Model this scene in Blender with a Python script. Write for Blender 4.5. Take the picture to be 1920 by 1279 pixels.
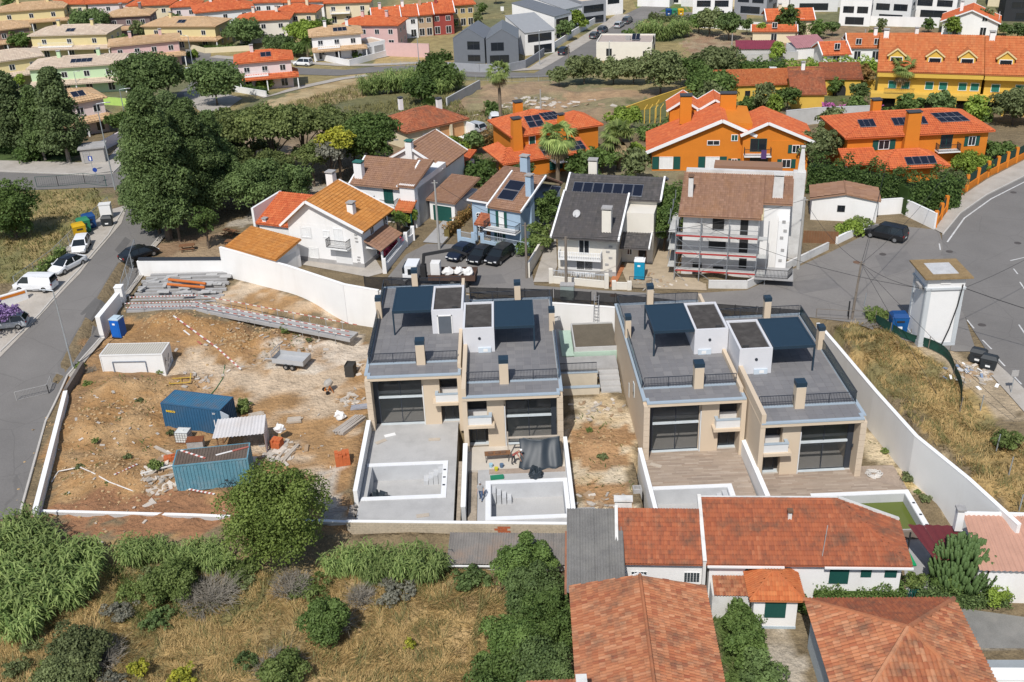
import bpy,bmesh,math,random
import numpy as np
from mathutils import Vector,Matrix
R=math.radians
random.seed(7)
for _o in list(bpy.data.objects):bpy.data.objects.remove(_o)
SC=bpy.context.scene
COL=SC.collection

# ---------------------------------------------------------------- camera
FPX,PITCH,ROLL,CAMH=1977.0,R(27.5),R(2.34),50.4      # focal length in pixels of a 1920 wide picture
_R0=np.array([1,0,0.]);_U0=np.array([0,math.sin(PITCH),math.cos(PITCH)]);FW=np.array([0,math.cos(PITCH),-math.sin(PITCH)])
CR=math.cos(ROLL)*_R0 - math.sin(ROLL)*_U0;CU=math.sin(ROLL)*_R0 + math.cos(ROLL)*_U0
CAM=np.array([0,0,CAMH])
cd=bpy.data.cameras.new('camera');cam=bpy.data.objects.new('camera',cd);COL.objects.link(cam)
cd.sensor_width=36;cd.lens=FPX/1920*36;cd.clip_start=1;cd.clip_end=4000
_m=Matrix.Identity(4)
for i in range(3):
    _m[i][0]=CR[i];_m[i][1]=CU[i];_m[i][2]=-FW[i];_m[i][3]=CAM[i]
cam.matrix_world=_m
SC.camera=cam
# ---------------------------------------------------------------- sky and sun
SUN_AZ,SUN_EL=17.5,51.5           # azimuth the shadows point to (from +Y towards +X), elevation
w=bpy.data.worlds.new('World');SC.world=w;w.use_nodes=True
nt=w.node_tree;bg=nt.nodes['Background']
sky=nt.nodes.new('ShaderNodeTexSky');sky.sky_type='NISHITA';sky.sun_disc=False
sky.sun_elevation=R(SUN_EL);sky.sun_rotation=R(180+SUN_AZ);sky.altitude=50;sky.air_density=1.0;sky.dust_density=1.2
nt.links.new(sky.outputs[0],bg.inputs[0]);bg.inputs[1].default_value=0.10
sl=bpy.data.lights.new('sun','SUN');sl.energy=3.8;sl.angle=R(0.53);sl.color=(1.0,0.965,0.915)
so=bpy.data.objects.new('sun',sl);COL.objects.link(so);so.location=(-30,-20,120)
_d=Vector((math.sin(R(SUN_AZ))*math.cos(R(SUN_EL)),math.cos(R(SUN_AZ))*math.cos(R(SUN_EL)),-math.sin(R(SUN_EL))))
so.rotation_euler=_d.to_track_quat('-Z','Y').to_euler()
SC.view_settings.view_transform='Standard';SC.view_settings.look='None';SC.view_settings.exposure=0.10;SC.view_settings.gamma=1.0
SC.cycles.use_denoising=True
SC.cycles.max_bounces=5;SC.cycles.diffuse_bounces=2;SC.cycles.glossy_bounces=2;SC.cycles.transmission_bounces=3;SC.cycles.transparent_max_bounces=6

# ---------------------------------------------------------------- photo pixel -> place
def W(px,py,z=0.0):
    d=(px-960)/FPX*CR - (py-639.5)/FPX*CU + FW
    return CAM + (z-CAMH)/d[2]*d
def PX(x,y,z):
    v=np.array([x,y,z])-CAM;q=v@FW
    return 960+FPX*(v@CR)/q,639.5-FPX*(v@CU)/q,FPX/q
def sst(a,b,t):
    t=np.clip((t-a)/(b-a),0,1);return t*t*(3-2*t)
def gz(x,y):
    """height of the ground: low in front, the street behind the villas 3 m up, falling away far behind"""
    x=np.asarray(x,float);y=np.asarray(y,float)
    l=sst(-16,-24,x)
    yl=np.interp(x,[-46,-33.2,-24.7,-17.6,-13.8,-4.4,4.5,10.6,19,28.4,31],[114.5,113.4,108,102.6,101.0,100.3,98.9,97.3,94.4,91.8,91.2])   # the white walls along the lane hold up the upper ground
    zl=1.1*l*sst(101,105.5,y) + .4*l*sst(84,98,y);s_=sst(yl+.6,yl+1.3,y);z=zl*(1-s_) + 3.0*s_
    rd=sst(-43.9,-45.2,x);z=z*(1-rd) + rd*3.0*sst(82,118,y) - 0.8*sst(66.5,64.2,y)
    xw=np.interp(y,[59,64,70,77.5,90,96],[34.7,33.4,31.7,30.9,30.1,29.8])      # the tall boundary wall holds up the slope
    r=sst(xw+.5,xw+1.1,x);z=z*(1-r) + r*(3.35*sst(46,56,y) - .35*sst(84,92,y))
    z=z - 8.0*sst(135,270,y)
    return z
def G(px,py):
    z=0.0
    for _ in range(14):
        p=W(px,py,z);z=0.5*z+0.5*float(gz(p[0],p[1]))
    p=W(px,py,z);p[2]=float(gz(p[0],p[1]));return p
def GX(px,py,h=0.0):
    """ground point under a point seen at (px,py) standing h above the ground there"""
    z=0.0
    for _ in range(14):
        p=W(px,py,z+h);z=0.5*z+0.5*float(gz(p[0],p[1]))
    p=W(px,py,z+h);p[2]=float(gz(p[0],p[1]));return p
def hpx(base,ytop):
    """height in metres of something standing at base whose top is seen at picture row ytop"""
    lo,hi=0.0,60.0
    for _ in range(30):
        m=(lo+hi)/2
        if PX(base[0],base[1],base[2]+m)[1] > ytop:lo=m
        else:hi=m
    return lo

# ---------------------------------------------------------------- materials
MATS={}
def M(name,col,rough=0.8,var=0.12,scale=1.2,fine=14.0,metal=0.0,bump=0.0,stain=None,stain_amt=0.35,stain_scale=0.6,spec=0.3,attr=False,bscale=None,streak=False,cracks=0,bd=.05):
    if name in MATS:return MATS[name]
    m=bpy.data.materials.new(name);m.use_nodes=True;MATS[name]=m
    t=m.node_tree;N=t.nodes;Lk=t.links;b=N['Principled BSDF']
    b.inputs['Roughness'].default_value=rough;b.inputs['Metallic'].default_value=metal
    b.inputs['Specular IOR Level'].default_value=spec
    geo=N.new('ShaderNodeNewGeometry')
    n1=N.new('ShaderNodeTexNoise');n1.inputs['Scale'].default_value=scale;n1.inputs['Detail'].default_value=5
    n2=N.new('ShaderNodeTexNoise');n2.inputs['Scale'].default_value=fine;n2.inputs['Detail'].default_value=3
    Lk.new(geo.outputs['Position'],n1.inputs['Vector']);Lk.new(geo.outputs['Position'],n2.inputs['Vector'])
    add=N.new('ShaderNodeMath');add.operation='ADD';Lk.new(n1.outputs['Fac'],add.inputs[0]);Lk.new(n2.outputs['Fac'],add.inputs[1])
    mr=N.new('ShaderNodeMapRange');mr.inputs['From Min'].default_value=0.6;mr.inputs['From Max'].default_value=1.4
    mr.inputs['To Min'].default_value=1-var;mr.inputs['To Max'].default_value=1+var;Lk.new(add.outputs[0],mr.inputs['Value'])
    mul=N.new('ShaderNodeMix');mul.data_type='RGBA';mul.blend_type='MULTIPLY';mul.inputs[0].default_value=1
    if attr:
        a=N.new('ShaderNodeAttribute');a.attribute_name='Col';Lk.new(a.outputs['Color'],mul.inputs[6])
    else:
        mul.inputs[6].default_value=(*col,1)
    Lk.new(mr.outputs[0],mul.inputs[7]);out=mul.outputs[2]
    if stain is not None:
        n3=N.new('ShaderNodeTexNoise');n3.inputs['Scale'].default_value=stain_scale;n3.inputs['Detail'].default_value=7;n3.inputs['Roughness'].default_value=0.65
        if streak:      # rain streaks: noise stretched downwards
            mp=N.new('ShaderNodeMapping');mp.inputs['Scale'].default_value=(1.5,1.5,.3);Lk.new(geo.outputs['Position'],mp.inputs['Vector']);Lk.new(mp.outputs[0],n3.inputs['Vector'])
        else:Lk.new(geo.outputs['Position'],n3.inputs['Vector'])
        m2=N.new('ShaderNodeMapRange');m2.inputs['From Min'].default_value=0.48;m2.inputs['From Max'].default_value=0.72;m2.inputs['To Max'].default_value=stain_amt
        Lk.new(n3.outputs['Fac'],m2.inputs['Value'])
        mx=N.new('ShaderNodeMix');mx.data_type='RGBA';mx.inputs[7].default_value=(*stain,1)
        Lk.new(m2.outputs[0],mx.inputs[0]);Lk.new(out,mx.inputs[6]);out=mx.outputs[2]
    if cracks:
        vo=N.new('ShaderNodeTexVoronoi');vo.feature='DISTANCE_TO_EDGE';vo.inputs['Scale'].default_value=.16
        ad2=N.new('ShaderNodeMix');ad2.data_type='RGBA';ad2.blend_type='ADD';ad2.inputs[0].default_value=1.6;Lk.new(geo.outputs['Position'],ad2.inputs[6]);Lk.new(n1.outputs['Color'],ad2.inputs[7]);Lk.new(ad2.outputs[2],vo.inputs['Vector'])
        m3=N.new('ShaderNodeMapRange');m3.inputs['From Min'].default_value=.003;m3.inputs['From Max'].default_value=.009;m3.inputs['To Min'].default_value=1-cracks;Lk.new(vo.outputs['Distance'],m3.inputs['Value'])
        mc=N.new('ShaderNodeMix');mc.data_type='RGBA';mc.blend_type='MULTIPLY';mc.inputs[0].default_value=1;Lk.new(out,mc.inputs[6]);Lk.new(m3.outputs[0],mc.inputs[7]);out=mc.outputs[2]
    Lk.new(out,b.inputs['Base Color'])
    if bump > 0:
        bp=N.new('ShaderNodeBump');bp.inputs['Strength'].default_value=bump;bp.inputs['Distance'].default_value=bd
        nb=N.new('ShaderNodeTexNoise');nb.inputs['Scale'].default_value=bscale or fine;nb.inputs['Detail'].default_value=6
        Lk.new(geo.outputs['Position'],nb.inputs['Vector'])
        Lk.new(nb.outputs['Fac'],bp.inputs['Height']);Lk.new(bp.outputs[0],b.inputs['Normal'])
    return m
def tile_mat(name,stops,lichen=(0.12,0.10,0.075),lich=0.5,rough=0.85):
    """clay tiles: each tile has its own shade (attribute tv), with dark lichen in patches"""
    if name in MATS:return MATS[name]
    m=bpy.data.materials.new(name);m.use_nodes=True;MATS[name]=m
    t=m.node_tree;N=t.nodes;Lk=t.links;b=N['Principled BSDF'];b.inputs['Roughness'].default_value=rough;b.inputs['Specular IOR Level'].default_value=0.25
    a=N.new('ShaderNodeAttribute');a.attribute_name='tv'
    oi=N.new('ShaderNodeObjectInfo')
    ad=N.new('ShaderNodeMath');ad.operation='ADD';Lk.new(a.outputs['Fac'],ad.inputs[0])
    ml=N.new('ShaderNodeMath');ml.operation='MULTIPLY';ml.inputs[1].default_value=1.0;Lk.new(oi.outputs['Random'],ml.inputs[0]);Lk.new(ml.outputs[0],ad.inputs[1])
    fr=N.new('ShaderNodeMath');fr.operation='FRACT';Lk.new(ad.outputs[0],fr.inputs[0])
    r=N.new('ShaderNodeValToRGB');cr=r.color_ramp
    while len(cr.elements) < len(stops):cr.elements.new(0.5)
    for i,c in enumerate(stops):cr.elements[i].position=i/(len(stops)-1);cr.elements[i].color=(*c,1)
    Lk.new(fr.outputs[0],r.inputs[0])
    g=N.new('ShaderNodeNewGeometry')
    n=N.new('ShaderNodeTexNoise');n.inputs['Scale'].default_value=0.7;n.inputs['Detail'].default_value=8;n.inputs['Roughness'].default_value=0.72;Lk.new(g.outputs['Position'],n.inputs['Vector'])
    mr=N.new('ShaderNodeMapRange');mr.inputs['From Min'].default_value=0.47;mr.inputs['From Max'].default_value=0.7;mr.inputs['To Max'].default_value=lich;Lk.new(n.outputs['Fac'],mr.inputs['Value'])
    mx=N.new('ShaderNodeMix');mx.data_type='RGBA';mx.inputs[7].default_value=(*lichen,1)
    Lk.new(mr.outputs[0],mx.inputs[0]);Lk.new(r.outputs[0],mx.inputs[6]);Lk.new(mx.outputs[2],b.inputs['Base Color'])
    return m
def leaf_mat(name,c1,c2,trans=0.38,ranged=1.0):
    if name in MATS:return MATS[name]
    m=bpy.data.materials.new(name);m.use_nodes=True;MATS[name]=m
    t=m.node_tree;N=t.nodes;Lk=t.links;b=N['Principled BSDF'];b.inputs['Roughness'].default_value=0.6;b.inputs['Specular IOR Level'].default_value=0.25
    a=N.new('ShaderNodeAttribute');a.attribute_name='tv'
    oi=N.new('ShaderNodeObjectInfo')
    mx=N.new('ShaderNodeMix');mx.data_type='RGBA';mx.inputs[6].default_value=(*c1,1);mx.inputs[7].default_value=(*c2,1)
    Lk.new(a.outputs['Fac'],mx.inputs[0])
    hs=N.new('ShaderNodeHueSaturation');Lk.new(mx.outputs[2],hs.inputs['Color'])
    mr=N.new('ShaderNodeMapRange');mr.inputs['To Min'].default_value=1-0.22*ranged;mr.inputs['To Max'].default_value=1+0.22*ranged;Lk.new(oi.outputs['Random'],mr.inputs['Value'])
    Lk.new(mr.outputs[0],hs.inputs['Value'])
    Lk.new(hs.outputs[0],b.inputs['Base Color'])
    tr=N.new('ShaderNodeBsdfTranslucent');Lk.new(hs.outputs[0],tr.inputs['Color'])
    ms=N.new('ShaderNodeMixShader');ms.inputs[0].default_value=trans
    Lk.new(b.outputs[0],ms.inputs[1]);Lk.new(tr.outputs[0],ms.inputs[2]);Lk.new(ms.outputs[0],N['Material Output'].inputs['Surface'])
    return m
def glass(name,col=(0.02,0.03,0.035),rough=0.06,alpha=None):
    if name in MATS:return MATS[name]
    m=bpy.data.materials.new(name);m.use_nodes=True;MATS[name]=m
    b=m.node_tree.nodes['Principled BSDF'];b.inputs['Base Color'].default_value=(*col,1);b.inputs['Roughness'].default_value=rough
    b.inputs['Specular IOR Level'].default_value=0.6
    if alpha is not None:b.inputs['Alpha'].default_value=alpha
    return m

# ---------------------------------------------------------------- mesh builder and scene tree
class MB:
    def __init__(s):s.v=[];s.f=[];s.m=[]
    def add(s,vs,fs,mi=0):
        o=len(s.v);s.v.extend([tuple(map(float,p)) for p in vs]);s.f.extend([tuple(i+o for i in f) for f in fs]);s.m.extend([mi]*len(fs));return s
    def box(s,x0,y0,z0,x1,y1,z1,mi=0):
        if x0 > x1:x0,x1=x1,x0
        if y0 > y1:y0,y1=y1,y0
        if z0 > z1:z0,z1=z1,z0
        return s.add([(x0,y0,z0),(x1,y0,z0),(x1,y1,z0),(x0,y1,z0),(x0,y0,z1),(x1,y0,z1),(x1,y1,z1),(x0,y1,z1)],
                     [(0,3,2,1),(4,5,6,7),(0,1,5,4),(1,2,6,5),(2,3,7,6),(3,0,4,7)],mi)
    def bar(s,a,b,w,h=None,mi=0,up=(0,0,1)):
        """box of section w x h running from a to b"""
        h=w if h is None else h
        a=Vector(a);b=Vector(b);d=(b-a)
        if d.length < 1e-6:return s
        d.normalize();u=Vector(up)
        if abs(d.dot(u)) > 0.98:u=Vector((0,1,0))
        x=d.cross(u).normalized()*(w/2);y=x.cross(d).normalized()*(h/2)
        vs=[a-x-y,a+x-y,a+x+y,a-x+y,b-x-y,b+x-y,b+x+y,b-x+y]
        return s.add(vs,[(0,1,2,3),(7,6,5,4),(0,4,5,1),(1,5,6,2),(2,6,7,3),(3,7,4,0)],mi)
    def tube(s,pts,r,n=6,mi=0,caps=True):
        pts=[Vector(p) for p in pts];rs=r if isinstance(r,(list,tuple)) else [r]*len(pts);o=len(s.v);vs=[]
        for i,p in enumerate(pts):
            d=(pts[min(i+1,len(pts)-1)]-pts[max(i-1,0)])
            if d.length < 1e-9:d=Vector((0,0,1))
            d.normalize();u=Vector((0,0,1)) if abs(d.z) < 0.95 else Vector((1,0,0))
            x=d.cross(u).normalized();y=x.cross(d)
            for k in range(n):
                a=2*math.pi*k/n;vs.append(p+(x*math.cos(a)+y*math.sin(a))*rs[i])
        fs=[]
        for i in range(len(pts)-1):
            for k in range(n):
                a=i*n+k;b=i*n+(k+1) % n;fs.append((a,b,b+n,a+n))
        if caps:fs.append(tuple(range(n-1,-1,-1)));fs.append(tuple(range((len(pts)-1)*n,len(pts)*n)))
        return s.add(vs,fs,mi)
    def prism(s,pts,z0,z1,mi=0):
        """vertical prism over a plan polygon (counter-clockwise)"""
        n=len(pts);ar=sum(pts[i][0]*pts[(i+1) % n][1]-pts[(i+1) % n][0]*pts[i][1] for i in range(n))
        if ar < 0:pts=pts[::-1]
        vs=[(p[0],p[1],z0) for p in pts]+[(p[0],p[1],z1) for p in pts]
        fs=[tuple(range(n-1,-1,-1)),tuple(range(n,2*n))]+[(i,(i+1) % n,(i+1) % n+n,i+n) for i in range(n)]
        return s.add(vs,fs,mi)
    def slab(s,quad,th,mi=0):
        """four (or three) 3-D corners given thickness downwards"""
        q=[Vector(p) for p in quad];n=len(q)
        vs=q+[p-Vector((0,0,th)) for p in q]
        fs=[tuple(range(n)),tuple(range(2*n-1,n-1,-1))]+[(i,i+n,(i+1) % n+n,(i+1) % n) for i in range(n)]
        return s.add(vs,fs,mi)
    def sphere(s,c,r,seg=8,rings=5,mi=0):
        rx,ry,rz=r if isinstance(r,(tuple,list)) else (r,r,r);vs=[(c[0],c[1],c[2]-rz)];fs=[]
        for i in range(1,rings):
            a=-math.pi/2+math.pi*i/rings
            for k in range(seg):
                b=2*math.pi*k/seg;vs.append((c[0]+rx*math.cos(a)*math.cos(b),c[1]+ry*math.cos(a)*math.sin(b),c[2]+rz*math.sin(a)))
        vs.append((c[0],c[1],c[2]+rz));t=len(vs)-1
        for k in range(seg):fs.append((0,1+(k+1) % seg,1+k))
        for i in range(rings-2):
            for k in range(seg):
                a=1+i*seg+k;b=1+i*seg+(k+1) % seg;fs.append((a,b,b+seg,a+seg))
        o=1+(rings-2)*seg
        for k in range(seg):fs.append((o+k,o+(k+1) % seg,t))
        return s.add(vs,fs,mi)
    def mesh(s,name,mats,smooth=False):
        me=bpy.data.meshes.new(name);me.from_pydata(s.v,[],s.f)
        for m in (mats if isinstance(mats,(list,tuple)) else [mats]):me.materials.append(m)
        if any(s.m):me.polygons.foreach_set('material_index',s.m)
        if smooth:me.polygons.foreach_set('use_smooth',[True]*len(s.f))
        me.update();return me
    def build(s,name,mats,parent=None,smooth=False,**k):
        return link(name,s.mesh(name,mats,smooth),parent,**k)
def tag(o,label=None,cat=None,group=None,kind=None):
    if label:o['label']=label
    if cat:o['category']=cat
    if group:o['group']=group
    if kind:o['kind']=kind
    return o
def link(name,me,parent=None,label=None,cat=None,group=None,kind=None,loc=None,rot=None):
    o=bpy.data.objects.new(name,me);COL.objects.link(o)
    if parent is not None:o.parent=parent
    if loc is not None:o.location=loc
    if rot is not None:o.rotation_euler=rot
    return tag(o,label,cat,group,kind)
THINGS=[]
def beside(x,y,tone,what,grp):
    """a label naming the nearest other thing and the side of it"""
    for b in sorted((t for t in THINGS if t[2] and t[3] != grp and len(t[2].split()) > 3),key=lambda t:(t[0]-x)**2+(t[1]-y)**2)[:12]:
        l=beside1(b,x-b[0],y-b[1],tone,what)
        if l not in USED:break
    USED.add(l);return l
USED=set()
def beside1(b,dx,dy,tone,what):
    w_=b[2].replace(',','').split()[:16-len((tone+' '+what).split())-4]
    while w_[-1] in ('a','the','an','and','with','of','in','its','behind','beside','at','on','to','from','by','two','under','between','before','along','below','above','dark','white','black','red','grey','small','low','long','tall','orange','over','front','left','right','near','their','beyond','for','is','green','yellow','up','down','across','holding','against'):w_=w_[:-1]
    return tone+' '+what+' '+('right of' if dx > abs(dy) else 'left of' if -dx > abs(dy) else 'behind' if dy > 0 else 'in front of')+' the '+' '.join(w_)
def thing(name,label,cat,loc=(0,0,0),rz=0.0,group=None):
    o=bpy.data.objects.new(name,None);COL.objects.link(o);o.empty_display_size=0.3
    o.location=loc;o.rotation_euler=(0,0,rz);THINGS.append((loc[0],loc[1],label,group));return tag(o,label,cat,group)
KIDS={}
def copy_tree(o,loc=None,rz=None,label=None,parent=None,scale=None):
    c=o.copy();COL.objects.link(c)
    if parent is not None:c.parent=parent
    if loc is not None:c.location=loc
    if rz is not None:c.rotation_euler=(0,0,rz)
    if scale is not None:c.scale=(scale,)*3 if not isinstance(scale,tuple) else scale
    if label:c['label']=label
    for ch in [q for q in bpy.data.objects if q.parent == o] if id(o) not in KIDS else KIDS[id(o)]:copy_tree(ch,parent=c)
    return c
def np_mesh(name,verts,faces4,mats,tv=None,faces3=None,mat_idx=None):
    """mesh from numpy arrays: quads (n,4) (or triangles), per-face value tv"""
    me=bpy.data.meshes.new(name);verts=np.asarray(verts,np.float32);f=np.asarray(faces4,np.int32);k=f.shape[1]
    me.vertices.add(len(verts));me.vertices.foreach_set('co',verts.ravel())
    me.loops.add(f.size);me.loops.foreach_set('vertex_index',f.ravel())
    me.polygons.add(len(f));me.polygons.foreach_set('loop_start',np.arange(0,f.size,k,dtype=np.int32))
    for m in (mats if isinstance(mats,(list,tuple)) else [mats]):me.materials.append(m)
    if mat_idx is not None:me.polygons.foreach_set('material_index',np.asarray(mat_idx,np.int32))
    if tv is not None:
        a=me.attributes.new('tv','FLOAT','FACE');a.data.foreach_set('value',np.asarray(tv,np.float32))
    me.update(calc_edges=True);me.validate();return me
def inpoly(x,y,poly):
    poly=np.asarray(poly,float);c=np.zeros(np.shape(x),bool);n=len(poly);j=n-1
    for i in range(n):
        xi,yi=poly[i];xj,yj=poly[j]
        if yi != yj:
            c ^= ((yi > y) != (yj > y)) & (x < (xj-xi)*(y-yi)/(yj-yi)+xi)
        j=i
    return c
def gpoly(pts):return [tuple(G(*p)[:2]) for p in pts]
# ================================================================ GROUND
m_ground=M('ground_soil',(0.2,0.15,0.09),rough=0.95,var=0.42,scale=0.55,fine=8.0,bump=1.0,attr=True,bscale=2.2,bd=.30)
rng=np.random.default_rng(3)
def vnoise(x,y,s,seed=0):
    """smooth value noise, 0..1"""
    r=np.random.default_rng(seed).random((64,64));x=np.asarray(x)/s;y=np.asarray(y)/s
    i=np.floor(x).astype(int);j=np.floor(y).astype(int);fx=x-i;fy=y-j;fx=fx*fx*(3-2*fx);fy=fy*fy*(3-2*fy)
    g=lambda a,b:r[a % 64,b % 64]
    return (g(i,j)*(1-fx)+g(i+1,j)*fx)*(1-fy)+(g(i,j+1)*(1-fx)+g(i+1,j+1)*fx)*fy
xs=np.concatenate([np.arange(-700,-130,40),np.arange(-130,-70,3),np.arange(-70,60,0.6),np.arange(60,130,3),np.arange(130,701,40)])
ys=np.concatenate([np.arange(-60,40,8),np.arange(40,130,0.6),np.arange(130,300,2.2),np.arange(300,700,20),np.arange(700,1601,100)])
GXX,GYY=np.meshgrid(xs,ys);gzz=gz(GXX,GYY)
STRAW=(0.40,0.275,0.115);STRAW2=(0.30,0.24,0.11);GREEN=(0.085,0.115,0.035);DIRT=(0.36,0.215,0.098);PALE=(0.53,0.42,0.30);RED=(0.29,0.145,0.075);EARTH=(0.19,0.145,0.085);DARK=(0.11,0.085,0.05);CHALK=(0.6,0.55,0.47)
col=np.zeros(GXX.shape+(3,));col[:]=EARTH
wx=GXX+3*(vnoise(GXX,GYY,2.3,1)-.5)+1.2*(vnoise(GXX,GYY,.9,2)-.5);wy=GYY+3*(vnoise(GXX,GYY,2.3,3)-.5)+1.2*(vnoise(GXX,GYY,.9,4)-.5)
def zone(pts,c,a=1.0,warp=1.0,c2=None,s=3.0):
    p=np.array(gpoly(pts));x=GXX+(wx-GXX)*warp;y=GYY+(wy-GYY)*warp
    k=inpoly(x,y,p)*a
    cc=np.array(c)
    if c2 is not None:
        t=sst(.35,.65,vnoise(GXX,GYY,s,11)*.6+vnoise(GXX,GYY,s*.37,12)*.4)[...,None];cc=np.array(c)*(1-t)+np.array(c2)*t
    col[:]=col*(1-k[...,None])+cc*k[...,None]
t=sst(.4,.6,vnoise(GXX,GYY,14,5))[...,None];far=sst(170,200,GYY)[...,None]
col[:]=col*(1-far)+(np.array(STRAW2)*t+np.array((.16,.16,.08))*(1-t))*far
# building site
zone([(205,610),(128,705),(78,985),(650,1005),(668,985),(705,700),(690,640),(600,625),(440,605),(300,590)],DIRT,c2=(.28,.17,.085),s=2.2)
zone([(330,655),(470,690),(640,625),(695,660),(700,760),(665,820),(640,960),(560,930),(500,850),(470,780),(400,745),(320,700)],PALE,.9,c2=DIRT,s=3)
zone([(440,640),(510,640),(600,625),(690,640),(690,690),(590,690),(480,670)],CHALK,.7,warp=1.5,c2=DIRT,s=2)
zone([(205,700),(330,720),(300,860),(110,940),(140,760)],(.33,.185,.075),.8,warp=1.6,c2=(.40,.26,.13),s=1.6)
zone([(230,600),(420,600),(520,640),(440,665),(330,640),(230,640)],(.35,.195,.075),.8,warp=1.5,c2=(.27,.155,.07),s=1.3)
zone([(90,935),(300,925),(470,930),(470,990),(80,992)],RED,.9)
zone([(540,900),(665,850),(660,990),(600,990)],(.47,.42,.35),.8,warp=1.4)
zone([(400,575),(440,525),(560,540),(670,600),(650,615),(520,595)],PALE,1,c2=DIRT)
zone([(1062,742),(1165,745),(1215,990),(1075,990)],(.5,.38,.23),1,c2=(.55,.46,.33),s=2)
zone([(1075,800),(1170,790),(1185,880),(1080,880)],(.34,.19,.085),.9);zone([(1075,895),(1195,905),(1190,960),(1080,950)],(.36,.2,.09),.9)
zone([(1600,800),(1660,810),(1790,960),(1640,905)],(.45,.33,.14),1,c2=(.55,.45,.3),s=2)
# dry slope at the right
zone([(1548,612),(1650,600),(1790,690),(1830,760),(2000,890),(2000,1000),(1905,985),(1560,640)],STRAW,1,c2=(.20,.17,.075),s=3)
zone([(1700,650),(1790,660),(1900,720),(1960,800),(1830,760),(1780,700)],(.42,.33,.22),.9)
# field in front
zone([(-200,1000),(860,1055),(960,1085),(935,1330),(-250,1330)],STRAW,1,c2=(.24,.185,.09),s=4)
zone([(560,1080),(960,1090),(900,1330),(480,1330),(640,1200)],(.42,.29,.14),.8,c2=STRAW,s=2)
zone([(180,1080),(330,1060),(560,1080),(420,1180),(230,1190)],(.15,.15,.06),.8);zone([(700,1060),(860,1050),(800,1100),(700,1110)],(.13,.16,.05),.8)
zone([(-100,1200),(300,1190),(300,1330),(-200,1330)],(.15,.14,.065),.7)
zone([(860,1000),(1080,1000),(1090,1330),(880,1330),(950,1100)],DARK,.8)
zone([(1325,1105),(1380,1110),(1380,1330),(1345,1330)],(.1,.16,.04),.9)
zone([(1420,1140),(1510,1145),(1510,1330),(1400,1330)],(.33,.27,.19),1,c2=(.4,.35,.28))
zone([(1770,1135),(2000,1135),(2000,1215),(1810,1215)],(.33,.31,.27),1)
# left and park
zone([(0,355),(190,345),(205,385),(155,440),(40,530),(-100,560),(-100,360)],(.33,.25,.11),1,c2=(.19,.18,.075),s=4)
zone([(300,440),(420,400),(620,330),(760,300),(600,210),(420,215),(330,330)],(.2,.145,.085),1,c2=(.30,.22,.14),s=5)
zone([(290,455),(440,430),(425,498),(280,505)],(.26,.17,.10),1,c2=(.33,.24,.15))
zone([(470,430),(560,380),(640,360),(600,340),(500,380),(430,420)],(.45,.4,.33),.8)
zone([(-100,270),(150,285),(150,318),(-100,316)],(.07,.11,.03),1)
# plots further back
zone([(430,225),(520,185),(660,138),(720,142),(700,175),(560,215)],(.40,.29,.15),1,c2=(.45,.35,.2));zone([(640,190),(850,160),(870,215),(740,235)],(.17,.16,.07),.9)
zone([(685,105),(800,100),(805,122),(700,128)],(.42,.31,.14),1)
zone([(840,190),(900,160),(1040,152),(1230,178),(1290,170),(1290,190),(1180,215),(1050,240),(860,270)],(.33,.23,.14),1,c2=(.26,.22,.12),s=5)
zone([(1010,215),(1060,178),(1240,165),(1290,160),(1290,175),(1090,190),(1030,225)],(.40,.26,.15),.9)
zone([(1280,60),(1480,70),(1640,70),(1640,100),(1380,100),(1280,100)],(.30,.19,.12),1,c2=(.35,.27,.17));zone([(1540,45),(1760,55),(1760,70),(1540,65)],(.28,.19,.12),.8)
zone([(1180,190),(1620,150),(1620,180),(1560,200),(1300,215),(1200,240)],(.11,.13,.05),.9)
zone([(920,300),(1290,270),(1290,370),(1000,370)],(.22,.2,.12),.8)
zone([(960,10),(1010,5),(1010,22),(930,25)],(.08,.14,.03),1);zone([(1190,18),(1290,12),(1290,30),(1200,26)],(.08,.16,.035),1)
zone([(1170,340),(1290,370),(1290,520),(1180,530)],(.36,.26,.16),.9)
# heaps, ruts and digging inside the site; pits for the pools
site=inpoly(GXX,GYY,gpoly([(215,612),(135,705),(95,985),(640,995),(690,690),(640,640),(430,615)]))
b=(vnoise(GXX,GYY,3.1,21)-.5)*.8+(vnoise(GXX,GYY,1.3,22)-.5)*.5+(vnoise(GXX,GYY,.62,24)-.5)*.5
edge=inpoly(GXX,GYY,gpoly([(330,660),(470,700),(640,650),(690,690),(650,960),(560,920),(480,800),(400,745)]))
gzz += site*b*np.where(edge,.12,.8)
def heap(px,py,h,rx,ry=None):
    global gzz
    c=G(px,py);ry=ry or rx;d=((GXX-c[0])/rx)**2+((GYY-c[1])/ry)**2;gzz=gzz+h*np.exp(-d*1.6)*(.75+.5*vnoise(GXX,GYY,1.1,31)+.3*(vnoise(GXX,GYY,.6,32)-.5))
for a in [(300,612,1.0,2.2),(345,612,1.0,2.0),(390,618,.9,2.1),(440,628,1.0,2.0),(490,640,.9,2.2),(420,660,.9,2.),(390,635,1.1,2),(230,740,1.2,3.6),(170,800,1.0,3.2),(260,790,.7,2.8),(200,900,.7,3),(1120,835,.5,2),(1340,520,.6,1.6)]:heap(*a)
fld=inpoly(GXX,GYY,gpoly([(-200,1000),(860,1055),(960,1085),(935,1330),(-250,1330)]));gzz += fld*((vnoise(GXX,GYY,4,41)-.5)*.5+(vnoise(GXX,GYY,1.2,42)-.5)*.3)
slope=inpoly(GXX,GYY,gpoly([(1560,620),(1650,605),(1780,690),(1830,760),(2000,890),(2000,1000),(1915,985)]));gzz += slope*((vnoise(GXX,GYY,3,43)-.5)*.7+(vnoise(GXX,GYY,1.2,44)-.5)*.35)
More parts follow.
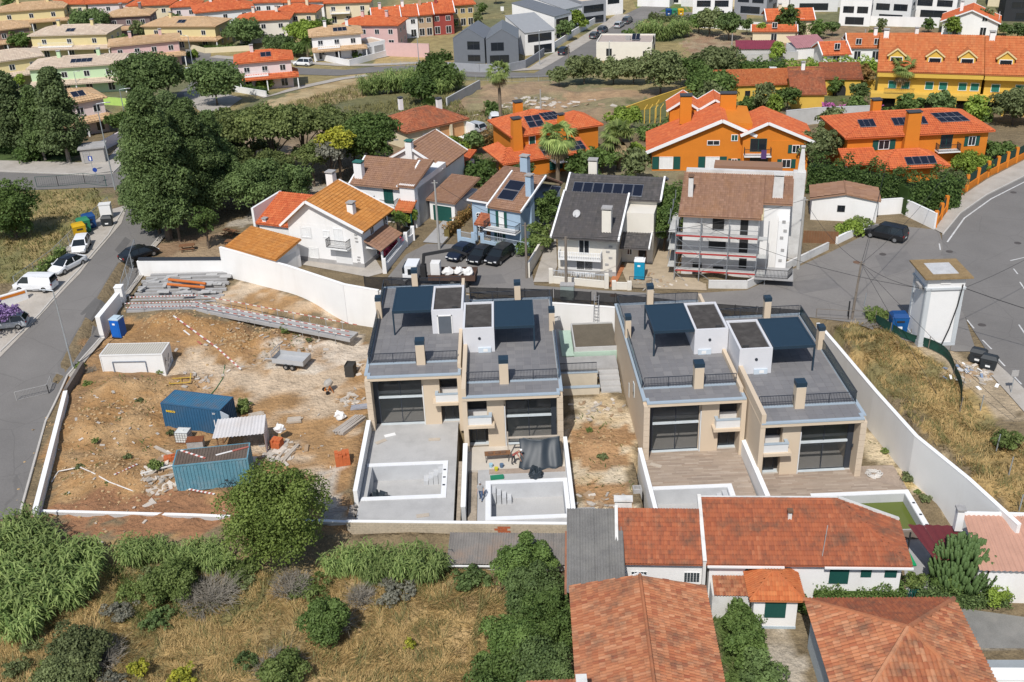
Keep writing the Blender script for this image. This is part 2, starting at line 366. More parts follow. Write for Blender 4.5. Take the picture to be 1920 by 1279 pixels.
lot=inpoly(GXX,GYY,gpoly([(840,190),(900,160),(1040,160),(1290,180),(1180,215),(860,270)]));gzz += lot*((vnoise(GXX,GYY,5,45)-.5)*1.2+(vnoise(GXX,GYY,2.4,46)-.5)*.7)
for (x0,x1,y0,y1) in [(-13.2,-4.4,66.4,80.6),(-4.6,4.2,65.3,76.8),(10.2,19.2,64.4,74.4),(19.0,30.7,63.4,71)]:
    gzz[(GXX > x0) & (GXX < x1) & (GYY > y0) & (GYY < y1)]=-3
for (x0,x1,y0,y1) in [(-13,4.2,79,98.5),(10.2,28.4,72,92.5)]:
    k=(GXX > x0) & (GXX < x1) & (GYY > y0) & (GYY < y1);gzz[k]=np.minimum(gzz[k],-.2)
kx=(GXX > 4.1) & (GXX < 10.3) & (GYY > 84.5) & (GYY < 97);gzz[kx]=np.minimum(gzz[kx],0.)
ny,nx=GXX.shape;idx=np.arange(ny*nx).reshape(ny,nx)
F4=np.stack([idx[:-1,:-1],idx[:-1,1:],idx[1:,1:],idx[1:,:-1]],-1).reshape(-1,4)
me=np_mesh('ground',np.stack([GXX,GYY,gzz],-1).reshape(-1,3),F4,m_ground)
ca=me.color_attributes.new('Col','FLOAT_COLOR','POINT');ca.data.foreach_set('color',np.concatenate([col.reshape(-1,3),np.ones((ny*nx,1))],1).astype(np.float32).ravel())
me.polygons.foreach_set('use_smooth',[True]*len(me.polygons))
link('ground',me,kind='structure')
def gtop(x,y):
    """height of the built ground (heaps included)"""
    i=int(np.clip(np.searchsorted(xs,x)-1,0,nx-2));j=int(np.clip(np.searchsorted(ys,y)-1,0,ny-2))
    fx=(x-xs[i])/(xs[i+1]-xs[i]);fy=(y-ys[j])/(ys[j+1]-ys[j])
    return float((gzz[j,i]*(1-fx)+gzz[j,i+1]*fx)*(1-fy)+(gzz[j+1,i]*(1-fx)+gzz[j+1,i+1]*fx)*fy)
def GT(px,py):
    p=G(px,py)
    for _ in range(6):
        z=gtop(p[0],p[1]);p=W(px,py,z)
    p[2]=gtop(p[0],p[1]);return p

# ---------------------------------------------------------------- roads and pavements
asphalt=M('asphalt',(0.18,0.17,0.16),cracks=.14,rough=0.9,var=0.16,scale=0.25,fine=9,stain=(.2,.19,.18),stain_amt=.5,stain_scale=.12,bump=.15)
asphalt2=M('asphalt_pale',(0.205,0.192,0.18),cracks=.14,rough=0.92,var=0.13,scale=0.3,fine=8,stain=(.26,.245,.22),stain_amt=.55,stain_scale=.2,bump=.15)
paving=M('paving_pale',(0.42,0.385,0.34),rough=0.9,var=0.16,scale=0.8,fine=7,stain=(.28,.24,.19),stain_amt=.5,stain_scale=.3)
kerbm=M('kerb_stone',(0.47,0.445,0.41),rough=0.9,var=0.14)
white_line=M('road_paint',(0.56,0.555,0.54),rough=0.8,var=0.3,fine=20)
def drape(name,pts,dz,mat,world=False,step=1.5,th=0.0,kind='structure',top=False):
    pts=[tuple(p[:2]) for p in pts] if world else gpoly(pts)
    bm=bmesh.new();vs=[bm.verts.new((p[0],p[1],0)) for p in pts];f=bm.faces.new(vs)
    if f.calc_area() and f.normal.z < 0:f.normal_flip()
    bmesh.ops.triangulate(bm,faces=bm.faces[:])
    X=[p[0] for p in pts];Y=[p[1] for p in pts]
    st=max(step,(max(Y)-min(Y))/70,(max(X)-min(X))/70)
    for lo,hi,n in ((min(X),max(X),(1,0,0)),(min(Y),max(Y),(0,1,0))):
        a=lo+st
        while a < hi:
            bmesh.ops.bisect_plane(bm,geom=bm.verts[:]+bm.edges[:]+bm.faces[:],plane_co=(n[0]*a,n[1]*a,0),plane_no=n);a += st
    bm.normal_update()
    for f in bm.faces:
        if f.normal.z < 0:f.normal_flip()
    bnd=[e for e in bm.edges if e.is_boundary]
    zf=gtop if top else gz
    for v in bm.verts:v.co.z=float(zf(v.co.x,v.co.y))+dz
    if th > 0:
        r=bmesh.ops.extrude_edge_only(bm,edges=bnd)
        for v in [q for q in r['geom'] if isinstance(q,bmesh.types.BMVert)]:v.co.z -= th
    me=bpy.data.meshes.new(name);bm.to_mesh(me);bm.free();me.materials.append(mat)
    return link(name,me,kind=kind)
def ribbon_pts(line,wl,wr):
    """outline of a strip along a polyline (world x,y)"""
    L=[];Rr=[]
    for i,p in enumerate(line):
        a=np.array(line[max(i-1,0)]);b=np.array(line[min(i+1,len(line)-1)]);d=b-a;d=d/np.linalg.norm(d);n=np.array([-d[1],d[0]])
        L.append(tuple(np.array(p)+n*wl));Rr.append(tuple(np.array(p)-n*wr))
    return L+Rr[::-1]
def gline(pts):return [tuple(G(*p)[:2]) for p in pts]
def kerb(pts,w=0.18,h=0.13,dz=0.05,mat=None,world=False,name='kerb'):
    ln=pts if world else gline(pts);mb=MB();out=[]
    for i in range(len(ln)-1):
        a=np.array(ln[i]);b=np.array(ln[i+1]);n=max(1,int(np.linalg.norm(b-a)/2))
        for k in range(n):out.append(a+(b-a)*k/n)
    out.append(np.array(ln[-1]))
    vs=[]
    for i,p in enumerate(out):
        d=out[min(i+1,len(out)-1)]-out[max(i-1,0)];d=d/max(1e-6,np.linalg.norm(d));n=np.array([-d[1],d[0]])*w/2;z=float(gz(p[0],p[1]))+dz
        for q,zz in ((p+n,z-.3),(p+n,z+h),(p-n,z+h),(p-n,z-.3)):vs.append((q[0],q[1],zz))
    fs=[]
    for i in range(len(out)-1):
        for k in range(3):a=4*i+k;fs.append((a,a+1,a+5,a+4))
    fs += [(0,3,2,1),(4*len(out)-4,4*len(out)-3,4*len(out)-2,4*len(out)-1)]
    mb.add(vs,fs);return mb.build(name,mat or kerbm,kind='structure')
# road on the left, side road, road going up to the suburb
drape('road',[(-130,1010),(38,965),(86,790),(126,708),(203,614),(262,518),(305,440),(335,390),(305,330),(262,290),(238,300),(222,348),(240,372),(234,392),(203,445),(150,508),(75,592),(0,664),(-130,770)],.06,asphalt)
drape('road',[(-80,320),(170,330),(212,326),(238,300),(262,290),(305,330),(242,352),(200,352),(-80,362)],.066,asphalt)
drape('road',ribbon_pts(gline([(258,300),(266,262),(285,228),(330,195),(380,165),(400,140),(395,118)]),3.6,3.6),.072,asphalt,world=True)
drape('road',ribbon_pts(gline([(330,105),(395,116),(470,128),(560,134),(640,137),(700,131),(770,128),(870,138),(960,142),(1025,141),(1062,122),(1110,90),(1150,60),(1190,32),(1230,12)]),3.8,3.8),.078,asphalt,world=True,step=3)
drape('road',[(1180,36),(1400,40),(1400,26),(1200,22)],.084,asphalt2,step=4)
drape('road',[(-20,66),(330,62),(395,100),(395,112),(325,108)],.05,asphalt2,step=4)
drape('pavement',[(205,395),(240,385),(228,420),(150,515),(70,600),(0,672),(-60,700),(-60,640),(20,545),(120,470),(165,425)],.10,paving)
drape('pavement',[(-80,300),(150,306),(205,296),(262,232),(282,222),(255,285),(215,322),(170,328),(-80,318)],.12,paving)
drape('pavement',[(345,385),(310,445),(268,520),(210,615),(135,712),(128,706),(203,612),(262,516),(303,440),(330,395)],.14,paving)
kerb([(0,662),(75,590),(150,506),(203,443),(234,390),(240,371),(226,350)]);kerb([(126,707),(203,613),(262,517),(304,440)])
kerb([(38,965),(86,792),(126,708)])
kerb([(-80,319),(170,329),(212,325),(238,300),(262,245)])
drape('pavement',ribbon_pts(gline([(455,165),(500,182),(560,165),(640,148),(690,142)]),1.4,1.4),.1,paving,world=True)
drape('pavement',[(345,175),(395,168),(455,185),(440,195),(400,225),(345,190)],.1,paving,step=3)
drape('pavement',ribbon_pts(gline([(400,106),(470,112),(545,116),(640,122),(700,122),(790,118)]),1.2,1.6),.1,paving,world=True,step=3)
drape('pavement',ribbon_pts(gline([(840,130),(930,134),(1005,130),(1030,115),(1080,85),(1130,55),(1170,28)]),2.2,1.6),.12,paving,world=True,step=3)
drape('pavement',[(590,112),(660,120),(730,106),(725,100),(660,112),(600,104)],.11,paving,step=3)
for q in ([(150,590),(178,560),(200,572),(172,604)],[(215,470),(235,445),(246,452),(226,478)]):drape('road_patch',q,.064,M('asphalt_patch',(.125,.12,.115),rough=.9,var=.15))
# street and yard behind the villas, main road at the right
drape('road',[(726,522),(762,478),(800,458),(975,462),(995,500),(1002,536),(1120,545),(1250,552),(1320,550),(1400,545),(1455,520),(1560,472),(1620,442),(1640,420),(1760,432),(1800,560),(1830,660),(1790,660),(1700,640),(1600,606),(1520,596),(1300,590),(1150,582),(1040,572),(880,550),(730,532)],.06,asphalt2)
drape('road',[(2040,300),(1920,330),(1850,366),(1800,400),(1766,440),(1770,520),(1812,600),(1850,660),(1900,712),(2060,860),(2300,700),(2300,320)],.07,asphalt)
drape('pavement',[(2040,268),(1920,302),(1850,338),(1790,378),(1752,432),(1768,440),(1800,401),(1850,366),(1920,331),(2040,300)],.14,paving)
kerb([(2040,301),(1920,332),(1850,367),(1800,402),(1768,441)],h=.16,dz=.06)
drape('edge_marking',ribbon_pts(gline([(2000,318),(1925,340),(1858,374),(1808,410),(1776,455)]),.09,.09),.078,white_line,world=True)
def dash(a,b,wd=.14):drape('lane_marking',ribbon_pts(gline([a,b]),wd/2,wd/2),.079,white_line,world=True)
for a,b in [((1813,601),(1826,617)),((1842,639),(1859,656)),((1869,672),(1884,688)),((1761,458),(1763,470)),((1894,490),(1920,484)),((1900,505),(1908,515)),((1912,530),(1922,545)),((1795,562),(1802,575)),((1899,705),(1915,722)),((1910,610),(1930,640))]:dash(a,b)
drape('pavement',[(1850,664),(1905,716),(1990,800),(1960,820),(1890,740),(1835,680)],.1,paving)
for q in ([(1480,530),(1560,520),(1575,540),(1500,552)],[(1640,480),(1700,470),(1720,500),(1660,520)],[(880,520),(940,515),(950,532),(890,536)],[(1180,556),(1290,560),(1285,570),(1180,567)]):drape('road_patch',q,.066,M('asphalt_patch2',(.18,.17,.162),rough=.9,var=.18))
def disc(name,px,r,mat,n=14,dz=.09,flat=1):
    c=G(*px);me=MB();me.add([(c[0]+r*math.cos(2*math.pi*k/n),c[1]+r*math.sin(2*math.pi*k/n),c[2]+dz) for k in range(n)]+[(c[0]+r*math.cos(2*math.pi*k/n),c[1]+r*math.sin(2*math.pi*k/n),c[2]+dz-.05) for k in range(n)],[tuple(range(n))]+[(k,k+n,(k+1) % n+n,(k+1) % n) for k in range(n)])
    return me.build(name,mat)
iron=M('cast_iron',(.09,.08,.075),rough=.7,var=.2);rusty=M('rusty_iron',(.17,.10,.065),rough=.8,var=.2)
for i,(p,l) in enumerate([((1655,478),'round manhole cover in the side street below the black car'),((1606,493),'rusty manhole cover in the middle of the side street'),((1150,555),'manhole cover in the lane opposite the orange brick path'),((1780,473),'dark manhole cover at the mouth of the main road'),((1900,362),'manhole cover in the main road beside the orange garden wall'),((1841,611),'small drain cover in the main road beyond the white tower'),((1908,457),'square dark drain cover at the far edge of the main road')]):
    tag(disc('manhole_cover',p,.38,rusty if i in (1,2) else iron),l,'manhole cover','manhole covers in the roads')
# ================================================================ THE FOUR NEW VILLAS
render_beige=M('render_beige',(0.60,0.49,0.365),rough=.9,var=.05,scale=.5,fine=30)
beige_stone=M('stone_cladding',(0.58,0.475,0.36),rough=.85,var=.09,scale=1.5,fine=12)
white_r=M('render_white',(0.80,0.79,0.77),rough=.9,var=.04,scale=.6,fine=25,stain=(.56,.53,.48),stain_amt=.22,stain_scale=.3,streak=True)
grey_white=M('render_grey_white',(0.66,0.66,0.65),rough=.9,var=.05)
coping=M('coping_metal',(0.36,0.43,0.49),rough=.45,var=.06,spec=.5)
grout=M('terrace_grout',(0.30,0.285,0.285),rough=.9)
navy=M('pergola_blue',(0.018,0.038,0.060),rough=.4,var=.06,spec=.5)
anthr=M('anthracite_metal',(0.035,0.042,0.055),rough=.45,var=.06,spec=.4)
grav=M('roof_membrane',(0.06,0.054,0.05),rough=.95,var=.28,scale=2,fine=25,stain=(.13,.12,.11),stain_amt=.6,stain_scale=.9)
wglass=glass('window_glass',(.05,.06,.065),.03,.3)
tglass=glass('railing_glass',(.03,.07,.085),.05,.72)
dglass=glass('dark_glass',(.018,.022,.028),.05)
sill=M('sill_stone',(.55,.60,.62),rough=.7)
room_wall=M('room_wall',(.55,.54,.51),rough=.9);room_floor=M('room_floor',(.52,.49,.45),rough=.5)
concrete=M('concrete_pale',(0.44,0.435,0.425),rough=.9,var=.10,scale=.6,fine=9,stain=(.31,.305,.30),stain_amt=.55,stain_scale=.5)
concrete2=M('concrete_grey',(0.36,0.355,0.35),rough=.9,var=.12,scale=.7,fine=10,stain=(.25,.24,.23),stain_amt=.5)
tileg=tile_mat('terrace_tile',[(.17,.168,.175),(.20,.197,.203),(.18,.178,.184),(.225,.22,.222),(.172,.17,.178)],lichen=(.25,.245,.245),lich=.35)
stair_w=M('stair_white',(.62,.62,.64),rough=.9,var=.04)
VW,VD,VH=8.5,19.0,5.5
me_tile=MB().box(-.34,-.34,0,.34,.34,.03).mesh('tile',tileg)
def villa(label,x,y,rz,mir,variant):
    t=thing('villa',label,'villa',(x,y,0),rz,'new twin villas with roof terraces')
    fx=(lambda u:VW-u) if mir else (lambda u:u)
    def B(mb,u0,u1,y0,y1,z0,z1,mi=0):return mb.box(fx(u0),y0,z0,fx(u1),y1,z1,mi)
    # walls: outer side wall, party wall, back, facade pieces
    a=MB();B(a,0,.5,.02,VD,-.3,5.2);a.build('side_wall',render_beige,t)
    a=MB();B(a,8.1,8.5,-.05 if not mir else .02,VD,-.3,5.2);a.build('party_wall',render_beige,t)
    a=MB();B(a,.5,8.1,VD-.35,VD,-.3,5.2);a.build('rear_wall',render_beige,t)
    a=MB();B(a,5.0,6.45,.78,1.35,-.1,5.2);B(a,4.85,5.0,1.1,1.35,-.1,5.2);a.build('facade_pier',render_beige,t)
    a=MB();B(a,6.45,8.1,1.42,1.6,2.5,3.4);a.build('facade_band',grey_white,t);a=MB();B(a,6.45,8.1,1.42,1.6,4.45,5.2);a.build('facade_band',grey_white,t)
    pn=MB().box(-.25,-.02,.01,.25,.02,.565).mesh('panel',beige_stone)
    for k in range(9):link('panel',pn,t,loc=(fx(.25),0,-.02+k*.58))
    # rooms behind the glass
    a=MB();B(a,.5,8.1,1.0,6.6,-.25,.02);a.build('floor',room_floor,t)
    a=MB();B(a,.5,8.1,6.6,6.75,0,5.2);B(a,.5,8.1,2.2,6.6,2.55,2.85);a.build('room_wall',room_wall,t)
    # big window: two storeys, two panes each
    f=MB()
    for u in (.95,2.9,4.85):B(f,u-.035,u+.035,1.25,1.33,.05,5.15)
    for z in (.05,2.62,5.12):B(f,.9,4.9,1.25,1.33,z-.04,z+.04)
    B(f,.5,.93,1.22,1.36,0,5.2)
    w_=f.build('window',anthr,t)
    a=MB();B(a,.95,4.85,1.16,1.36,2.66,2.84);a.build('transom',sill,w_)
    for u0,u1 in ((.98,2.87),(2.93,4.82)):
        for z0,z1 in ((.09,2.58),(2.86,5.08)):
            a=MB();B(a,u0,u1,1.28,1.295,z0,z1);a.build('pane',wglass,w_)
    a=MB();B(a,.93,4.9,.95,1.4,0,.05);a.build('sill',sill,t)
    a=MB();B(a,4.9,4.985,.78,1.1,.0,4.0);a.build('reveal',grey_white,t)
    # door below the balcony and strip window above
    f=MB()
    for u in (6.75,7.5,8.06):B(f,u-.035,u+.035,1.5,1.58,.04,2.42)
    for z in (.06,2.42):B(f,6.72,8.1,1.5,1.58,z-.04,z+.04)
    d_=f.build('door',anthr,t)
    for u0,u1 in ((6.78,7.47),(7.53,8.03)):
        a=MB();B(a,u0,u1,1.53,1.545,.1,2.38);a.build('pane',wglass,d_)
    a=MB();B(a,6.45,8.1,1.2,1.6,0,.04);a.build('sill',sill,t)
    f=MB();B(f,6.5,8.08,1.5,1.56,3.42,3.5);B(f,6.5,8.08,1.5,1.56,4.36,4.44);w2=f.build('window',anthr,t)
    a=MB();B(a,6.5,8.08,1.52,1.54,3.5,4.36);a.build('pane',dglass,w2)
    # balcony
    a=MB();B(a,5.85,8.1,-.12,1.42,2.42,2.68);bal=a.build('balcony',render_beige,t)
    a=MB();B(a,6.1,8.1,.1,.28,2.68,3.42);B(a,6.1,6.28,.28,1.4,2.68,3.42);a.build('parapet',grey_white,bal)
    a=MB();B(a,6.05,8.1,.05,.33,3.42,3.48);B(a,6.05,6.33,.33,1.4,3.42,3.48);a.build('coping',coping,bal)
    # roof slab with fascia and coping
    a=MB();B(a,.3,8.5,-.02,VD,5.12,5.42);B(a,0,.3,.55,VD,5.1,5.42);a.build('roof_slab',render_beige,t)
    a=MB();B(a,.25,8.45,-.06,.22,5.42,5.56);B(a,-.04,.25,.5,VD+.04,5.42,5.56);B(a,.25,.5,.22,.8,5.42,5.56);B(a,.25,8.4,VD-.3,VD+.04,5.42,5.56)
    B(a,8.2,8.45,.22,.9,5.42,5.56);a.build('coping',coping,t)
    dk=MB();B(dk,.25,8.3,.2,VD-.3,5.42,5.47);dk=dk.build('roof_terrace',grout,t)
    nxt,nyt=11,26;su=(8.15-.3)/nxt;sv=(VD-.35-.25)/nyt
    for j in range(nyt):
        for i in range(nxt):
            u=.3+su*(i+.5);v=.25+sv*(j+.5)
            if u > 5.7 and 8.0 < v < 13.6:continue
            o=link('tile',me_tile,dk,loc=(fx(u),v,5.462+random.uniform(0,.006)));o.scale=(su/.7,sv/.7,1);o.rotation_euler=(random.uniform(-.004,.004),random.uniform(-.004,.004),0)
    # the party parapet (the forward half has it in the open)
    a=MB();B(a,8.12,8.48,-.03,8.05,5.2,6.35) if mir else B(a,8.15,8.45,1.2,8.05,5.2,5.9);a.build('party_parapet',render_beige,t);a=MB();B(a,8.15,8.45,13.5,VD,5.2,6.2);a.build('party_parapet',render_beige,t)
    # railings
    def railing(p,q,gl=False,step=.125,h=1.0,z=5.56):
        p=np.array(p,float);q=np.array(q,float);L=np.linalg.norm(q-p);d=(q-p)/L;n=max(1,round(L/1.9));r=MB()
        a3=lambda s,zz:(fx(p[0]+d[0]*s),p[1]+d[1]*s,zz)
        r.bar(a3(0,z+h),a3(L,z+h),.06,.045)
        if gl:
            r.bar(a3(0,z+.06),a3(L,z+.06),.05,.08)
            o=r.build('railing',anthr,t)
            for k in range(n+1):pass
            for k in range(n):
                g=MB();g.bar(a3(L*k/n+.02,z+.53),a3(L*(k+1)/n-.02,z+.53),.02,.86);g.build('pane',tglass,o)
        else:
            r.bar(a3(0,z+.22),a3(L,z+.22),.04,.04)
            for k in range(n+1):r.bar(a3(L*k/n,z-.05),a3(L*k/n,z+h),.05)
            o=r.build('railing',anthr,t)
            s_=MB();s_.box(-.011,-.011,0,.011,.011,h-.05);sm=s_.mesh('baluster',anthr);k=step
            mb=MB()
            while k < L:mb.bar(a3(k,z+.02),a3(k,z+h),.026);k += step
            mb.build('balusters',anthr,o,kind='stuff')
    a=MB();B(a,.3,4.4,2.3,2.5,5.5,5.62);B(a,5.3,8.1,2.3,2.5,5.5,5.62);a.build('upstand',coping,t)
    railing((.35,2.4),(4.42,2.4));railing((5.32,2.4),(8.1,2.4));railing((.3,18.6),(3.0,18.6));railing((3.7,18.6),(8.0,18.6))
    railing((.18,2.4),(.18,11.5),gl=True);railing((.18,12.5),(.18,18.6),gl=True)
    # chimneys: front, side, rear
    for (u0,u1,y0,y1,h) in ((4.5,5.28,1.95,2.75,2.0),(.03,.55,11.65,12.35,1.85),(3.05,3.65,18.25,18.95,1.75)):
        a=MB();B(a,u0,u1,y0,y1,5.45,5.45+h);c=a.build('chimney',render_beige,t)
        a=MB();B(a,u0+.02,u1-.02,y0+.02,y1-.02,5.45+h,5.53+h);a.build('vent',grey_white,c)
        a=MB();B(a,u0-.03,u1+.03,y0-.03,y1+.03,5.53+h,5.53+h+.36);a.build('cap',navy,c)
    # stair tower
    a=MB();sx=8.47 if mir else 8.62;B(a,5.65,sx,8.0,13.5,5.44,7.72)
    for q in ((5.65,sx,8.0,8.2),(5.65,sx,13.3,13.5),(5.65,5.85,8.2,13.3),(sx-.2,sx,8.2,13.3)):B(a,*q,7.72,7.92)
    st=a.build('stair_tower',stair_w,t)
    a=MB();B(a,5.85,sx-.2,8.2,13.3,7.722,7.77);a.build('roof_membrane',grav,st)
    if variant == 0:
        a=MB();B(a,6.25,7.45,7.95,8.02,5.48,7.3);dd=a.build('door',M('door_grey',(.11,.125,.145),rough=.4),st)
        a=MB();B(a,6.15,6.25,7.93,8.03,5.47,7.38);B(a,7.45,7.53,7.93,8.03,5.47,7.38);B(a,6.15,7.53,7.93,8.03,7.3,7.38);a.build('frame',white_r,dd)
    else:
        a=MB();B(a,6.0,7.15,7.85,8.0,5.5,5.98);un=a.build('wall_unit',M('unit_pale',(.55,.62,.68),rough=.5),st)
        a=MB();B(a,6.3,6.7,7.83,7.86,5.6,5.88);a.build('panel',white_r,un)
        a=MB();a.tube([(fx(7.0),7.93,6.9),(fx(7.0),8.01,6.9)],.13,10);a.build('wall_lamp',anthr,st)
    a=MB();B(a,7.6,8.1,8.35,8.6,7.76,8.0);a.build('roof_vent',M('vent_dark',(.04,.04,.04)),st)
    # pergola
    a=MB();z1=8.0
    for q in ((2.0,5.62,8.0,8.14),(2.0,5.62,13.26,13.4),(2.0,2.14,8.14,13.26),(5.48,5.62,8.14,13.26)):B(a,*q,z1-.26,z1)
    pg=a.build('pergola',navy,t)
    lv=MB().box(-1.665,-.115,-.012,1.665,.115,.012).mesh('louvre',navy)
    for k in range(22):
        link('louvre',lv,pg,loc=(fx(3.81),8.26+k*.233,z1-.05),rot=(R(7),0,0))
    for yy in (8.0,13.26):
        a=MB();B(a,2.0,2.14,yy,yy+.14,5.47,z1-.26);a.build('post',navy,pg)
    a=MB();a.tube([(fx(.62),.85,2.3),(fx(.62),.85,2.6)],.07,8);a.build('wall_lamp',anthr,t)
    return t
VA=villa('left villa of the pair beside the site yard, grey door in its roof box',-13.05,80.4,0,False,0)
VB=villa('villa with the black tarpaulin hung in front of its terrace',-4.42,76.35,0,True,1)
_c,_s=math.cos(R(1.2)),math.sin(R(1.2))
VC=villa('finished villa with windows in its long blank side wall, beside the dirt gap',10.62,74.15,R(1.2),False,1)
VDd=villa('rightmost villa, next to the long white boundary wall',19.35,70.35,R(1.2),True,1)
# small side window of the third villa
fr=MB().box(-.06,5.2,3.0,.02,5.9,4.3);o=fr.build('side_window',sill,VC);MB().box(-.075,5.28,3.08,-.055,5.82,4.22).build('pane',dglass,o)
fr=MB().box(-.04,8.3,1.2,.02,8.6,2.6);fr.build('side_window',sill,VC)

# ---------------------------------------------------------------- terraces, pools and garden walls
poolw=M('pool_wall',(0.50,0.51,0.52),rough=.85,var=.08,scale=.9,fine=10,stain=(.40,.40,.41),stain_amt=.5)
rim=M('pool_rim',(0.76,0.77,0.78),rough=.7,var=.05)
plankc=M('plank_tile',(0.36,0.285,0.225),rough=.8,var=.20,scale=1.3,fine=7,stain=(.25,.20,.165),stain_amt=.6,stain_scale=.8)
def terrace(name,label,x0,x1,y0,y1,hole,mat,z=0.0,th=2.2,loc=(0,0),rz=0):
    hx0,hx1,hy0,hy1=hole;a=MB()
    for q in ((x0,hx0,y0,y1),(hx1,x1,y0,y1),(hx0,hx1,y0,hy0),(hx0,hx1,hy1,y1)):
        if q[1]-q[0] > .01 and q[3]-q[2] > .01:a.box(q[0],q[2],z-th,q[1],q[3],z)
    return a.build(name,mat,kind='structure')
def pool(label,hole,depth,steps,rim_sides,water=None,notch=()):
    x0,x1,y0,y1=hole;t=thing('swimming_pool',label,'swimming pool',(x0,y0,0),0,'swimming pools of the new villas');w_,d_=x1-x0,y1-y0
    MB().box(0,0,-depth-.1,w_,d_,-depth).build('floor',concrete if water is None else poolw,t)
    a=MB();e=.012;a.box(0,d_-.06,-depth,w_,d_-e,.02).box(0,e,-depth,w_,.06,.02).box(e,.06,-depth,.06,d_-.06,.02).box(w_-.06,.06,-depth,w_-e,d_-.06,.02);a.build('wall',poolw,t)
    r=.4;a=MB()
    if 'N' in rim_sides:a.box(-r,d_-.02,.0,w_+r,d_+r,.07)
    if 'S' in rim_sides:a.box(-r,-r,.0,w_+r,.02,.07)
    if 'E' in rim_sides:a.box(w_-.02,.02,.0,w_+r,d_-.02,.07)
    if 'W' in rim_sides:a.box(-r,.02,.0,.02,d_-.02,.07)
    a.build('rim',rim,t)
    for k in range(4):
        b_=MB()
        if steps == 'NE':b_.box(w_-.45-.42*k,d_-.95,-depth,w_-.06-.42*k,d_-.06,-.25-.27*k)
        elif steps == 'W':b_.box(.06+.42*k,d_-.9,-depth,.42+.42*k,d_-.06,-.22-.27*k)
        if b_.v:b_.build('step',poolw,t)
    for (u,v) in notch:MB().box(u,v,.06,u+.22,v+.18,.085).build('skimmer_lid',anthr,t)
    if water:MB().box(.07,.07,-depth+.05,w_-.07,d_-.07,-.75).build('water',water,t)
    return t
HA=(-12.35,-6.25,70.3,74.75);HB=(-2.25,3.75,67.0,71.5);HC=(10.8,16.9,65.3,69.75);HD=(23.6,30.6,63.4,67.95)
terrace('terrace_slab','',-12.85,-5.15,66.5,81.9,HA,concrete);terrace('terrace_slab','',-3.3,4.05,65.4,73.6,HB,concrete)
MB().box(-4.2,73.6,-2,4.05,77.8,0).build('terrace_slab',M('slab_cream',(.55,.50,.43),rough=.9,var=.1),kind='structure')
MB().box(-4.95,66.5,-.6,-4.62,75.2,-.12).build('planting_strip',M('gravel_bed',(.36,.30,.23),rough=.95,var=.35,fine=6),kind='structure')
MB().box(-4.05,66.2,-.6,-3.35,73.5,-.14).build('planting_strip',MATS['gravel_bed'],kind='structure')
pool('empty concrete pool with crumpled black sheeting in one corner',HA,1.45,'NE','NSE',notch=((6.15,3.4),(6.15,2.3),(6.15,1.2)))
pool('empty concrete pool with steps down one side, beside the walking worker',HB,1.45,'W','NSEW')
pool('empty pool in front of the third villa, half hidden by a tiled roof',HC,1.4,'NE','NE',notch=((6.2,1.5),))
algae=bpy.data.materials.new('green_water');algae.use_nodes=True;MATS['green_water']=algae
_b=algae.node_tree.nodes['Principled BSDF'];_b.inputs['Base Color'].default_value=(.105,.135,.022,1);_b.inputs['Roughness'].default_value=.08
_n=algae.node_tree.nodes.new('ShaderNodeTexNoise');_n.inputs['Scale'].default_value=3;_bp=algae.node_tree.nodes.new('ShaderNodeBump');_bp.inputs['Strength'].default_value=.04
algae.node_tree.links.new(_n.outputs['Fac'],_bp.inputs['Height']);algae.node_tree.links.new(_bp.outputs[0],_b.inputs['Normal'])
pool('pool holding murky green water, in front of the rightmost villa',HD,1.5,'','NE',water=algae,notch=((7.1,3.1),(7.1,1.6),(7.1,.3)))
# plank tiled terraces: every plank its own mesh piece
def planks(x0,x1,y0,y1,hole,rz=0):
    base=terrace('plank_terrace','',x0,x1,y0,y1,hole,M('plank_joint',(.22,.18,.15),rough=.9),z=0,th=2.2)
    q=[];y=y0;r=random.Random(5);hx0,hx1,hy0,hy1=hole
    while y < y1-.05:
        x=x0-r.uniform(0,1.2)
        while x < x1:
            a,b_=max(x,x0),min(x+1.2,x1);yy=min(y+.2,y1)
            if b_-a > .05:
                segs=[(a,b_)]
                if yy > hy0 and y < hy1:segs=[s for s in ((a,min(b_,hx0)),(max(a,hx1),b_)) if s[1]-s[0] > .03]
                for s in segs:q.append((s[0],s[1],y,yy))
            x += 1.2
        y += .2
    V=[];F=[];T=[]
    for (a,b_,c,d) in q:
        o=len(V);z=.012+r.uniform(0,.004);g=.006
        V += [(a+g,c+g,z),(b_-g,c+g,z),(b_-g,d-g,z),(a+g,d-g,z)];F.append((o,o+1,o+2,o+3));T.append(r.random())
    me=np_mesh('planks',V,F,plank_m,tv=T);link('planks',me,base,kind='stuff')
plank_m=tile_mat('plank_shades',[(.30,.235,.185),(.40,.32,.25),(.345,.275,.215),(.45,.37,.30),(.33,.25,.19)],lichen=(.24,.195,.16),lich=.35)
planks(10.6,18.95,64.6,75.6,HC);planks(19.75,31.0,63.2,71.9,HD)
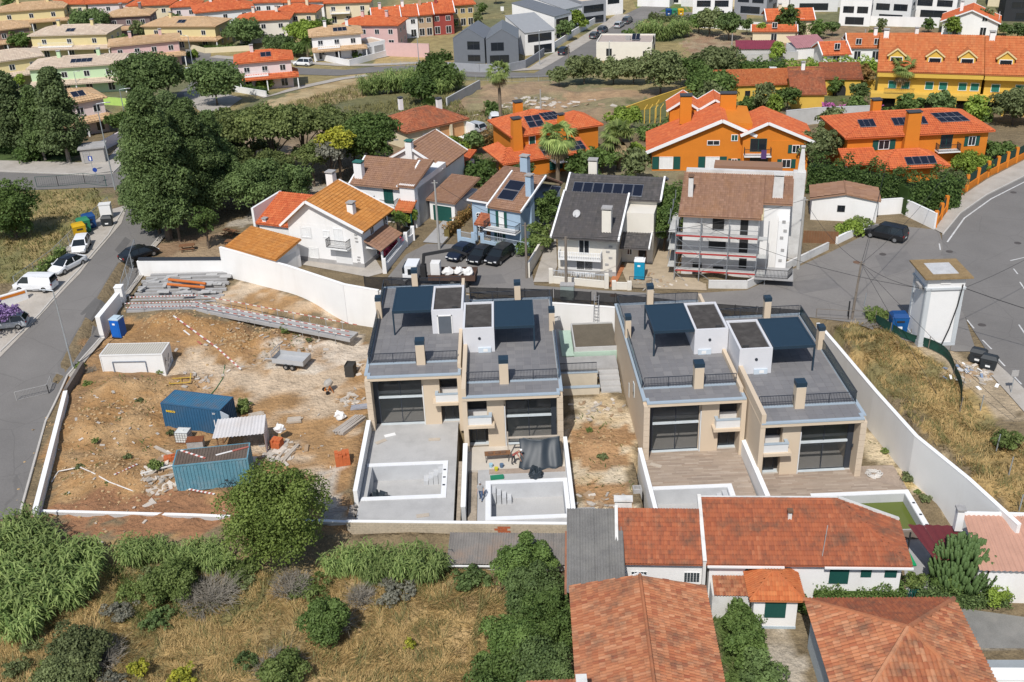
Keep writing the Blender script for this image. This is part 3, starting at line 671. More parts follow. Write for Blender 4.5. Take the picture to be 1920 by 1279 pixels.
# garden walls
def wall(label,pts,h,th=.3,mat=None,capm=None,z0=None,sub=None,cat='wall',name='garden_wall',zb=-1.2,group='white garden walls',world=True,top=None):
    """wall along a polyline; top follows the ground unless top gives absolute heights"""
    t=thing(name,label,cat,(pts[0][0],pts[0][1],0),0,group);a=MB();c=MB();ox,oy=pts[0][:2]
    for i in range(len(pts)-1):
        p=np.array(pts[i][:2]);q=np.array(pts[i+1][:2]);L=np.linalg.norm(q-p);d=(q-p)/L;n=np.array([-d[1],d[0]])*th/2
        k=max(1,int(L/3)) if top is None else 1
        for s in range(k):
            u=p+(q-p)*s/k;v=p+(q-p)*(s+1)/k
            zu,zv=(float(gz(*u))+h,float(gz(*v))+h) if top is None else (top[i]+(top[i+1]-top[i])*s/k,top[i]+(top[i+1]-top[i])*(s+1)/k)
            bu,bv=(min(float(gz(*u)),zu)+zb,min(float(gz(*v)),zv)+zb) if z0 is None else (z0,z0)
            def prism4(mb,nn,b0,b1,t0,t1):
                P4=[(u-nn,b0),(v-nn,b1),(v+nn,b1),(u+nn,b0),(u-nn,t0),(v-nn,t1),(v+nn,t1),(u+nn,t0)]
                mb.add([(w_[0]-ox,w_[1]-oy,z_) for w_,z_ in P4],[(0,3,2,1),(4,5,6,7),(0,1,5,4),(1,2,6,5),(2,3,7,6),(3,0,4,7)])
            prism4(a,n,bu,bv,zu-.06,zv-.06);prism4(c,n*1.12,zu-.06,zv-.06,zu,zv)
    a.build('wall_body',mat or white_r,t);c.build('coping',capm or mat or white_r,t);return t
wtop=M('white_coping',(.84,.84,.83),rough=.8,var=.03)
conc_w=M('concrete_wall',(.50,.50,.49),rough=.9,var=.1,scale=.7,stain=(.38,.37,.35),stain_amt=.5)
wall('white capped wall beside the yard, left of the first pool',[(-13.05,80.3),(-13.05,69.6)],0,.32,white_r,wtop,z0=-2,top=[1.25,1.25])
wall('white capped wall dividing the first two terraces',[(-4.33,75.9),(-4.33,66.9)],0,.34,conc_w,wtop,z0=-2,top=[1.25,1.25])
wall('white capped wall right of the second pool, by the dirt gap',[(4.2,76.3),(4.2,65.9)],0,.3,white_r,wtop,z0=-2,top=[1.25,1.25])
wall('white capped wall left of the third villa terrace',[(10.35,74.1),(10.5,65.0)],0,.3,white_r,wtop,z0=-2,top=[1.25,1.25])
wall('stepped white wall dividing the plank terraces',[(19.1,74.4),(19.2,71.2),(19.35,64.9)],0,.34,white_r,wtop,z0=-2,top=[1.45,1.4,1.35])
block=M('blockwork',(.47,.40,.30),rough=.95,var=.2,scale=1.2,fine=8)
bw=wall('low block wall with a white cap in front of the first two pools',[(-13.4,66.35),(4.15,64.95)],0,.25,M('mortar',(.40,.36,.29),rough=.95),wtop,z0=-1.3,top=[.75,.7])
bk=MB().box(-.24,-.02,-.085,.24,.02,.085).mesh('block',block);bk2=MB().box(-.24,-.02,-.085,.24,.02,.085).mesh('block',M('brick_red',(.42,.12,.05),var=.2))
_a=math.atan2(-1.4,17.55)
for j in range(8):
    for i in range(35):
        u=.25+i*.5+(j % 2)*.25
        if u > 17.4:continue
        p=(u*math.cos(_a)+.135*math.sin(_a),u*math.sin(_a)-.135*math.cos(_a),.6-j*.2-.003*i)
        link('block',bk2 if (i in (23,24) and j in (1,2,3) or (i,j) == (12,6)) else bk,bw,loc=p,rot=(0,0,_a))
wall('pale wall running along the foot of the site yard',[(-38.5,69.9),(-26,68.6),(-13.5,67.0)],0,.25,M('render_grey',(.48,.48,.48),var=.12),wtop,z0=-1.6,top=[.35,.3,.2])
wall('tall white boundary wall holding up the dry slope beside the rightmost villa',[(29.9,91.5),(30.3,87),(30.9,77.5),(31.7,70),(33.4,64),(34.8,58.6)],0,.3,white_r,wtop,z0=-1.5,top=[3.4,3.5,3.9,4.05,4.1,3.9])
wall('long white wall between the site yard and the left road',[(-38.6,69.0),(-43.0,88.3)],0,.35,white_r,wtop,z0=-2,top=[.95,1.05])
wall('grey block wall end between the yard and the road',[(-43.1,88.6),(-43.0,93.3)],0,.3,M('dark_block',(.16,.14,.125),var=.25),None,z0=-1,top=[1.1,1.5])
wall('white wall panel beside the blue portable toilet',[(-43.5,100.4),(-43.2,106.2)],0,.5,white_r,wtop,z0=-.5,top=[3.0,3.1])
# white retaining wall behind the villas and black slatted fences on it
wall('white retaining wall along the lane behind the villas',[(-13.7,101.0),(-4.4,100.3),(4.5,98.9),(10.6,97.3),(19,94.4),(28.4,91.8)],0,.3,white_r,wtop,z0=-.5,top=[4.4,3.3,3.2,3.2,3.15,3.15])
slatm=M('fence_black',(.022,.023,.026),rough=.5,var=.1)
def slat_fence(label,a,b,z,h=1.5):
    a=np.array(a,float);b=np.array(b,float);L=np.linalg.norm(b-a);t=thing('slat_fence',label,'fence',(a[0],a[1],z),math.atan2(b[1]-a[1],b[0]-a[0]),'black slatted fences on the white wall')
    n=max(1,round(L/2.6))
    for k in range(n+1):MB().box(L*k/n-.035,-.035,-.1,L*k/n+.035,.035,h).build('post',slatm,t)
    sm=MB().box(.0,-.012,-.05,L,.012,.05).mesh('slat',slatm)
    for k in range(int(h/.118)):link('slat',sm,t,loc=(0,0,.08+k*.118),rot=(R(20),0,0))
for i,(a,b,l) in enumerate([((-15.3,101.9),(-9.5,100.9),'black slatted fence panel behind the crane truck and the left villa'),((-4.2,100.5),(4.4,99.1),'long black slatted fence behind the second villa'),((4.6,99.05),(8.3,98.1),'black slatted fence left of the ladder'),((8.9,97.95),(10.7,97.45),'short black slatted fence right of the ladder'),((10.8,97.4),(13.9,96.3),'black slatted fence behind the third villa corner'),((14.0,96.3),(17.0,95.2),'black slatted fence behind the third villa rear chimney'),((20.2,94.2),(24.2,93.1),'black slatted fence behind the rightmost roof terrace'),((24.3,93.05),(28.4,91.95),'last black slatted fence before the dry slope')]):
    slat_fence(l,a,b,3.2 if i else 4.3)
# gap between the villas: tank with green boards, steps, railing
mint=M('insulation_green',(.42,.55,.46),rough=.8,var=.1);bitum=M('sand_bed',(.135,.115,.085),rough=.95,var=.2,scale=1,fine=8)
t=thing('raised_tank','raised planter filled with dark soil, edged by pale green boards','planter',(5.6,91.2,0))
MB().box(.5,.25,0,4.75,.4,1.75).box(.5,.4,0,.62,5.7,1.75).box(.62,5.58,0,4.75,5.7,1.75).build('wall',conc_w,t)
MB().box(.62,.4,0,4.75,5.58,1.6).build('soil',bitum,t);MB().box(.45,.14,.25,4.75,.24,1.3).box(-.75,.1,.9,.45,5.6,1.0).build('insulation_board',mint,t)
MB().box(4.25,88.6,-.2,10.1,91.1,.95).box(4.25,91.1,-.2,5.1,97.3,.9).build('courtyard_slab',concrete2,kind='structure')
t=thing('retaining_steps','concrete retaining wall with a black railing between the two twin villas','retaining wall',(4.3,85.3,0))
MB().box(0,0,-.3,3.7,.3,.75).box(0,1.4,-.3,3.6,1.65,1.55).build('wall',M('render_cream',(.56,.50,.40),rough=.9,var=.1),t)
MB().box(-.02,-.06,.75,3.76,.36,.83).box(-.02,1.36,1.55,3.66,1.7,1.62).build('coping',coping,t)
for k in range(4):MB().box(3.9,.2+k*.8,-.3,5.8,3.4,.15+k*.2).build('step',concrete,t)
mb=MB();mb.bar((.05,1.5,2.6),(3.55,1.5,2.6),.06);mb.bar((.05,1.5,1.8),(3.55,1.5,1.8),.04)
for k in range(29):mb.bar((.06+k*.125,1.5,1.62),(.06+k*.125,1.5,2.6),.028)
mb.build('railing',anthr,t)
# drain pits in the dirt gap
for l,x,y in (('open concrete drain pit beside the second pool wall',5.2,66.6),('small grey drain box in the dirt gap beside the third villa',9.6,69.7)):
    t=thing('drain_pit',l,'drain pit',(x,y,0));s=.75 if 'open' in l else .35
    MB().box(-s,-s,-.6,s,-s+.12,.35).box(-s,s-.12,-.6,s,s,.35).box(-s,-s+.12,-.6,-s+.12,s-.12,.35).box(s-.12,-s+.12,-.6,s,s-.12,.35).build('wall',concrete2,t)
    MB().box(-s+.12,-s+.12,-.5,s-.12,s-.12,.05).build('lid',conc_w,t)
# ================================================================ HOUSE KIT
terra=tile_mat('tiles_orange',[(.46,.13,.045),(.51,.16,.058),(.42,.115,.04),(.54,.19,.07),(.46,.14,.05)],lich=.22)
terra_old=tile_mat('tiles_weathered',[(.33,.10,.048),(.39,.128,.06),(.30,.09,.045),(.42,.155,.078),(.35,.112,.055),(.27,.088,.048)],lichen=(.10,.075,.055),lich=.75)
terra_light=tile_mat('tiles_light',[(.41,.16,.075),(.47,.20,.10),(.35,.12,.058),(.50,.24,.13),(.40,.145,.068),(.30,.095,.05)],lichen=(.10,.075,.055),lich=.75)
ochre=tile_mat('tiles_ochre',[(.46,.19,.045),(.52,.225,.06),(.43,.17,.04),(.55,.25,.07)],lich=.25)
brown_t=tile_mat('tiles_brown',[(.27,.155,.10),(.31,.18,.12),(.24,.135,.09),(.34,.205,.14)],lichen=(.33,.17,.07),lich=.4)
charc=tile_mat('tiles_charcoal',[(.085,.08,.08),(.105,.098,.098),(.072,.07,.07),(.125,.115,.112)],lichen=(.13,.11,.085),lich=.35)
tan_t=tile_mat('tiles_tan',[(.52,.34,.19),(.57,.385,.22),(.48,.31,.17),(.60,.41,.25)],lichen=(.30,.24,.17),lich=.3)
palet=tile_mat('tiles_pale',[(.58,.46,.35),(.62,.50,.39),(.54,.43,.33),(.66,.55,.43)],lichen=(.36,.30,.25),lich=.3)
redt=tile_mat('tiles_red',[(.54,.125,.045),(.60,.155,.055),(.48,.105,.04),(.63,.185,.07)],lich=.15)
RIDGE={}
def ridge_mat(m):
    if m.name not in RIDGE:
        RIDGE[m.name]=m
    return RIDGE[m.name]
white_w=M('wall_white',(.80,.79,.775),rough=.9,var=.045,scale=.7,fine=18,stain=(.55,.52,.47),stain_amt=.25,stain_scale=.3,streak=True)
cream_w=M('wall_cream',(.70,.61,.43),rough=.9,var=.06);yellow_w=M('wall_yellow',(.66,.43,.08),rough=.9,var=.08,scale=.5,stain=(.52,.33,.07),stain_amt=.4)
paley_w=M('wall_pale_yellow',(.66,.56,.30),rough=.9,var=.06);pink_w=M('wall_pink',(.62,.42,.40),rough=.9,var=.06);palepink_w=M('wall_pale_pink',(.70,.60,.59),rough=.9,var=.05)
orange_w=M('wall_orange',(.62,.20,.022),rough=.9,var=.09,scale=.5,fine=12,stain=(.52,.16,.02),stain_amt=.4,stain_scale=.4)
blue_w=M('wall_blue',(.34,.45,.56),rough=.9,var=.06);green_w=M('wall_green',(.50,.66,.42),rough=.9,var=.06);grey_w=M('wall_slate',(.15,.165,.19),rough=.8,var=.06)
offw_w=M('wall_offwhite',(.72,.68,.60),rough=.9,var=.06,stain=(.50,.46,.40),stain_amt=.3);old_w=M('wall_old_plaster',(.62,.61,.59),rough=.95,var=.12,scale=.9,stain=(.36,.34,.32),stain_amt=.6,stain_scale=.55)
trim_w=M('trim_white',(.80,.80,.79),rough=.7,var=.03);shut_g=M('shutter_green',(.012,.075,.062),rough=.6,var=.1);shut_w=M('shutter_white',(.74,.74,.73),rough=.7);shut_d=M('shutter_dark',(.03,.036,.04),rough=.6)
wood_b=M('wood_brown',(.20,.10,.05),rough=.8,var=.2);stone_m=M('stone_grey',(.36,.35,.34),rough=.9,var=.2,fine=6);solar=M('solar_cell',(.012,.015,.026),rough=.18,var=.1,spec=.6);alu=M('aluminium',(.55,.57,.6),rough=.35,metal=.8)
iron_b=M('iron_black',(.03,.03,.032),rough=.6);dark_in=M('dark_opening',(.03,.03,.03),rough=.9);brick_o=M('brick_path',(.42,.16,.07),var=.15)
def lerp(a,b,t):return a+(b-a)*t
def tile_slope(A,B,C,D,tw=.24,tl=.36,hump=.085,seed=0):
    """rows of curved tiles on the plane A(eave left) B(eave right) C(ridge right) D(ridge left); returns verts, quads, shade per tile"""
    A,B,C,D=(np.array(p,float) for p in (A,B,C,D));r=np.random.default_rng(seed)
    e=B-A;Le=np.linalg.norm(e);e=e/Le
    Dm=(C+D)/2-A;up=Dm-e*np.dot(Dm,e);Ls=np.linalg.norm(up);up=up/Ls;nrm=np.cross(e,up);nrm=nrm if nrm[2] > 0 else -nrm
    uA,uB=0.0,Le;uD=np.dot(D-A,e);uC=np.dot(C-A,e);n=max(1,int(round(Ls/tl)));V=[];F=[];T=[];nv=0
    colr=r.random(997);prof_u=np.array([0,.28,.62]);prof_h=np.array([0,1.,1.])
    for i in range(n):
        t0,t1=i/n,(i+1)/n;tm=(t0+t1)/2;l=lerp(uA,uD,tm);rr=lerp(uB,uC,tm)
        c0=int(math.floor(l/tw));c1=int(math.ceil(rr/tw))
        if rr-l < .05:continue
        us=((np.arange(c0,c1+1)[:,None]+prof_u[None])*tw).ravel();hs=np.tile(prof_h,c1+1-c0)*hump
        k=(us >= l-.02) & (us <= rr+.02);us=us[k];hs=hs[k]
        if len(us) < 2:continue
        us=np.clip(us,l,rr);s0=t0*Ls-.03;s1=t1*Ls+.02;jig=r.uniform(-.006,.006)
        lo=A+us[:,None]*e+s0*up+(hs[:,None]+.045+jig)*nrm;hi=A+us[:,None]*e+s1*up+(hs[:,None]*.85)*nrm
        # side shift so hip edges stay straight
        m=len(us);V.append(lo);V.append(hi);a=np.arange(m-1)+nv
        F.append(np.stack([a,a+1,a+1+m,a+m],1));ti=np.floor((us[:-1]+1e-4)/tw).astype(int)-c0
        T.append((.5*colr[(np.arange(c1-c0+3)+c0) % 997]+.5*r.random(c1-c0+3))[ti]);nv += 2*m
    if not V:return np.zeros((0,3)),np.zeros((0,4),int),np.zeros(0)
    return np.concatenate(V),np.concatenate(F),np.concatenate(T)
class House:
    def __init__(s,name,label,cat,base,rz,w_,d_,h,wall_m,group=None,z=None,plinth=None,body=True):
        s.w,s.d,s.h=w_,d_,h;s.t=thing(name,label,cat,(base[0],base[1],base[2] if z is None else z),rz,group);s.wm=wall_m;s.tris=[]
        if body:
            MB().box(0,0,-1.5,w_,d_,h).build('wall',wall_m,s.t)
            if plinth:MB().box(-.04,-.04,-1.4,w_+.04,d_+.04,.55).build('plinth',plinth,s.t)
    def fb(s,mb,face,u0,u1,z0,z1,a,b,mi=0):
        """box on a face: u along it, z up, a..b outward"""
        if face == 'F':return mb.box(u0,-a,z0,u1,-b,z1,mi)
        if face == 'B':return mb.box(u0,s.d+a,z0,u1,s.d+b,z1,mi)
        if face == 'R':return mb.box(s.w+a,u0,z0,s.w+b,u1,z1,mi)
        return mb.box(-a,u0,z0,-b,u1,z1,mi)
    def win(s,face,u,z,w_=1.2,h=1.2,frame=None,pane=None,shutters=None,bars=1,surround=None,off=0.0,door=False):
        fm=frame or trim_w;f=MB();b=.07;o=off
        for q in ((u,u+b,z,z+h),(u+w_-b,u+w_,z,z+h),(u+b,u+w_-b,z,z+b),(u+b,u+w_-b,z+h-b,z+h)):s.fb(f,face,*q,o-.02,o+.06)
        for k in range(bars):c=u+w_*(k+1)/(bars+1);s.fb(f,face,c-.03,c+.03,z+b,z+h-b,o-.02,o+.05)
        if surround:
            g=.14
            for q in ((u-g,u-.001,z-g,z+h+g),(u+w_+.001,u+w_+g,z-g,z+h+g),(u,u+w_,z-g,z-.001),(u,u+w_,z+h+.001,z+h+g)):s.fb(f,face,*q,o-.02,o+.035,1)
        ob=f.build('door' if door else 'window',[fm,surround or fm],s.t)
        p=MB();s.fb(p,face,u+b*.9,u+w_-b*.9,z+b*.9,z+h-b*.9,o-.02,o+.02);p.build('pane',pane or dglass,ob)
        if shutters:
            sw=w_*.5
            for a0 in (u-sw-.03,u+w_+.03):q=MB();s.fb(q,face,a0,a0+sw,z-.02,z+h+.02,o-.0,o+.07);q.build('shutter',shutters,ob)
        return ob
    def part(s,name,mat,*boxes,parent=None,kind=None):
        mb=MB()
        for b in boxes:mb.box(*b)
        return mb.build(name,mat,parent or s.t,kind=kind)
    def slope(s,A,B,C,D,mat,th=.16,tw=.24,tl=.36,name='roof',under=None,hump=.085):
        mb=MB();q=[A,B,C,D] if np.linalg.norm(np.array(C)-np.array(D)) > .02 else [A,B,C]
        mb.slab(q,th);r=mb.build(name,under or mat,s.t)
        V,F,T=tile_slope(A,B,C,D,tw,tl,hump,seed=len(bpy.data.objects) % 9973)
        if len(F):link('tiles',np_mesh('tiles',V,F,mat,tv=T),r,kind='stuff')
        return r
    def ridge(s,pts,mat,r=.11,tl=.4):
        mb=MB()
        for a,b in zip(pts[:-1],pts[1:]):
            a=Vector(a);b=Vector(b);n=max(1,int((b-a).length/tl))
            for k in range(n):mb.tube([a.lerp(b,k/n),a.lerp(b,min(1,(k+1.06)/n))],[r,r*.9],6)
        return mb.build('ridge_tiles',mat,s.t,kind='stuff')
    def gable(s,axis,rise,mat,ov=.4,x0=None,x1=None,y0=None,y1=None,h=None,verge=True,tw=.24,tl=.36,off=None,wall=True,wallm=None,th=.16,ridge=True,ovg=None):
        x0=0 if x0 is None else x0;x1=s.w if x1 is None else x1;y0=0 if y0 is None else y0;y1=s.d if y1 is None else y1;h=s.h if h is None else h
        g=ov if ovg is None else ovg
        if axis == 'x':
            c=(y0+y1)/2 if off is None else off;kf=rise/(c-y0);kb=rise/(y1-c)
            s.slope((x0-g,y0-ov,h-ov*kf+th),(x1+g,y0-ov,h-ov*kf+th),(x1+g,c,h+rise+th),(x0-g,c,h+rise+th),mat,th,tw,tl)
            s.slope((x1+g,y1+ov,h-ov*kb+th),(x0-g,y1+ov,h-ov*kb+th),(x0-g,c,h+rise+th),(x1+g,c,h+rise+th),mat,th,tw,tl)
            if ridge:s.ridge([(x0-g,c,h+rise+th+.04),(x1+g,c,h+rise+th+.04)],mat)
            if wall:MB().add([(x0+.01,y0+.01,h),(x0+.01,y1-.01,h),(x0+.01,c,h+rise),(x1-.01,y0+.01,h),(x1-.01,y1-.01,h),(x1-.01,c,h+rise)],[(0,2,1),(3,4,5),(0,1,4,3),(0,3,5,2),(1,2,5,4)]).build('gable',wallm or s.wm,s.t)
            if verge:
                for xx in (x0-g-.06,x1+g-.14):
                    for ya,za in ((y0-ov-.05,h-ov*kf),(y1+ov+.05,h-ov*kb)):MB().bar((xx+.1,ya,za+th+.02),(xx+.1,c,h+rise+th+.02),.2,.26).build('verge',trim_w,s.t)
        else:
            c=(x0+x1)/2 if off is None else off;kl=rise/(c-x0);kr=rise/(x1-c)
            s.slope((x0-ov,y1+g,h-ov*kl+th),(x0-ov,y0-g,h-ov*kl+th),(c,y0-g,h+rise+th),(c,y1+g,h+rise+th),mat,th,tw,tl)
            s.slope((x1+ov,y0-g,h-ov*kr+th),(x1+ov,y1+g,h-ov*kr+th),(c,y1+g,h+rise+th),(c,y0-g,h+rise+th),mat,th,tw,tl)
            if ridge:s.ridge([(c,y0-g,h+rise+th+.04),(c,y1+g,h+rise+th+.04)],mat)
            if wall:MB().add([(x0+.01,y0+.01,h),(x1-.01,y0+.01,h),(c,y0+.01,h+rise),(x0+.01,y1-.01,h),(x1-.01,y1-.01,h),(c,y1-.01,h+rise)],[(0,1,2),(3,5,4),(0,3,4,1),(0,2,5,3),(1,4,5,2)]).build('gable',wallm or s.wm,s.t)
            if verge:
                for yy in (y0-g+.04,y1+g-.04):
                    for xa,za in ((x0-ov-.05,h-ov*kl),(x1+ov+.05,h-ov*kr)):MB().bar((xa,yy,za+th+.02),(c,yy,h+rise+th+.02),.2,.26).build('verge',trim_w,s.t)
    def hip(s,rise,mat,ov=.5,x0=None,x1=None,y0=None,y1=None,h=None,tw=.24,tl=.36,th=.16,ridge=True,under=None):
        x0=-ov if x0 is None else x0-ov;x1=s.w+ov if x1 is None else x1+ov;y0=-ov if y0 is None else y0-ov;y1=s.d+ov if y1 is None else y1+ov;h=(s.h if h is None else h)+th
        W_,D_=x1-x0,y1-y0;zr=h+rise
        if W_ >= D_:p,q=(x0+D_/2,(y0+y1)/2,zr),(x1-D_/2,(y0+y1)/2,zr)
        else:p,q=((x0+x1)/2,y0+W_/2,zr),((x0+x1)/2,y1-W_/2,zr)
        a,b,c,d=(x0,y0,h),(x1,y0,h),(x1,y1,h),(x0,y1,h)
        if W_ >= D_:L=[(a,b,q,p),(b,c,q,q),(c,d,p,q),(d,a,p,p)]
        else:L=[(a,b,p,p),(b,c,q,p),(c,d,q,q),(d,a,p,q)]
        for l in L:s.slope(*l,mat,th,tw,tl,under=under)
        if ridge:
            s.ridge([p,q] if (Vector(p)-Vector(q)).length > .3 else [p,tuple(np.array(p)+[0,.05,0])],mat)
            for e,f in ((a,p),(b,q if W_ >= D_ else p),(c,q),(d,p if W_ >= D_ else q)):s.ridge([e,f],mat)
        return p,q
    def mono(s,z0,z1,mat,x0=None,x1=None,y0=None,y1=None,ov=.35,back=False,th=.14,tw=.24,tl=.36,axis='y',name='roof',under=None):
        x0=-ov if x0 is None else x0;x1=s.w+ov if x1 is None else x1;y0=-ov if y0 is None else y0;y1=s.d+ov if y1 is None else y1
        if axis == 'y':return s.slope((x0,y0,z0),(x1,y0,z0),(x1,y1,z1),(x0,y1,z1),mat,th,tw,tl,name,under=under)
        if axis == '-x':return s.slope((x0,y1,z0),(x0,y0,z0),(x1,y0,z1),(x1,y1,z1),mat,th,tw,tl,name,under=under)
        return s.slope((x1,y0,z0),(x1,y1,z0),(x0,y1,z1),(x0,y0,z1),mat,th,tw,tl,name,under=under)
    def flat(s,mat,par=.35,capm=None,z=None):
        z=s.h if z is None else z;a=MB();t=.2
        a.box(0,0,z,s.w,t,z+par).box(0,s.d-t,z,s.w,s.d,z+par).box(0,t,z,t,s.d-t,z+par).box(s.w-t,t,z,s.w,s.d-t,z+par);a.build('parapet',capm or s.wm,s.t)
        MB().box(t,t,z+.004,s.w-t,s.d-t,z+.05).build('roof',mat,s.t)
    def chimney(s,x,y,z0,h,sx=.6,sy=.6,mat=None,cap=None,pots=False,taper=0):
        a=MB();p=sx/2;q=sy/2;k=1-taper
        a.add([(x-p,y-q,z0),(x+p,y-q,z0),(x+p,y+q,z0),(x-p,y+q,z0),(x-p*k,y-q*k,z0+h),(x+p*k,y-q*k,z0+h),(x+p*k,y+q*k,z0+h),(x-p*k,y+q*k,z0+h)],[(0,3,2,1),(4,5,6,7),(0,1,5,4),(1,2,6,5),(2,3,7,6),(3,0,4,7)])
        c=a.build('chimney',mat or s.wm,s.t);p *= k;q *= k
        MB().box(x-p*.7,y-q*.7,z0+h,x+p*.7,y+q*.7,z0+h+.16).build('vent',dark_in,c)
        MB().box(x-p-.07,y-q-.07,z0+h+.16,x+p+.07,y+q+.07,z0+h+.3).build('cap',cap or stone_m,c);return c
    def solar(s,A,B,C,D,nx_,ny_,lift=.16):
        """grid of panels on the plane of a roof slope (same corner order as slope)"""
        A,B,C,D=(np.array(p,float) for p in (A,B,C,D));n=np.cross(B-A,D-A);n=n/np.linalg.norm(n);n=n if n[2] > 0 else -n
        for i in range(nx_):
            for j in range(ny_):
                g=.03;f=lambda u,v:lerp(lerp(A,B,u),lerp(D,C,u),v)+n*lift
                u0,u1,v0,v1=(i+g)/nx_,(i+1-g)/nx_,(j+g)/ny_,(j+1-g)/ny_
                o=MB().slab([f(u0,v0),f(u1,v0),f(u1,v1),f(u0,v1)],.05).build('solar_panel',alu,s.t)
                e=.03;q=[f(lerp(u0,u1,a),lerp(v0,v1,b))+n*.006 for a,b in ((e,e),(1-e,e),(1-e,1-e),(e,1-e))]
                MB().slab(q,.01).build('cells',solar,o)
    def rail(s,pts,mat=None,h=.95,step=.14,name='railing',bw=.03):
        mb=MB()
        for a,b in zip(pts[:-1],pts[1:]):
            a=np.array(a,float);b=np.array(b,float);L=np.linalg.norm(b-a);up=np.array([0,0,h])
            mb.bar(a+up,b+up,.05);mb.bar(a+up*.1,b+up*.1,.035);k=0
            while k < L:p=a+(b-a)*k/L;mb.bar(p,p+up,bw);k += step
        return mb.build(name,mat or iron_b,s.t)
    def balcony(s,face,u0,u1,z,dep=1.1,mat=None,railm=None,step=.14,slabm=None,rh=.95,bw=.03):
        a=MB();s.fb(a,face,u0,u1,z-.16,z,.0,dep);b=a.build('balcony',slabm or trim_w,s.t)
        if face == 'F':P=[(u0+.05,0,z),(u0+.05,-dep+.05,z),(u1-.05,-dep+.05,z),(u1-.05,0,z)]
        elif face == 'R':P=[(s.w,u0+.05,z),(s.w+dep-.05,u0+.05,z),(s.w+dep-.05,u1-.05,z),(s.w,u1-.05,z)]
        else:P=[(0,u0+.05,z),(-dep+.05,u0+.05,z),(-dep+.05,u1-.05,z),(0,u1-.05,z)]
        s.rail(P,railm,h=rh,step=step,bw=bw);return b
def frame2(L,Rr,h=0.0):
    """base point, turn and width from two picture points seen h above the ground (left and right end of a front)"""
    a=GX(L[0],L[1],h);b=GX(Rr[0],Rr[1],h);z=(a[2]+b[2])/2;a=W(L[0],L[1],z+h);b=W(Rr[0],Rr[1],z+h)
    return np.array([a[0],a[1],z]),math.atan2(b[1]-a[1],b[0]-a[0]),float(np.hypot(b[0]-a[0],b[1]-a[1]))
# ================================================================ HOUSES ALONG THE LANE
GRP='houses along the lane'
# white house with ochre roof -------------------------------------------------
b,rz,w_=frame2((549,486),(684,503))
H=House('house','white house with an ochre tiled roof and a small iron balcony, beside the site yard','house',b,rz,w_,6.4,4.7,white_w,GRP,plinth=stone_m)
H.gable('y',2.7,ochre,ov=.6,off=3.1,ovg=.7,tw=.28,tl=.42)
H.win('F',1.7,3.0,1.2,1.15,trim_w,shut_w,surround=grey_white);H.win('F',4.5,3.25,.9,.85,trim_w,shut_w);H.win('F',2.4,.5,1.15,1.2,trim_w,shut_w,surround=grey_white)
H.win('F',5.9,2.6,1.2,1.9,trim_w,shut_w,door=True);H.balcony('F',5.3,8.0,2.45,1.0,railm=iron_b);H.part('garage_door',grey_white,(5.9,-.05,.3,8.0,.02,1.7))
for k,(u,z) in enumerate([(8.6,3.9),(8.6,3.5),(8.65,3.1),(8.7,1.2),(8.6,.85),(8.65,.5)]):H.part('stone',stone_m,(u,-.05,z,u+.35,.01,z+.18))
H.chimney(7.4,2.0,4.9,1.9,.75,.75,white_w);H.chimney(2.4,6.6,5.5,3.0,.9,.9,white_w)
H.part('porch_floor',trim_w,(w_,.8,2.1,w_+1.9,5.5,2.3));H.mono(2.2,3.2,brown_t,x0=w_+.0,x1=w_+2.1,y0=.4,y1=5.8,axis='x',name='porch_roof');H.part('post',trim_w,(w_+1.7,1.0,-.4,w_+1.9,1.2,2.1));H.part('post',trim_w,(w_+1.7,5.2,-.4,w_+1.9,5.4,2.1))
H.win('R',2.0,3.2,.9,1.0,trim_w);H.win('R',5.2,3.1,1.0,1.1,trim_w);H.win('R',3.0,.3,1.2,1.8,trim_w)
# its garage wing and the red roofed wing
b2=W(430,490,3);H2=House('garage','low white garage with an ochre tiled lean-to roof, left of the white house','garage',(-32.1,113.3,3),R(-36),7.6,3.7,2.2,white_w)
H2.mono(2.25,3.3,ochre,y0=-.25,y1=3.9,tw=.28,tl=.42);H2.part('wall_top',white_w,(0,3.4,2.2,7.6,3.65,3.1));H2.part('garage_door',grey_white,(7.58,.5,0,7.64,3.1,2.0))
for xx in (0,7.4):MB().add([(xx,0,2.2),(xx,3.6,2.2),(xx,3.6,3.15),(xx+.2,0,2.2),(xx+.2,3.6,2.2),(xx+.2,3.6,3.15)],[(0,2,1),(3,4,5),(0,1,4,3),(0,3,5,2),(1,2,5,4)]).build('gable',white_w,H2.t)
H3=House('annex','white annex with a bright red sloping roof behind the ochre roofed house','annex',(-29.6,118.6,3),R(-22),6.6,5.2,2.9,white_w)
H3.mono(3.0,4.9,redt,tw=.28,tl=.42);H3.part('side_parapet',trim_w,(-.5,-.4,2.0,-.2,5.9,4.9));H3.chimney(.8,.2,2.6,.7,.5,.5,white_w)
# long white wall of that plot, facing the yard
wall('tall white plot wall facing the site yard below the ochre roofs',[(-33.2,113.4),(-24.7,108.0),(-17.6,102.6),(-13.8,101.0)],0,.3,white_r,wtop,z0=-.5,top=[5.15,4.85,4.65,4.5])
t=wall('white wall with a dark metal rail behind the concrete beams',[(-43.4,114.4),(-33.2,113.5)],0,.3,white_r,wtop,z0=0,top=[3.4,3.4]);MB().bar((.2,.1,3.6),(10.1,-.8,3.6),.35,.3).build('metal_rail',anthr,t)
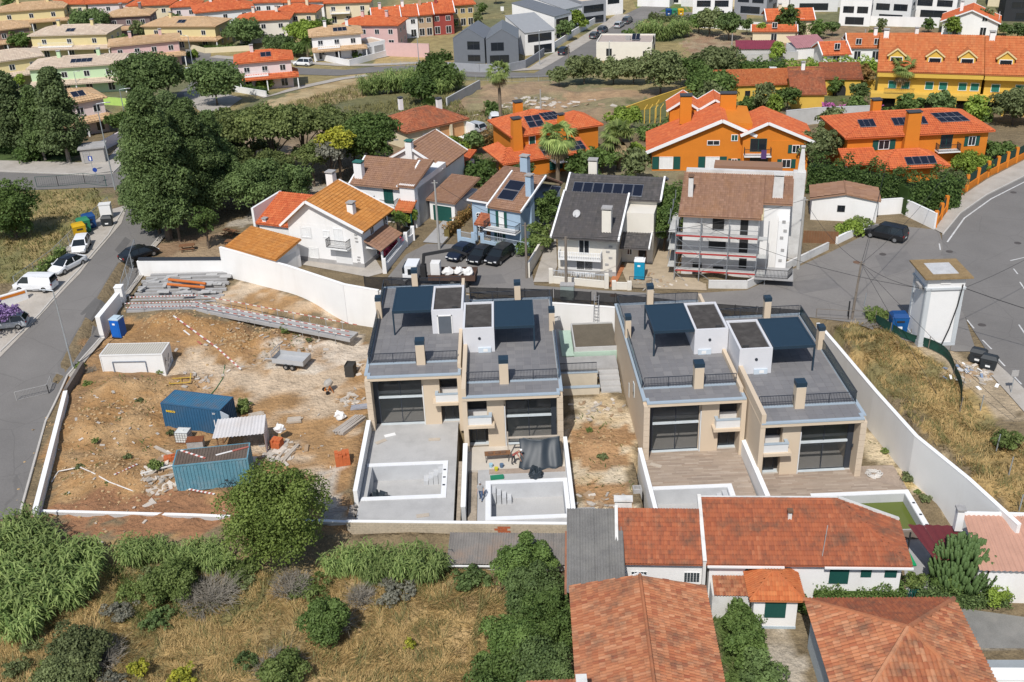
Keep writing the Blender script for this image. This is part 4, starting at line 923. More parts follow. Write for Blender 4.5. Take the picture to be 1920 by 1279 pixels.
# white house with brown roof -------------------------------------------------
b,rz,w_=frame2((672,410),(772,421))
H=House('house','white house with a long brown roof and green capped chimneys','house',b,rz,w_+1.2,8.5,4.8,white_w,GRP)
W5=w_+1.2
H.gable('x',1.9,brown_t,ov=.5,x1=W5-2.0,off=4.2,tw=.26);H.part('cross_wall',white_w,(W5-2.0,-.9,-1,W5,8.5,5.5));H.mono(5.3,6.9,brown_t,x0=W5-2.2,x1=W5+.15,y0=-1.1,y1=5)
H.part('verge',trim_w,(W5-2.3,-1.15,5.2,W5-2.1,5.0,5.35));H.chimney(.4,.8,4.0,3.1,1.1,.8,white_w,cap=M('cap_green',(.03,.14,.12)));H.chimney(4.2,7.5,5.5,2.6,.9,.7,white_w,cap=MATS['cap_green'])
H.win('F',4.0,2.5,1.3,2.0,shut_g,shut_g,bars=2,door=True);H.balcony('F',2.6,6.0,2.35,1.2,railm=iron_b);H.win('F',2.8,.2,2.6,1.4,shut_d,shut_d);H.mono(2.6,3.5,terra,x0=W5-2.3,x1=W5+.1,y0=-2.3,y1=-.6,name='porch_roof');H.part('post',shut_g,(W5-.2,-2.1,-.5,W5-.05,-1.95,2.5));H.win('F',W5-1.3,.1,.9,2.0,wood_b,dark_in,door=True,off=.9)
H2=House('house','white wing with a brown gable roof behind the green capped chimneys','house',(b[0]+3.0,b[1]+7.2,b[2]),rz,8.2,7.5,4.9,white_w);H2.gable('y',2.3,brown_t,ov=.4,tw=.26)
H3=House('garage','brown roofed lean-to with a green door left of the pale blue house','garage',(-9.6,125.2,3),R(-28),3.6,6.0,2.5,white_w);H3.mono(2.7,3.9,brown_t,tw=.26);H3.win('F',.5,0,2.6,2.0,shut_g,shut_g,bars=0,door=True)
H3=House('house','low red roofed outbuilding behind the white house by the trees','house',(-13.5,140.0,3),R(-22),8,5,2.4,white_w);H3.mono(2.5,3.6,redt)
# pale blue house -------------------------------------------------------------
b,rz,w_=frame2((888,440),(990,458))
H=House('house','pale blue house with dark green shutters and two black solar panels','house',b,rz,w_,8.5,4.5,blue_w,GRP,plinth=None)
H.mono(4.6,6.0,brown_t,x0=-.3,x1=3.3,y0=-.3,y1=8.6,axis='y');H.part('verge',trim_w,(-.45,-.4,4.4,3.4,-.15,4.6))
H.part('front_bay',blue_w,(3.4,-1.6,-1,w_,0,4.6));H.slope((3.3,-1.9,4.7),(w_+.25,-1.9,4.7),(w_+.25,4.4,7.0),(3.3,4.4,7.0),brown_t);H.slope((w_+.25,8.8,4.8),(3.3,8.8,4.8),(3.3,4.4,7.0),(w_+.25,4.4,7.0),brown_t)
H.part('verge',trim_w,(3.15,-2.0,4.6,3.32,-1.8,4.9));MB().bar((3.22,-1.95,4.78),(3.22,4.4,7.12),.18,.22).build('verge',trim_w,H.t);MB().bar((w_+.3,-1.95,4.78),(w_+.3,4.4,7.12),.18,.22).build('verge',trim_w,H.t)
k=2.3/6.3;H.solar((3.7,-.5,4.7+1.4*k),(6.0,-.5,4.7+1.4*k),(6.0,2.9,4.7+4.8*k),(3.7,2.9,4.7+4.8*k),1,2)
H.chimney(w_-.1,1.0,2.0,6.0,.7,.8,blue_w);H.chimney(3.0,8.0,5,2.7,1,.8,blue_w)
for u,z in ((.9,2.6),(.95,.9)):
    f=MB();f.tube([(u,-.06,z),(u,.02,z)],.42,16);o=f.build('round_window',trim_w,H.t);MB().tube([(u,-.075,z),(u,0,z)],.33,16).build('pane',dglass,o)
    MB().box(u-.33,-.09,z-.02,u+.33,-.07,z+.02).box(u-.02,-.095,z-.33,u+.02,-.075,z+.33).build('glazing_bar',trim_w,o)
H.win('F',2.2,3.0,.9,1.0,shut_g,shut_g);H.win('F',4.6,2.35,.7,1.9,trim_w,shut_w,shutters=shut_g,off=1.6,bars=1,door=True);H.win('F',4.3,.5,.7,1.2,trim_w,shutters=shut_g,off=1.6);H.win('F',1.9,0,.8,1.9,wood_b,wood_b,bars=0,door=True)
H.part('balcony',trim_w,(3.2,-2.9,2.15,w_,-1.6,2.3));H.rail([(3.25,-1.6,2.3),(3.25,-2.85,2.3),(w_-.05,-2.85,2.3),(w_-.05,-1.6,2.3)],h=.9)
H.slope((1.3,-1.9,2.3),(3.5,-1.9,2.3),(3.4,-.2,3.1),(1.3,-.2,3.1),terra_old,name='porch_roof');H.part('post',blue_w,(1.3,-1.8,-1,1.6,-1.5,2.2));H.win('R',3,2.6,.9,1.2,trim_w);H.win('R',3,.4,.9,1.2,trim_w)
H.solar((w_+.2,4.5,4.4),(w_+1.6,4.5,4.4),(w_+1.6,6.0,5.3),(w_+.2,6.0,5.3),1,1)
# white house with charcoal roof ----------------------------------------------
b,rz,w_=frame2((1047,512),(1140,518));w_=6.4
H=House('house','white house with a charcoal roof and a row of seven solar panels','house',b,rz,w_,8.0,4.6,offw_w,GRP,plinth=stone_m)
kk=2.5/7.8
H.slope((-.5,-1.0,4.6),(w_+.35,-1.0,4.6),(w_+.35,6.8,7.1),(-.5,6.8,7.1),charc,tw=.3,tl=.38)
H.part('rear_wing',offw_w,(-.2,7.0,-1,9.9,13.5,6.3));H.slope((-.5,6.6,6.5),(10.3,6.6,6.5),(10.3,10.2,8.0),(-.5,10.2,8.0),charc,tw=.3,tl=.38);H.slope((10.3,13.9,6.5),(-.5,13.9,6.5),(-.5,10.2,8.0),(10.3,10.2,8.0),charc,tw=.3,tl=.38)
H.part('stair_bay',offw_w,(w_,4.2,-1,9.9,7.0,5.9))
for p_,q_ in [((x,-1.05,4.66),(x,6.8,7.18)) for x in (-.55,w_+.4)]+[((x,y,6.58),(x,10.2,8.1)) for x in (-.55,10.35) for y in (6.55,13.95)]:MB().bar(p_,q_,.2,.24).build('verge',trim_w,H.t)
k2=1.5/3.6
H.solar((.2,7.0,6.5+.4*k2),(8.2,7.0,6.5+.4*k2),(8.2,8.9,6.5+2.3*k2),(.2,8.9,6.5+2.3*k2),7,1)
H.chimney(5.3,.6,4.9,2.6,1.0,.9,offw_w);H.chimney(1.8,12.2,6.6,2.4,1.0,.8,offw_w)
for u,z in ((5.6,3.4),(5.3,2.8),(5.6,2.1),(5.2,1.3),(5.6,.6),(5.2,4.0)):H.part('stone',stone_m,(u,-.06,z,u+.4,.01,z+.22))
H.win('F',2.3,2.45,1.2,1.9,trim_w,dglass,door=True);o=H.balcony('F',.2,4.9,2.2,1.0,railm=trim_w,step=.19,slabm=trim_w,rh=.8,bw=.1);H.win('F',2.0,.55,1.9,1.15,trim_w);H.part('recess',grey_white,(.6,-.02,.3,4.7,.02,1.8))
H.rail([(1.6,-.5,-.4),(4.2,-.5,-.4)],trim_w,h=.9,step=.19,name='balustrade',bw=.1)
H.slope((w_+.1,1.8,2.7),(9.7,1.8,2.7),(9.7,4.3,3.6),(w_+.1,4.3,3.6),charc,name='porch_roof',tw=.3);MB().bar((9.75,1.7,2.75),(9.75,4.3,3.68),.16,.22).build('verge',trim_w,H.t)
H.win('F',8.3,.0,.9,2.1,wood_b,dark_in,bars=0,off=-4.2+.02,door=True);H.win('F',7.0,.9,.6,.9,trim_w,off=-4.18)
for y in (8.6,11.0):o=MB().box(9.86,y,3.2,9.95,y+1.0,4.6).build('window',trim_w,H.t);MB().box(9.94,y+.08,3.28,9.965,y+.92,4.52).build('pane',dglass,o)
H.part('balcony',trim_w,(9.9,8.4,2.3,11.3,12.5,2.45));H.rail([(9.95,8.45,2.45),(11.25,8.45,2.45),(11.25,12.4,2.45),(9.95,12.4,2.45)],trim_w,h=.9,step=.2,bw=.07)
d=MB();c=Vector((1.6,2.6,6.1));n=Vector((-.25,-.75,.6)).normalized();x=n.cross(Vector((0,0,1))).normalized();y=x.cross(n)
rim_p=[c+n*.0+(x*math.cos(a)+y*math.sin(a))*.45 for a in [2*math.pi*k/14 for k in range(14)]];mid=[c-n*.1+(x*math.cos(a)+y*math.sin(a))*.25 for a in [2*math.pi*k/14 for k in range(14)]]
d.add(rim_p+mid+[c-n*.13],[(k,(k+1) % 14,14+(k+1) % 14,14+k) for k in range(14)]+[(14+k,14+(k+1) % 14,28) for k in range(14)]);d.bar(c-n*.1,c+Vector((.1,.1,-.75)),.05);d.bar(c-y*.4,c+n*.5,.03);d.build('satellite_dish',M('dish_grey',(.5,.5,.5)),H.t)
# house in scaffolding --------------------------------------------------------
b,rz,w_=frame2((1277,513),(1412,521))
H=House('house','old grey-white house with a brown roof, wrapped in scaffolding','house',b,rz,w_+.3,9.5,7.2,old_w,GRP)
W8=w_+.3
H.slope((-.5,-.7,7.0),(W8+.2,-.7,7.0),(W8+.2,6.0,9.6),(-.5,6.0,9.6),brown_t);H.slope((W8+.2,1.6,7.9),(W8+3.2,1.6,7.9),(W8+3.2,6.0,9.6),(W8+.2,6.0,9.6),brown_t);H.slope((W8+3.2,11,7.6),(-.5,11,7.6),(-.5,6.0,9.6),(W8+3.2,6.0,9.6),brown_t)
H.part('ridge_wall',old_w,(-.3,5.9,9.2,W8+4.0,6.5,9.95));H.part('side_wing',white_w,(W8,2.0,-1,W8+3.0,9.5,7.9));H.part('stair_bay',white_w,(W8+1.9,.6,-1,W8+3.0,2.0,6.4));H.part('pier',old_w,(W8+3.1,5.5,-1,W8+4.4,6.6,10.1))
H.part('verge',M('verge_cream',(.6,.5,.3)),(W8+.1,-.75,6.9,W8+.3,1.8,7.3))
for (u,z,ww,hh) in ((3.1,5.3,1.2,1.5),(6.0,4.9,.8,1.7),(6.0,2.7,.9,1.7),(2.8,3.2,1.8,.8),(1.2,-.3,1.0,1.7),(3.4,.2,1.1,.9),(6.1,1.1,.8,1.1)):H.win('F',u,z,ww,hh,iron_b,dark_in)
for (u,z) in ((.3,6.2),(.5,5.2),(.2,4.4),(.4,3.0),(.25,1.8)):H.part('stone',stone_m,(W8+1.95+u,.54,z,W8+2.3+u,.61,z+.3))
H.chimney(.5,2.3,7.6,2.6,.5,.6,old_w,cap=rusty);H.chimney(W8+1.6,2.8,7.4,3.2,1.1,.8,old_w,cap=old_w,taper=.1);H.chimney(W8+3.9,6.2,10,2.6,.8,.5,old_w,cap=old_w,taper=.6)
H.part('roof_edge',brown_t,(2.5,9.5,8.6,W8+2,11.5,9.3));H.part('terrace',concrete2,(W8-.2,-2.4,.9,W8+3.8,.6,1.1));H.rail([(W8-.1,-2.35,1.1),(W8+3.2,-2.35,1.1),(W8+3.7,-1.0,1.1)],h=.95)
H.balcony('R',6.5,8.5,3.2,1.2)
sc=thing('scaffolding','steel scaffolding with red toe boards around the old house','scaffolding',b,rz)
steel=M('scaffold_steel',(.38,.40,.42),rough=.45,metal=.5);deck=M('scaffold_deck',(.48,.48,.46),rough=.7,var=.2);redb=M('scaffold_red',(.40,.05,.045),rough=.7);sm=MB().tube([(0,0,-.3),(0,0,6.9)],.05,6).mesh('upright',steel)
for x in (-.6,2.0,4.9,W8-.1,W8+.9):
    for y in (-1.9,-.9):link('upright',sm,sc,loc=(x,y,0))
for y in (1.5,4.5,7.5):
    for x in (-1.5,-.6):link('upright',sm,sc,loc=(x,y,0))
for z in (1.1,3.1,5.1):
    for x0,x1 in ((-.6,2.0),(2.0,4.9),(4.9,W8-.1)):
        MB().box(x0+.05,-1.85,z,x1-.05,-.95,z+.06).build('deck',deck,sc);MB().box(x0+.05,-1.93,z+.05,x1-.05,-1.89,z+.22).build('toe_board',redb,sc)
        MB().bar((x0,-1.9,z+1.0),(x1,-1.9,z+1.0),.045).bar((x0,-1.9,z+.5),(x1,-1.9,z+.5),.045).build('guard_rail',steel,sc)
    MB().box(-1.45,-.8,z,-.65,7.4,z+.06).box(W8-.05,-1.85,z,W8+.85,-.95,z+.06).build('deck',deck,sc);MB().bar((-1.5,-.9,z+1),(-1.5,7.5,z+1),.045).build('guard_rail',steel,sc)
for a,c in (((-.6,-1.95,5.1),(2.0,-1.95,3.1)),((2.0,-1.95,3.1),(-.6,-1.95,1.2)),((4.9,-1.95,3.1),(2.0,-1.95,1.1)),((2,-1.95,1.1),(4.0,-1.95,-.2)),((-.6,-1.95,1.1),(.8,-1.95,-.2))):MB().bar(a,c,.045).build('brace',steel,sc)
# shed and walls beyond
b,rz,w_=frame2((1519,412),(1628,408));H=House('shed','low white shed with a brown fibre roof in front of the tall hedge','shed',(b[0],b[1],3),R(-14),7.6,4.2,2.7,white_w)
H.gable('y',.7,brown_t,ov=.25,verge=False,tw=.3,tl=.9);H.win('F',3.0,1.2,.9,.8,iron_b)
wall('scalloped white wall below the cypress hedge beside the main road',[tuple(G(1618,405)[:2]),tuple(G(1690,400)[:2]),tuple(G(1752,430)[:2])],2.0,.25,white_w,trim_w,zb=-.5)
wall('low white wall with climbing plants beside the black car',[tuple(G(1568,458)[:2]),tuple(G(1630,428)[:2])],.9,.25,white_w,trim_w,zb=-.5)
wall('grey garden wall in front of the scaffolded house',[tuple(G(1328,540)[:2]),tuple(G(1400,541)[:2]),tuple(G(1462,512)[:2]),tuple(G(1552,468)[:2])],.9,.22,old_w,old_w,zb=-.5,group='plot walls of the lane')
t=thing('board_fence','brown timber board fence beside the scaffolded house','fence',G(1505,455),R(-12));bm_=MB().box(0,-.02,0,.28,.02,1.5).mesh('board',wood_b)
for k in range(13):link('board',bm_,t,loc=(k*.3,0,0))
# front garden walls with piers
def plot_wall(label,pts,h,mat,railh=.7,capm=None,gate=None):
    ln=[G(*p) for p in pts];t=wall(label,[tuple(p[:2]) for p in ln],h,.22,mat,capm or mat,zb=-.4,group='plot walls of the lane');ox,oy=ln[0][:2];mb=MB()
    for a,c in zip(ln[:-1],ln[1:]):
        L=np.linalg.norm((c-a)[:2]);n=int(L/.16);z=float(gz(a[0],a[1]))
        if railh:
            mb.bar((a[0]-ox,a[1]-oy,z+h+railh),(c[0]-ox,c[1]-oy,z+h+railh),.04)
            for k in range(n):p=a+(c-a)*(k+.5)/n;mb.bar((p[0]-ox,p[1]-oy,z+h),(p[0]-ox,p[1]-oy,z+h+railh),.03)
    if railh:mb.build('railing',M('rail_pale',(.5,.55,.6)),t)
    for p in ln:MB().box(p[0]-ox-.22,p[1]-oy-.22,p[2]-.3,p[0]-ox+.22,p[1]-oy+.22,p[2]+h+railh+.15).build('pier',mat,t)
    return t
plot_wall('cream wall with white railings in front of the charcoal roofed house',[(1033,530),(1137,540)],.8,offw_w);plot_wall('cream wall piece right of the orange brick path',[(1151,542),(1180,543)],.8,offw_w,railh=0)
plot_wall('pale blue garden wall with railings in front of the blue house',[(905,462),(990,478)],.8,blue_w);plot_wall('pale blue wall and piers beside the driveway',[(862,457),(888,462)],.9,blue_w)
plot_wall('white garden wall with pink flowers beside the ochre roofed house',[(722,512),(762,462),(775,450)],.9,white_w);plot_wall('beige side wall rising beside the charcoal roofed house',[(990,520),(1040,430)],1.6,offw_w,railh=0)
drape('brick_path',[(1139,538),(1152,540),(1172,500),(1160,496)],.08,brick_o);drape('driveway',[(1000,530),(1032,530),(1045,500),(1042,445),(1020,470)],.08,paving);drape('driveway',[(793,455),(830,458),(880,400),(850,385),(835,410)],.08,concrete2)
drape('forecourt',[(1180,540),(1325,545),(1322,520),(1275,515),(1270,440),(1205,440),(1165,505)],.05,M('forecourt_dust',(.42,.34,.24),rough=.95,var=.2));drape('forecourt',[(520,488),(690,520),(720,512),(700,480),(560,480)],.05,paving)
# ---------------------------------------------------------------- orange houses
OG='orange houses with red roofs'
cap_d=M('chimney_cap',(.06,.065,.075))
b,rz,w_=frame2((966,322),(1093,305));rz=R(20)
H=House('house','orange house with twin tapering chimneys and several solar arrays, behind the tall palms','house',b,rz,9.0,8.5,5.0,orange_w,OG)
p,q=H.hip(2.1,redt,ov=.6,tw=.3);H.part('lower_wing',orange_w,(-2.4,-3.0,-1,9.5,0,2.4));H.slope((-3.0,-3.5,2.5),(10,-3.5,2.5),(10,.1,3.6),(-1.2,.1,3.6),redt,tw=.3);H.slope((-3,5,2.5),(-3.0,-3.5,2.5),(-1.2,.1,3.6),(-1.2,3.2,3.6),redt,tw=.3)
H.chimney(.2,-.5,2.6,5.0,1.5,1.3,orange_w,cap_d,taper=.2);H.chimney(7.0,-.3,2.6,4.6,1.2,1.1,orange_w,cap_d,taper=.35);H.chimney(3.2,6.5,5.5,2.4,1.2,1,orange_w,cap_d)
H.part('right_wing',orange_w,(9,1.5,-1,13.6,7.5,4.4));H.hip(1.4,redt,ov=.5,x0=9.0,x1=13.7,y0=1.5,y1=7.5,h=4.4,tw=.3)
kf=2.1/(4.25+.6)
H.solar((2.6,.6,5.16+1.2*kf),(5.0,.6,5.16+1.2*kf),(5.0,3.0,5.16+3.6*kf),(2.6,3.0,5.16+3.6*kf),2,2);H.solar((5.4,1.6,5.16+2.2*kf),(8.2,1.6,5.16+2.2*kf),(7.4,3.2,5.16+3.8*kf),(5.0,3.2,5.16+3.8*kf),4,2);ks=1.1/3.6
H.solar((3.2,-3.0,2.5+.5*ks),(6.4,-3.0,2.5+.5*ks),(6.4,-.9,2.5+2.6*ks),(3.2,-.9,2.5+2.6*ks),3,2);H.solar((7.3,-3.0,2.5+.5*ks),(9.7,-3.0,2.5+.5*ks),(9.7,-.9,2.5+2.6*ks),(7.3,-.9,2.5+2.6*ks),3,2)
H.win('F',2.2,3.3,1.0,1.5,trim_w,shut_g,bars=0);H.win('F',5.6,3.4,1.4,1.3,trim_w,dglass,shutters=None);MB().box(.2,-3.08,.6,1.0,-2.98,1.9).box(4.0,-3.08,.5,6.0,-2.98,1.9).build('window',shut_g,H.t);H.win('R',2,2.9,1.2,1.2,trim_w,off=3.5)
H.part('conservatory',M('pergola_white',(.7,.7,.68)),(4.0,-5.2,2.0,7.2,-3.4,2.12))
b,rz,w_=frame2((1222,320),(1405,320))
H=House('house','wide orange house with a white edged gable and tall green shutters','house',b,rz,w_,9.0,2.7,orange_w,OG)
# long mono-pitch front gable rising to the right
def gable_wall(H,pts,y0,y1,mat,name='gable'):
    n=len(pts);mb=MB();mb.add([(x,y0,z) for x,z in pts]+[(x,y1,z) for x,z in pts],[tuple(range(n)),tuple(range(2*n-1,n-1,-1))]+[(i,i+n,(i+1) % n+n,(i+1) % n) for i in range(n)]);return mb.build(name,mat,H.t)
gable_wall(H,[(0,2.69),(w_,2.69),(w_,6.6),(9.2,6.9),(0,3.0)],.01,8.9,orange_w)
H.slope((-.8,9.3,2.75),(-.8,-.5,2.75),(9.3,-.5,7.1),(9.3,9.3,7.1),redt,tw=.3,tl=.4);H.slope((w_+.6,-.5,5.0),(w_+.6,9.3,5.0),(9.3,9.3,7.1),(9.3,-.5,7.1),redt,tw=.3,tl=.4)
MB().bar((-.85,-.52,2.72),(9.3,-.52,7.12),.2,.42).build('verge',trim_w,H.t);MB().bar((9.3,-.52,7.12),(w_+.65,-.52,5.0),.2,.42).build('verge',trim_w,H.t)
H.part('right_block',orange_w,(w_-1.2,-.6,-1,w_+7.6,7.0,4.4));H.slope((w_+8.3,-1.0,4.3),(w_+8.3,7.6,4.3),(w_+2.0,7.6,6.9),(w_+2.0,-1.0,6.9),redt,tw=.3);H.slope((w_-1.6,7.6,5.2),(w_-1.6,-1.0,5.2),(w_+2.0,-1,6.9),(w_+2.0,7.6,6.9),redt,tw=.3);MB().bar((w_+8.3,-1.05,4.25),(w_+2.0,-1.05,6.9),.2,.35).build('verge',trim_w,H.t);MB().bar((w_-1.6,-1.05,5.2),(w_+2.0,-1.05,6.9),.2,.35).build('verge',trim_w,H.t);gable_wall(H,[(w_-1.2,4.3),(w_+7.6,4.3),(w_+2.0,6.7),(w_-1.2,5.3)],-.55,6.9,orange_w)
for u in (1.0,7.3):H.win('F',u,.25,1.9,1.75,trim_w,shut_w,shutters=shut_g,bars=2,door=True)
H.win('F',7.4,3.6,1.7,.7,trim_w);H.win('F',10.6,4.2,.9,.9,trim_w,shut_g);H.win('F',10.8,.9,.8,.8,trim_w,shutters=shut_g);H.win('F',w_-.2,2.9,2.2,1.8,shut_g,dglass,off=.6,door=True);H.balcony('F',w_-1.0,w_+2.6,2.6,1.8,railm=iron_b);H.win('F',w_+5.4,2.7,1.0,1.1,trim_w,shutters=shut_g,off=.6);H.win('F',w_+4.2,.6,1.2,1.2,trim_w,shutters=shut_g,off=.6);H.win('F',w_-.1,.1,2.4,1.9,shut_g,dglass,off=.6,door=True)
H.part('towel',M('towel_purple',(.10,.05,.16)),(w_+1.2,-1.95,2.3,w_+1.9,-1.85,3.5));H.chimney(4.6,6.0,5,3.8,1.6,1.2,orange_w,cap_d);H.chimney(10.5,7.0,6.0,2.8,2.2,1.0,orange_w,cap_d)
H.part('rear_block',orange_w,(2.5,9.0,-1,11,14,6.0));H.gable('y',1.3,redt,x0=2.5,x1=6.5,y0=9.2,y1=14,h=6.0,tw=.3,ov=.4);H.gable('y',1.3,redt,x0=6.8,x1=11,y0=9.2,y1=14,h=6.0,tw=.3,ov=.4)
b,rz,w_=frame2((1590,262),(1875,250),4.8)
H=House('house','orange house with three solar arrays and a hipped porch, beside the main road','house',b,R(2),19,9.5,5.0,orange_w,OG)
p,q=H.hip(1.9,redt,ov=.6,tw=.3,tl=.4);kf=1.9/(4.75+.6)
for x0,x1,n in ((2.0,4.2,3),(6.6,11.2,6)):H.solar((x0,1.3,5.2+1.9*kf),(x1,1.3,5.2+1.9*kf),(x1,3.0,5.2+3.6*kf),(x0,3.0,5.2+3.6*kf),n,1)
H.solar((13.0,1.5,5.2+2.1*kf),(17.0,1.5,5.2+2.1*kf),(16.0,3.6,5.2+4.2*kf),(12.2,3.6,5.2+4.2*kf),4,2)
H.part('porch',orange_w,(3.5,-4.5,-1,11.0,0,2.2));H.hip(1.5,redt,ov=.7,x0=3.2,x1=11.2,y0=-4.8,y1=.2,h=2.2,tw=.3,tl=.4);H.slope((-1.2,-3.2,2.4),(3.5,-3.2,2.4),(3.5,.1,3.6),(-1.2,.1,3.6),redt,tw=.3,tl=.4);kp=1.5/3.2
H.solar((6.2,-5.2,2.36+.3*kp),(10.2,-5.2,2.36+.3*kp),(10.2,-3.8,2.36+1.7*kp),(6.2,-3.8,2.36+1.7*kp),4,1,lift=.22)
H.chimney(8.3,-.4,2.5,5.6,2.0,1.1,orange_w,cap_d,taper=.12);H.chimney(5.6,6,6,2.2,1.2,1,orange_w,cap_d);H.win('F',4.2,3.2,1.5,1.3,trim_w,shutters=shut_g);H.win('F',16.4,3.1,1.0,1.3,trim_w,shutters=shut_g);H.balcony('F',12.0,15.0,2.8,1.2);H.win('F',12.6,2.9,1.6,1.9,shut_g,door=True);H.part('post',trim_w,(-1.0,-3.0,-1,-.8,-2.8,2.3))
t=thing('roadside_wall','orange roadside wall with dark green fence panels along the bend','wall',(0,0,0));mb=MB();ln=[G(*p) for p in ((1752,428),(1790,372),(1850,332),(1920,297),(2040,262))];gp=MB()
for a,c in zip(ln[:-1],ln[1:]):
    n=max(1,int(np.linalg.norm(c-a)/2.6))
    for k in range(n):
        p=a+(c-a)*k/n;q=a+(c-a)*(k+1)/n;mb.bar((*p[:2],p[2]+.2),(*q[:2],q[2]+.2),.3,1.4);MB().box(p[0]-.2,p[1]-.2,p[2]-.5,p[0]+.2,p[1]+.2,p[2]+2.2).build('pier',orange_w,t)
        MB().bar((*(p+(q-p)*.1)[:2],p[2]+1.5),(*(p+(q-p)*.9)[:2],q[2]+1.5),.05,1.1).build('fence_panel',M('panel_dark_green',(.015,.05,.04)),t)
mb.build('wall_body',orange_w,t)
# ---------------------------------------------------------------- yellow houses
YG='yellow houses at the right'
for (px,lab,extra) in (((1640,1862),'yellow house with a dormered orange roof behind a palm',3),((1866,2040),'second yellow house with a dormered roof at the picture edge',1)):
    b,rz,w_=frame2((px[0],206),(px[1],216));rz=R(-17);w_=15.6 if extra == 3 else 12
    if extra == 1:b=np.array([61.3+15.9*math.cos(R(-17)),170.8+15.9*math.sin(R(-17))-.6,1.8])
    H=House('house',lab,'house',b,rz,w_,9.5,6.3,yellow_w,YG)
    H.slope((-.4,-1.2,6.6),(w_,-1.2,6.6),(w_,5.5,11.2),(-.4,5.5,11.2),terra,tw=.34,tl=.5);H.slope((w_,10,8.0),(-.4,10,8.0),(-.4,5.5,11.2),(w_,5.5,11.2),terra,tw=.34,tl=.5);H.part('cornice',yellow_w,(-.3,-1.1,5.7,w_,0,6.5));gable_wall(H,[(-.0,6.2),(w_,6.2),(w_,7.2),(0,7.2)],.2,9.0,yellow_w)
    for e in ((0.02,.2),(w_-.2,w_-.02)):MB().add([(e[0],0,6.3),(e[0],9.5,6.3),(e[0],9.5,8.1),(e[0],5.5,11.05),(e[1],0,6.3),(e[1],9.5,6.3),(e[1],9.5,8.1),(e[1],5.5,11.05)],[(0,3,2,1),(4,5,6,7),(0,1,5,4),(1,2,6,5),(2,3,7,6),(3,0,4,7)]).build('gable',yellow_w,H.t)
    for u in ((2.4,8.2,13.0) if extra == 3 else (2.6,8.5)):
        o=MB().box(u-1.2,.6,7.2,u+1.2,4.0,8.8).build('dormer',yellow_w,H.t);MB().box(u-.95,.52,7.5,u+.95,.62,8.6).build('window',trim_w,o);MB().box(u-.85,.48,7.58,u+.85,.54,8.5).build('pane',dglass,o)
        MB().add([(u-1.2,.6,8.8),(u+1.2,.6,8.8),(u,.6,9.7),(u-1.2,4.4,8.8),(u+1.2,4.4,8.8),(u,4.4,9.7)],[(0,1,2),(3,5,4),(0,2,5,3),(1,4,5,2)]).build('gable',yellow_w,o);MB().bar((u-1.45,.5,8.7),(u,.5,9.85),.25,.2).bar((u+1.45,.5,8.7),(u,.5,9.85),.25,.2).build('verge',M('verge_yellow',(.72,.58,.30)),o);MB().slab([(u-1.5,.4,8.75),(u,.4,9.85),(u,4.4,9.85),(u-1.5,4.4,8.75)],.1).slab([(u,.4,9.85),(u+1.5,.4,8.75),(u+1.5,4.4,8.75),(u,4.4,9.85)],.1).build('roof',terra,o)
    for u in ((1.6,3.6,7.2,9.3,12.2,14.0) if extra == 3 else (1.0,4.5,7,9.5)):H.win('F',u,3.6,1.3,1.3,trim_w,M('shutter_teal',(.02,.16,.13)),bars=0)
    H.part('veranda_roof',yellow_w,(-1,-2.0,2.5,w_-.3,0,3.2));
    for u in (.6,3.4,6.4,9.4,12.2):
        if u < w_-2:H.win('F',u,.0,2.4,2.2,iron_b,dglass,bars=2,off=.02,door=True)
    for u in (-.9,2.9,5.9,8.9,11.8):H.part('post',yellow_w,(u,-1.9,-1,u+.3,-1.6,2.5))
    H.rail([(1.0,-1.9,3.2),(5.6,-1.9,3.2)],h=.9);H.chimney(.6,5,10.2,1.6,.8,.8,white_w)
# low yellow outbuildings and the bougainvillea wall
b,rz,w_=frame2((1340,190),(1505,195));H=House('outbuilding','long low yellow building with an old tiled roof and one solar panel','outbuilding',b,R(-3),13.5,5.0,2.6,yellow_w);H.slope((-.4,-.4,2.8),(6,-.4,2.8),(5.0,5.3,4.2),(-.4,5.3,4.2),terra);H.slope((6,-.4,2.8),(13.9,-.4,2.8),(13.9,5.3,4.2),(5.0,5.3,4.2),terra);H.solar((.8,1.2,3.2),(2.8,1.2,3.05),(2.8,3.8,3.6),(.8,3.8,3.85),2,1);H.win('F',5.2,.8,.9,.9,iron_b)
b,rz,w_=frame2((1484,205),(1530,195));H=House('outbuilding','small yellow outbuilding with a steep weathered tile roof above the grey wall','outbuilding',b,R(-8),5.2,7,2.4,yellow_w);H.mono(2.6,5.4,terra_old,y1=7.4);H.part('wall_rear',yellow_w,(0,6.6,0,5.2,7,5.2));H.chimney(2.2,6.6,5,1.2,.6,.6,white_w)
b,rz,w_=frame2((1540,180),(1582,175));H=House('outbuilding','yellow outbuilding with an arched doorway under a brown tiled roof','outbuilding',b,R(-10),6.5,5.5,2.9,yellow_w);H.mono(3.1,4.6,terra_old);o=MB();o.add([(2+1.1*math.cos(a)+1,-.05,1.1+1.1*math.sin(a)) for a in [math.pi*k/8 for k in range(9)]]+[(1.9,-.05,0),(4.1,-.05,0)],[tuple(range(9))+(9,10)]);o.build('doorway',dark_in,H.t)
wall('grey retaining wall hung with purple bougainvillea',[tuple(G(1472,238)[:2]),tuple(G(1530,232)[:2]),tuple(G(1640,228)[:2])],2.6,.3,conc_w,conc_w,zb=-1,group='walls behind the orange houses')
wall('stepped yellow boundary wall among the garden trees',[tuple(G(1175,215)[:2]),tuple(G(1240,192)[:2]),tuple(G(1300,172)[:2]),tuple(G(1345,190)[:2])],1.4,.25,yellow_w,yellow_w,zb=-1,group='walls behind the orange houses')
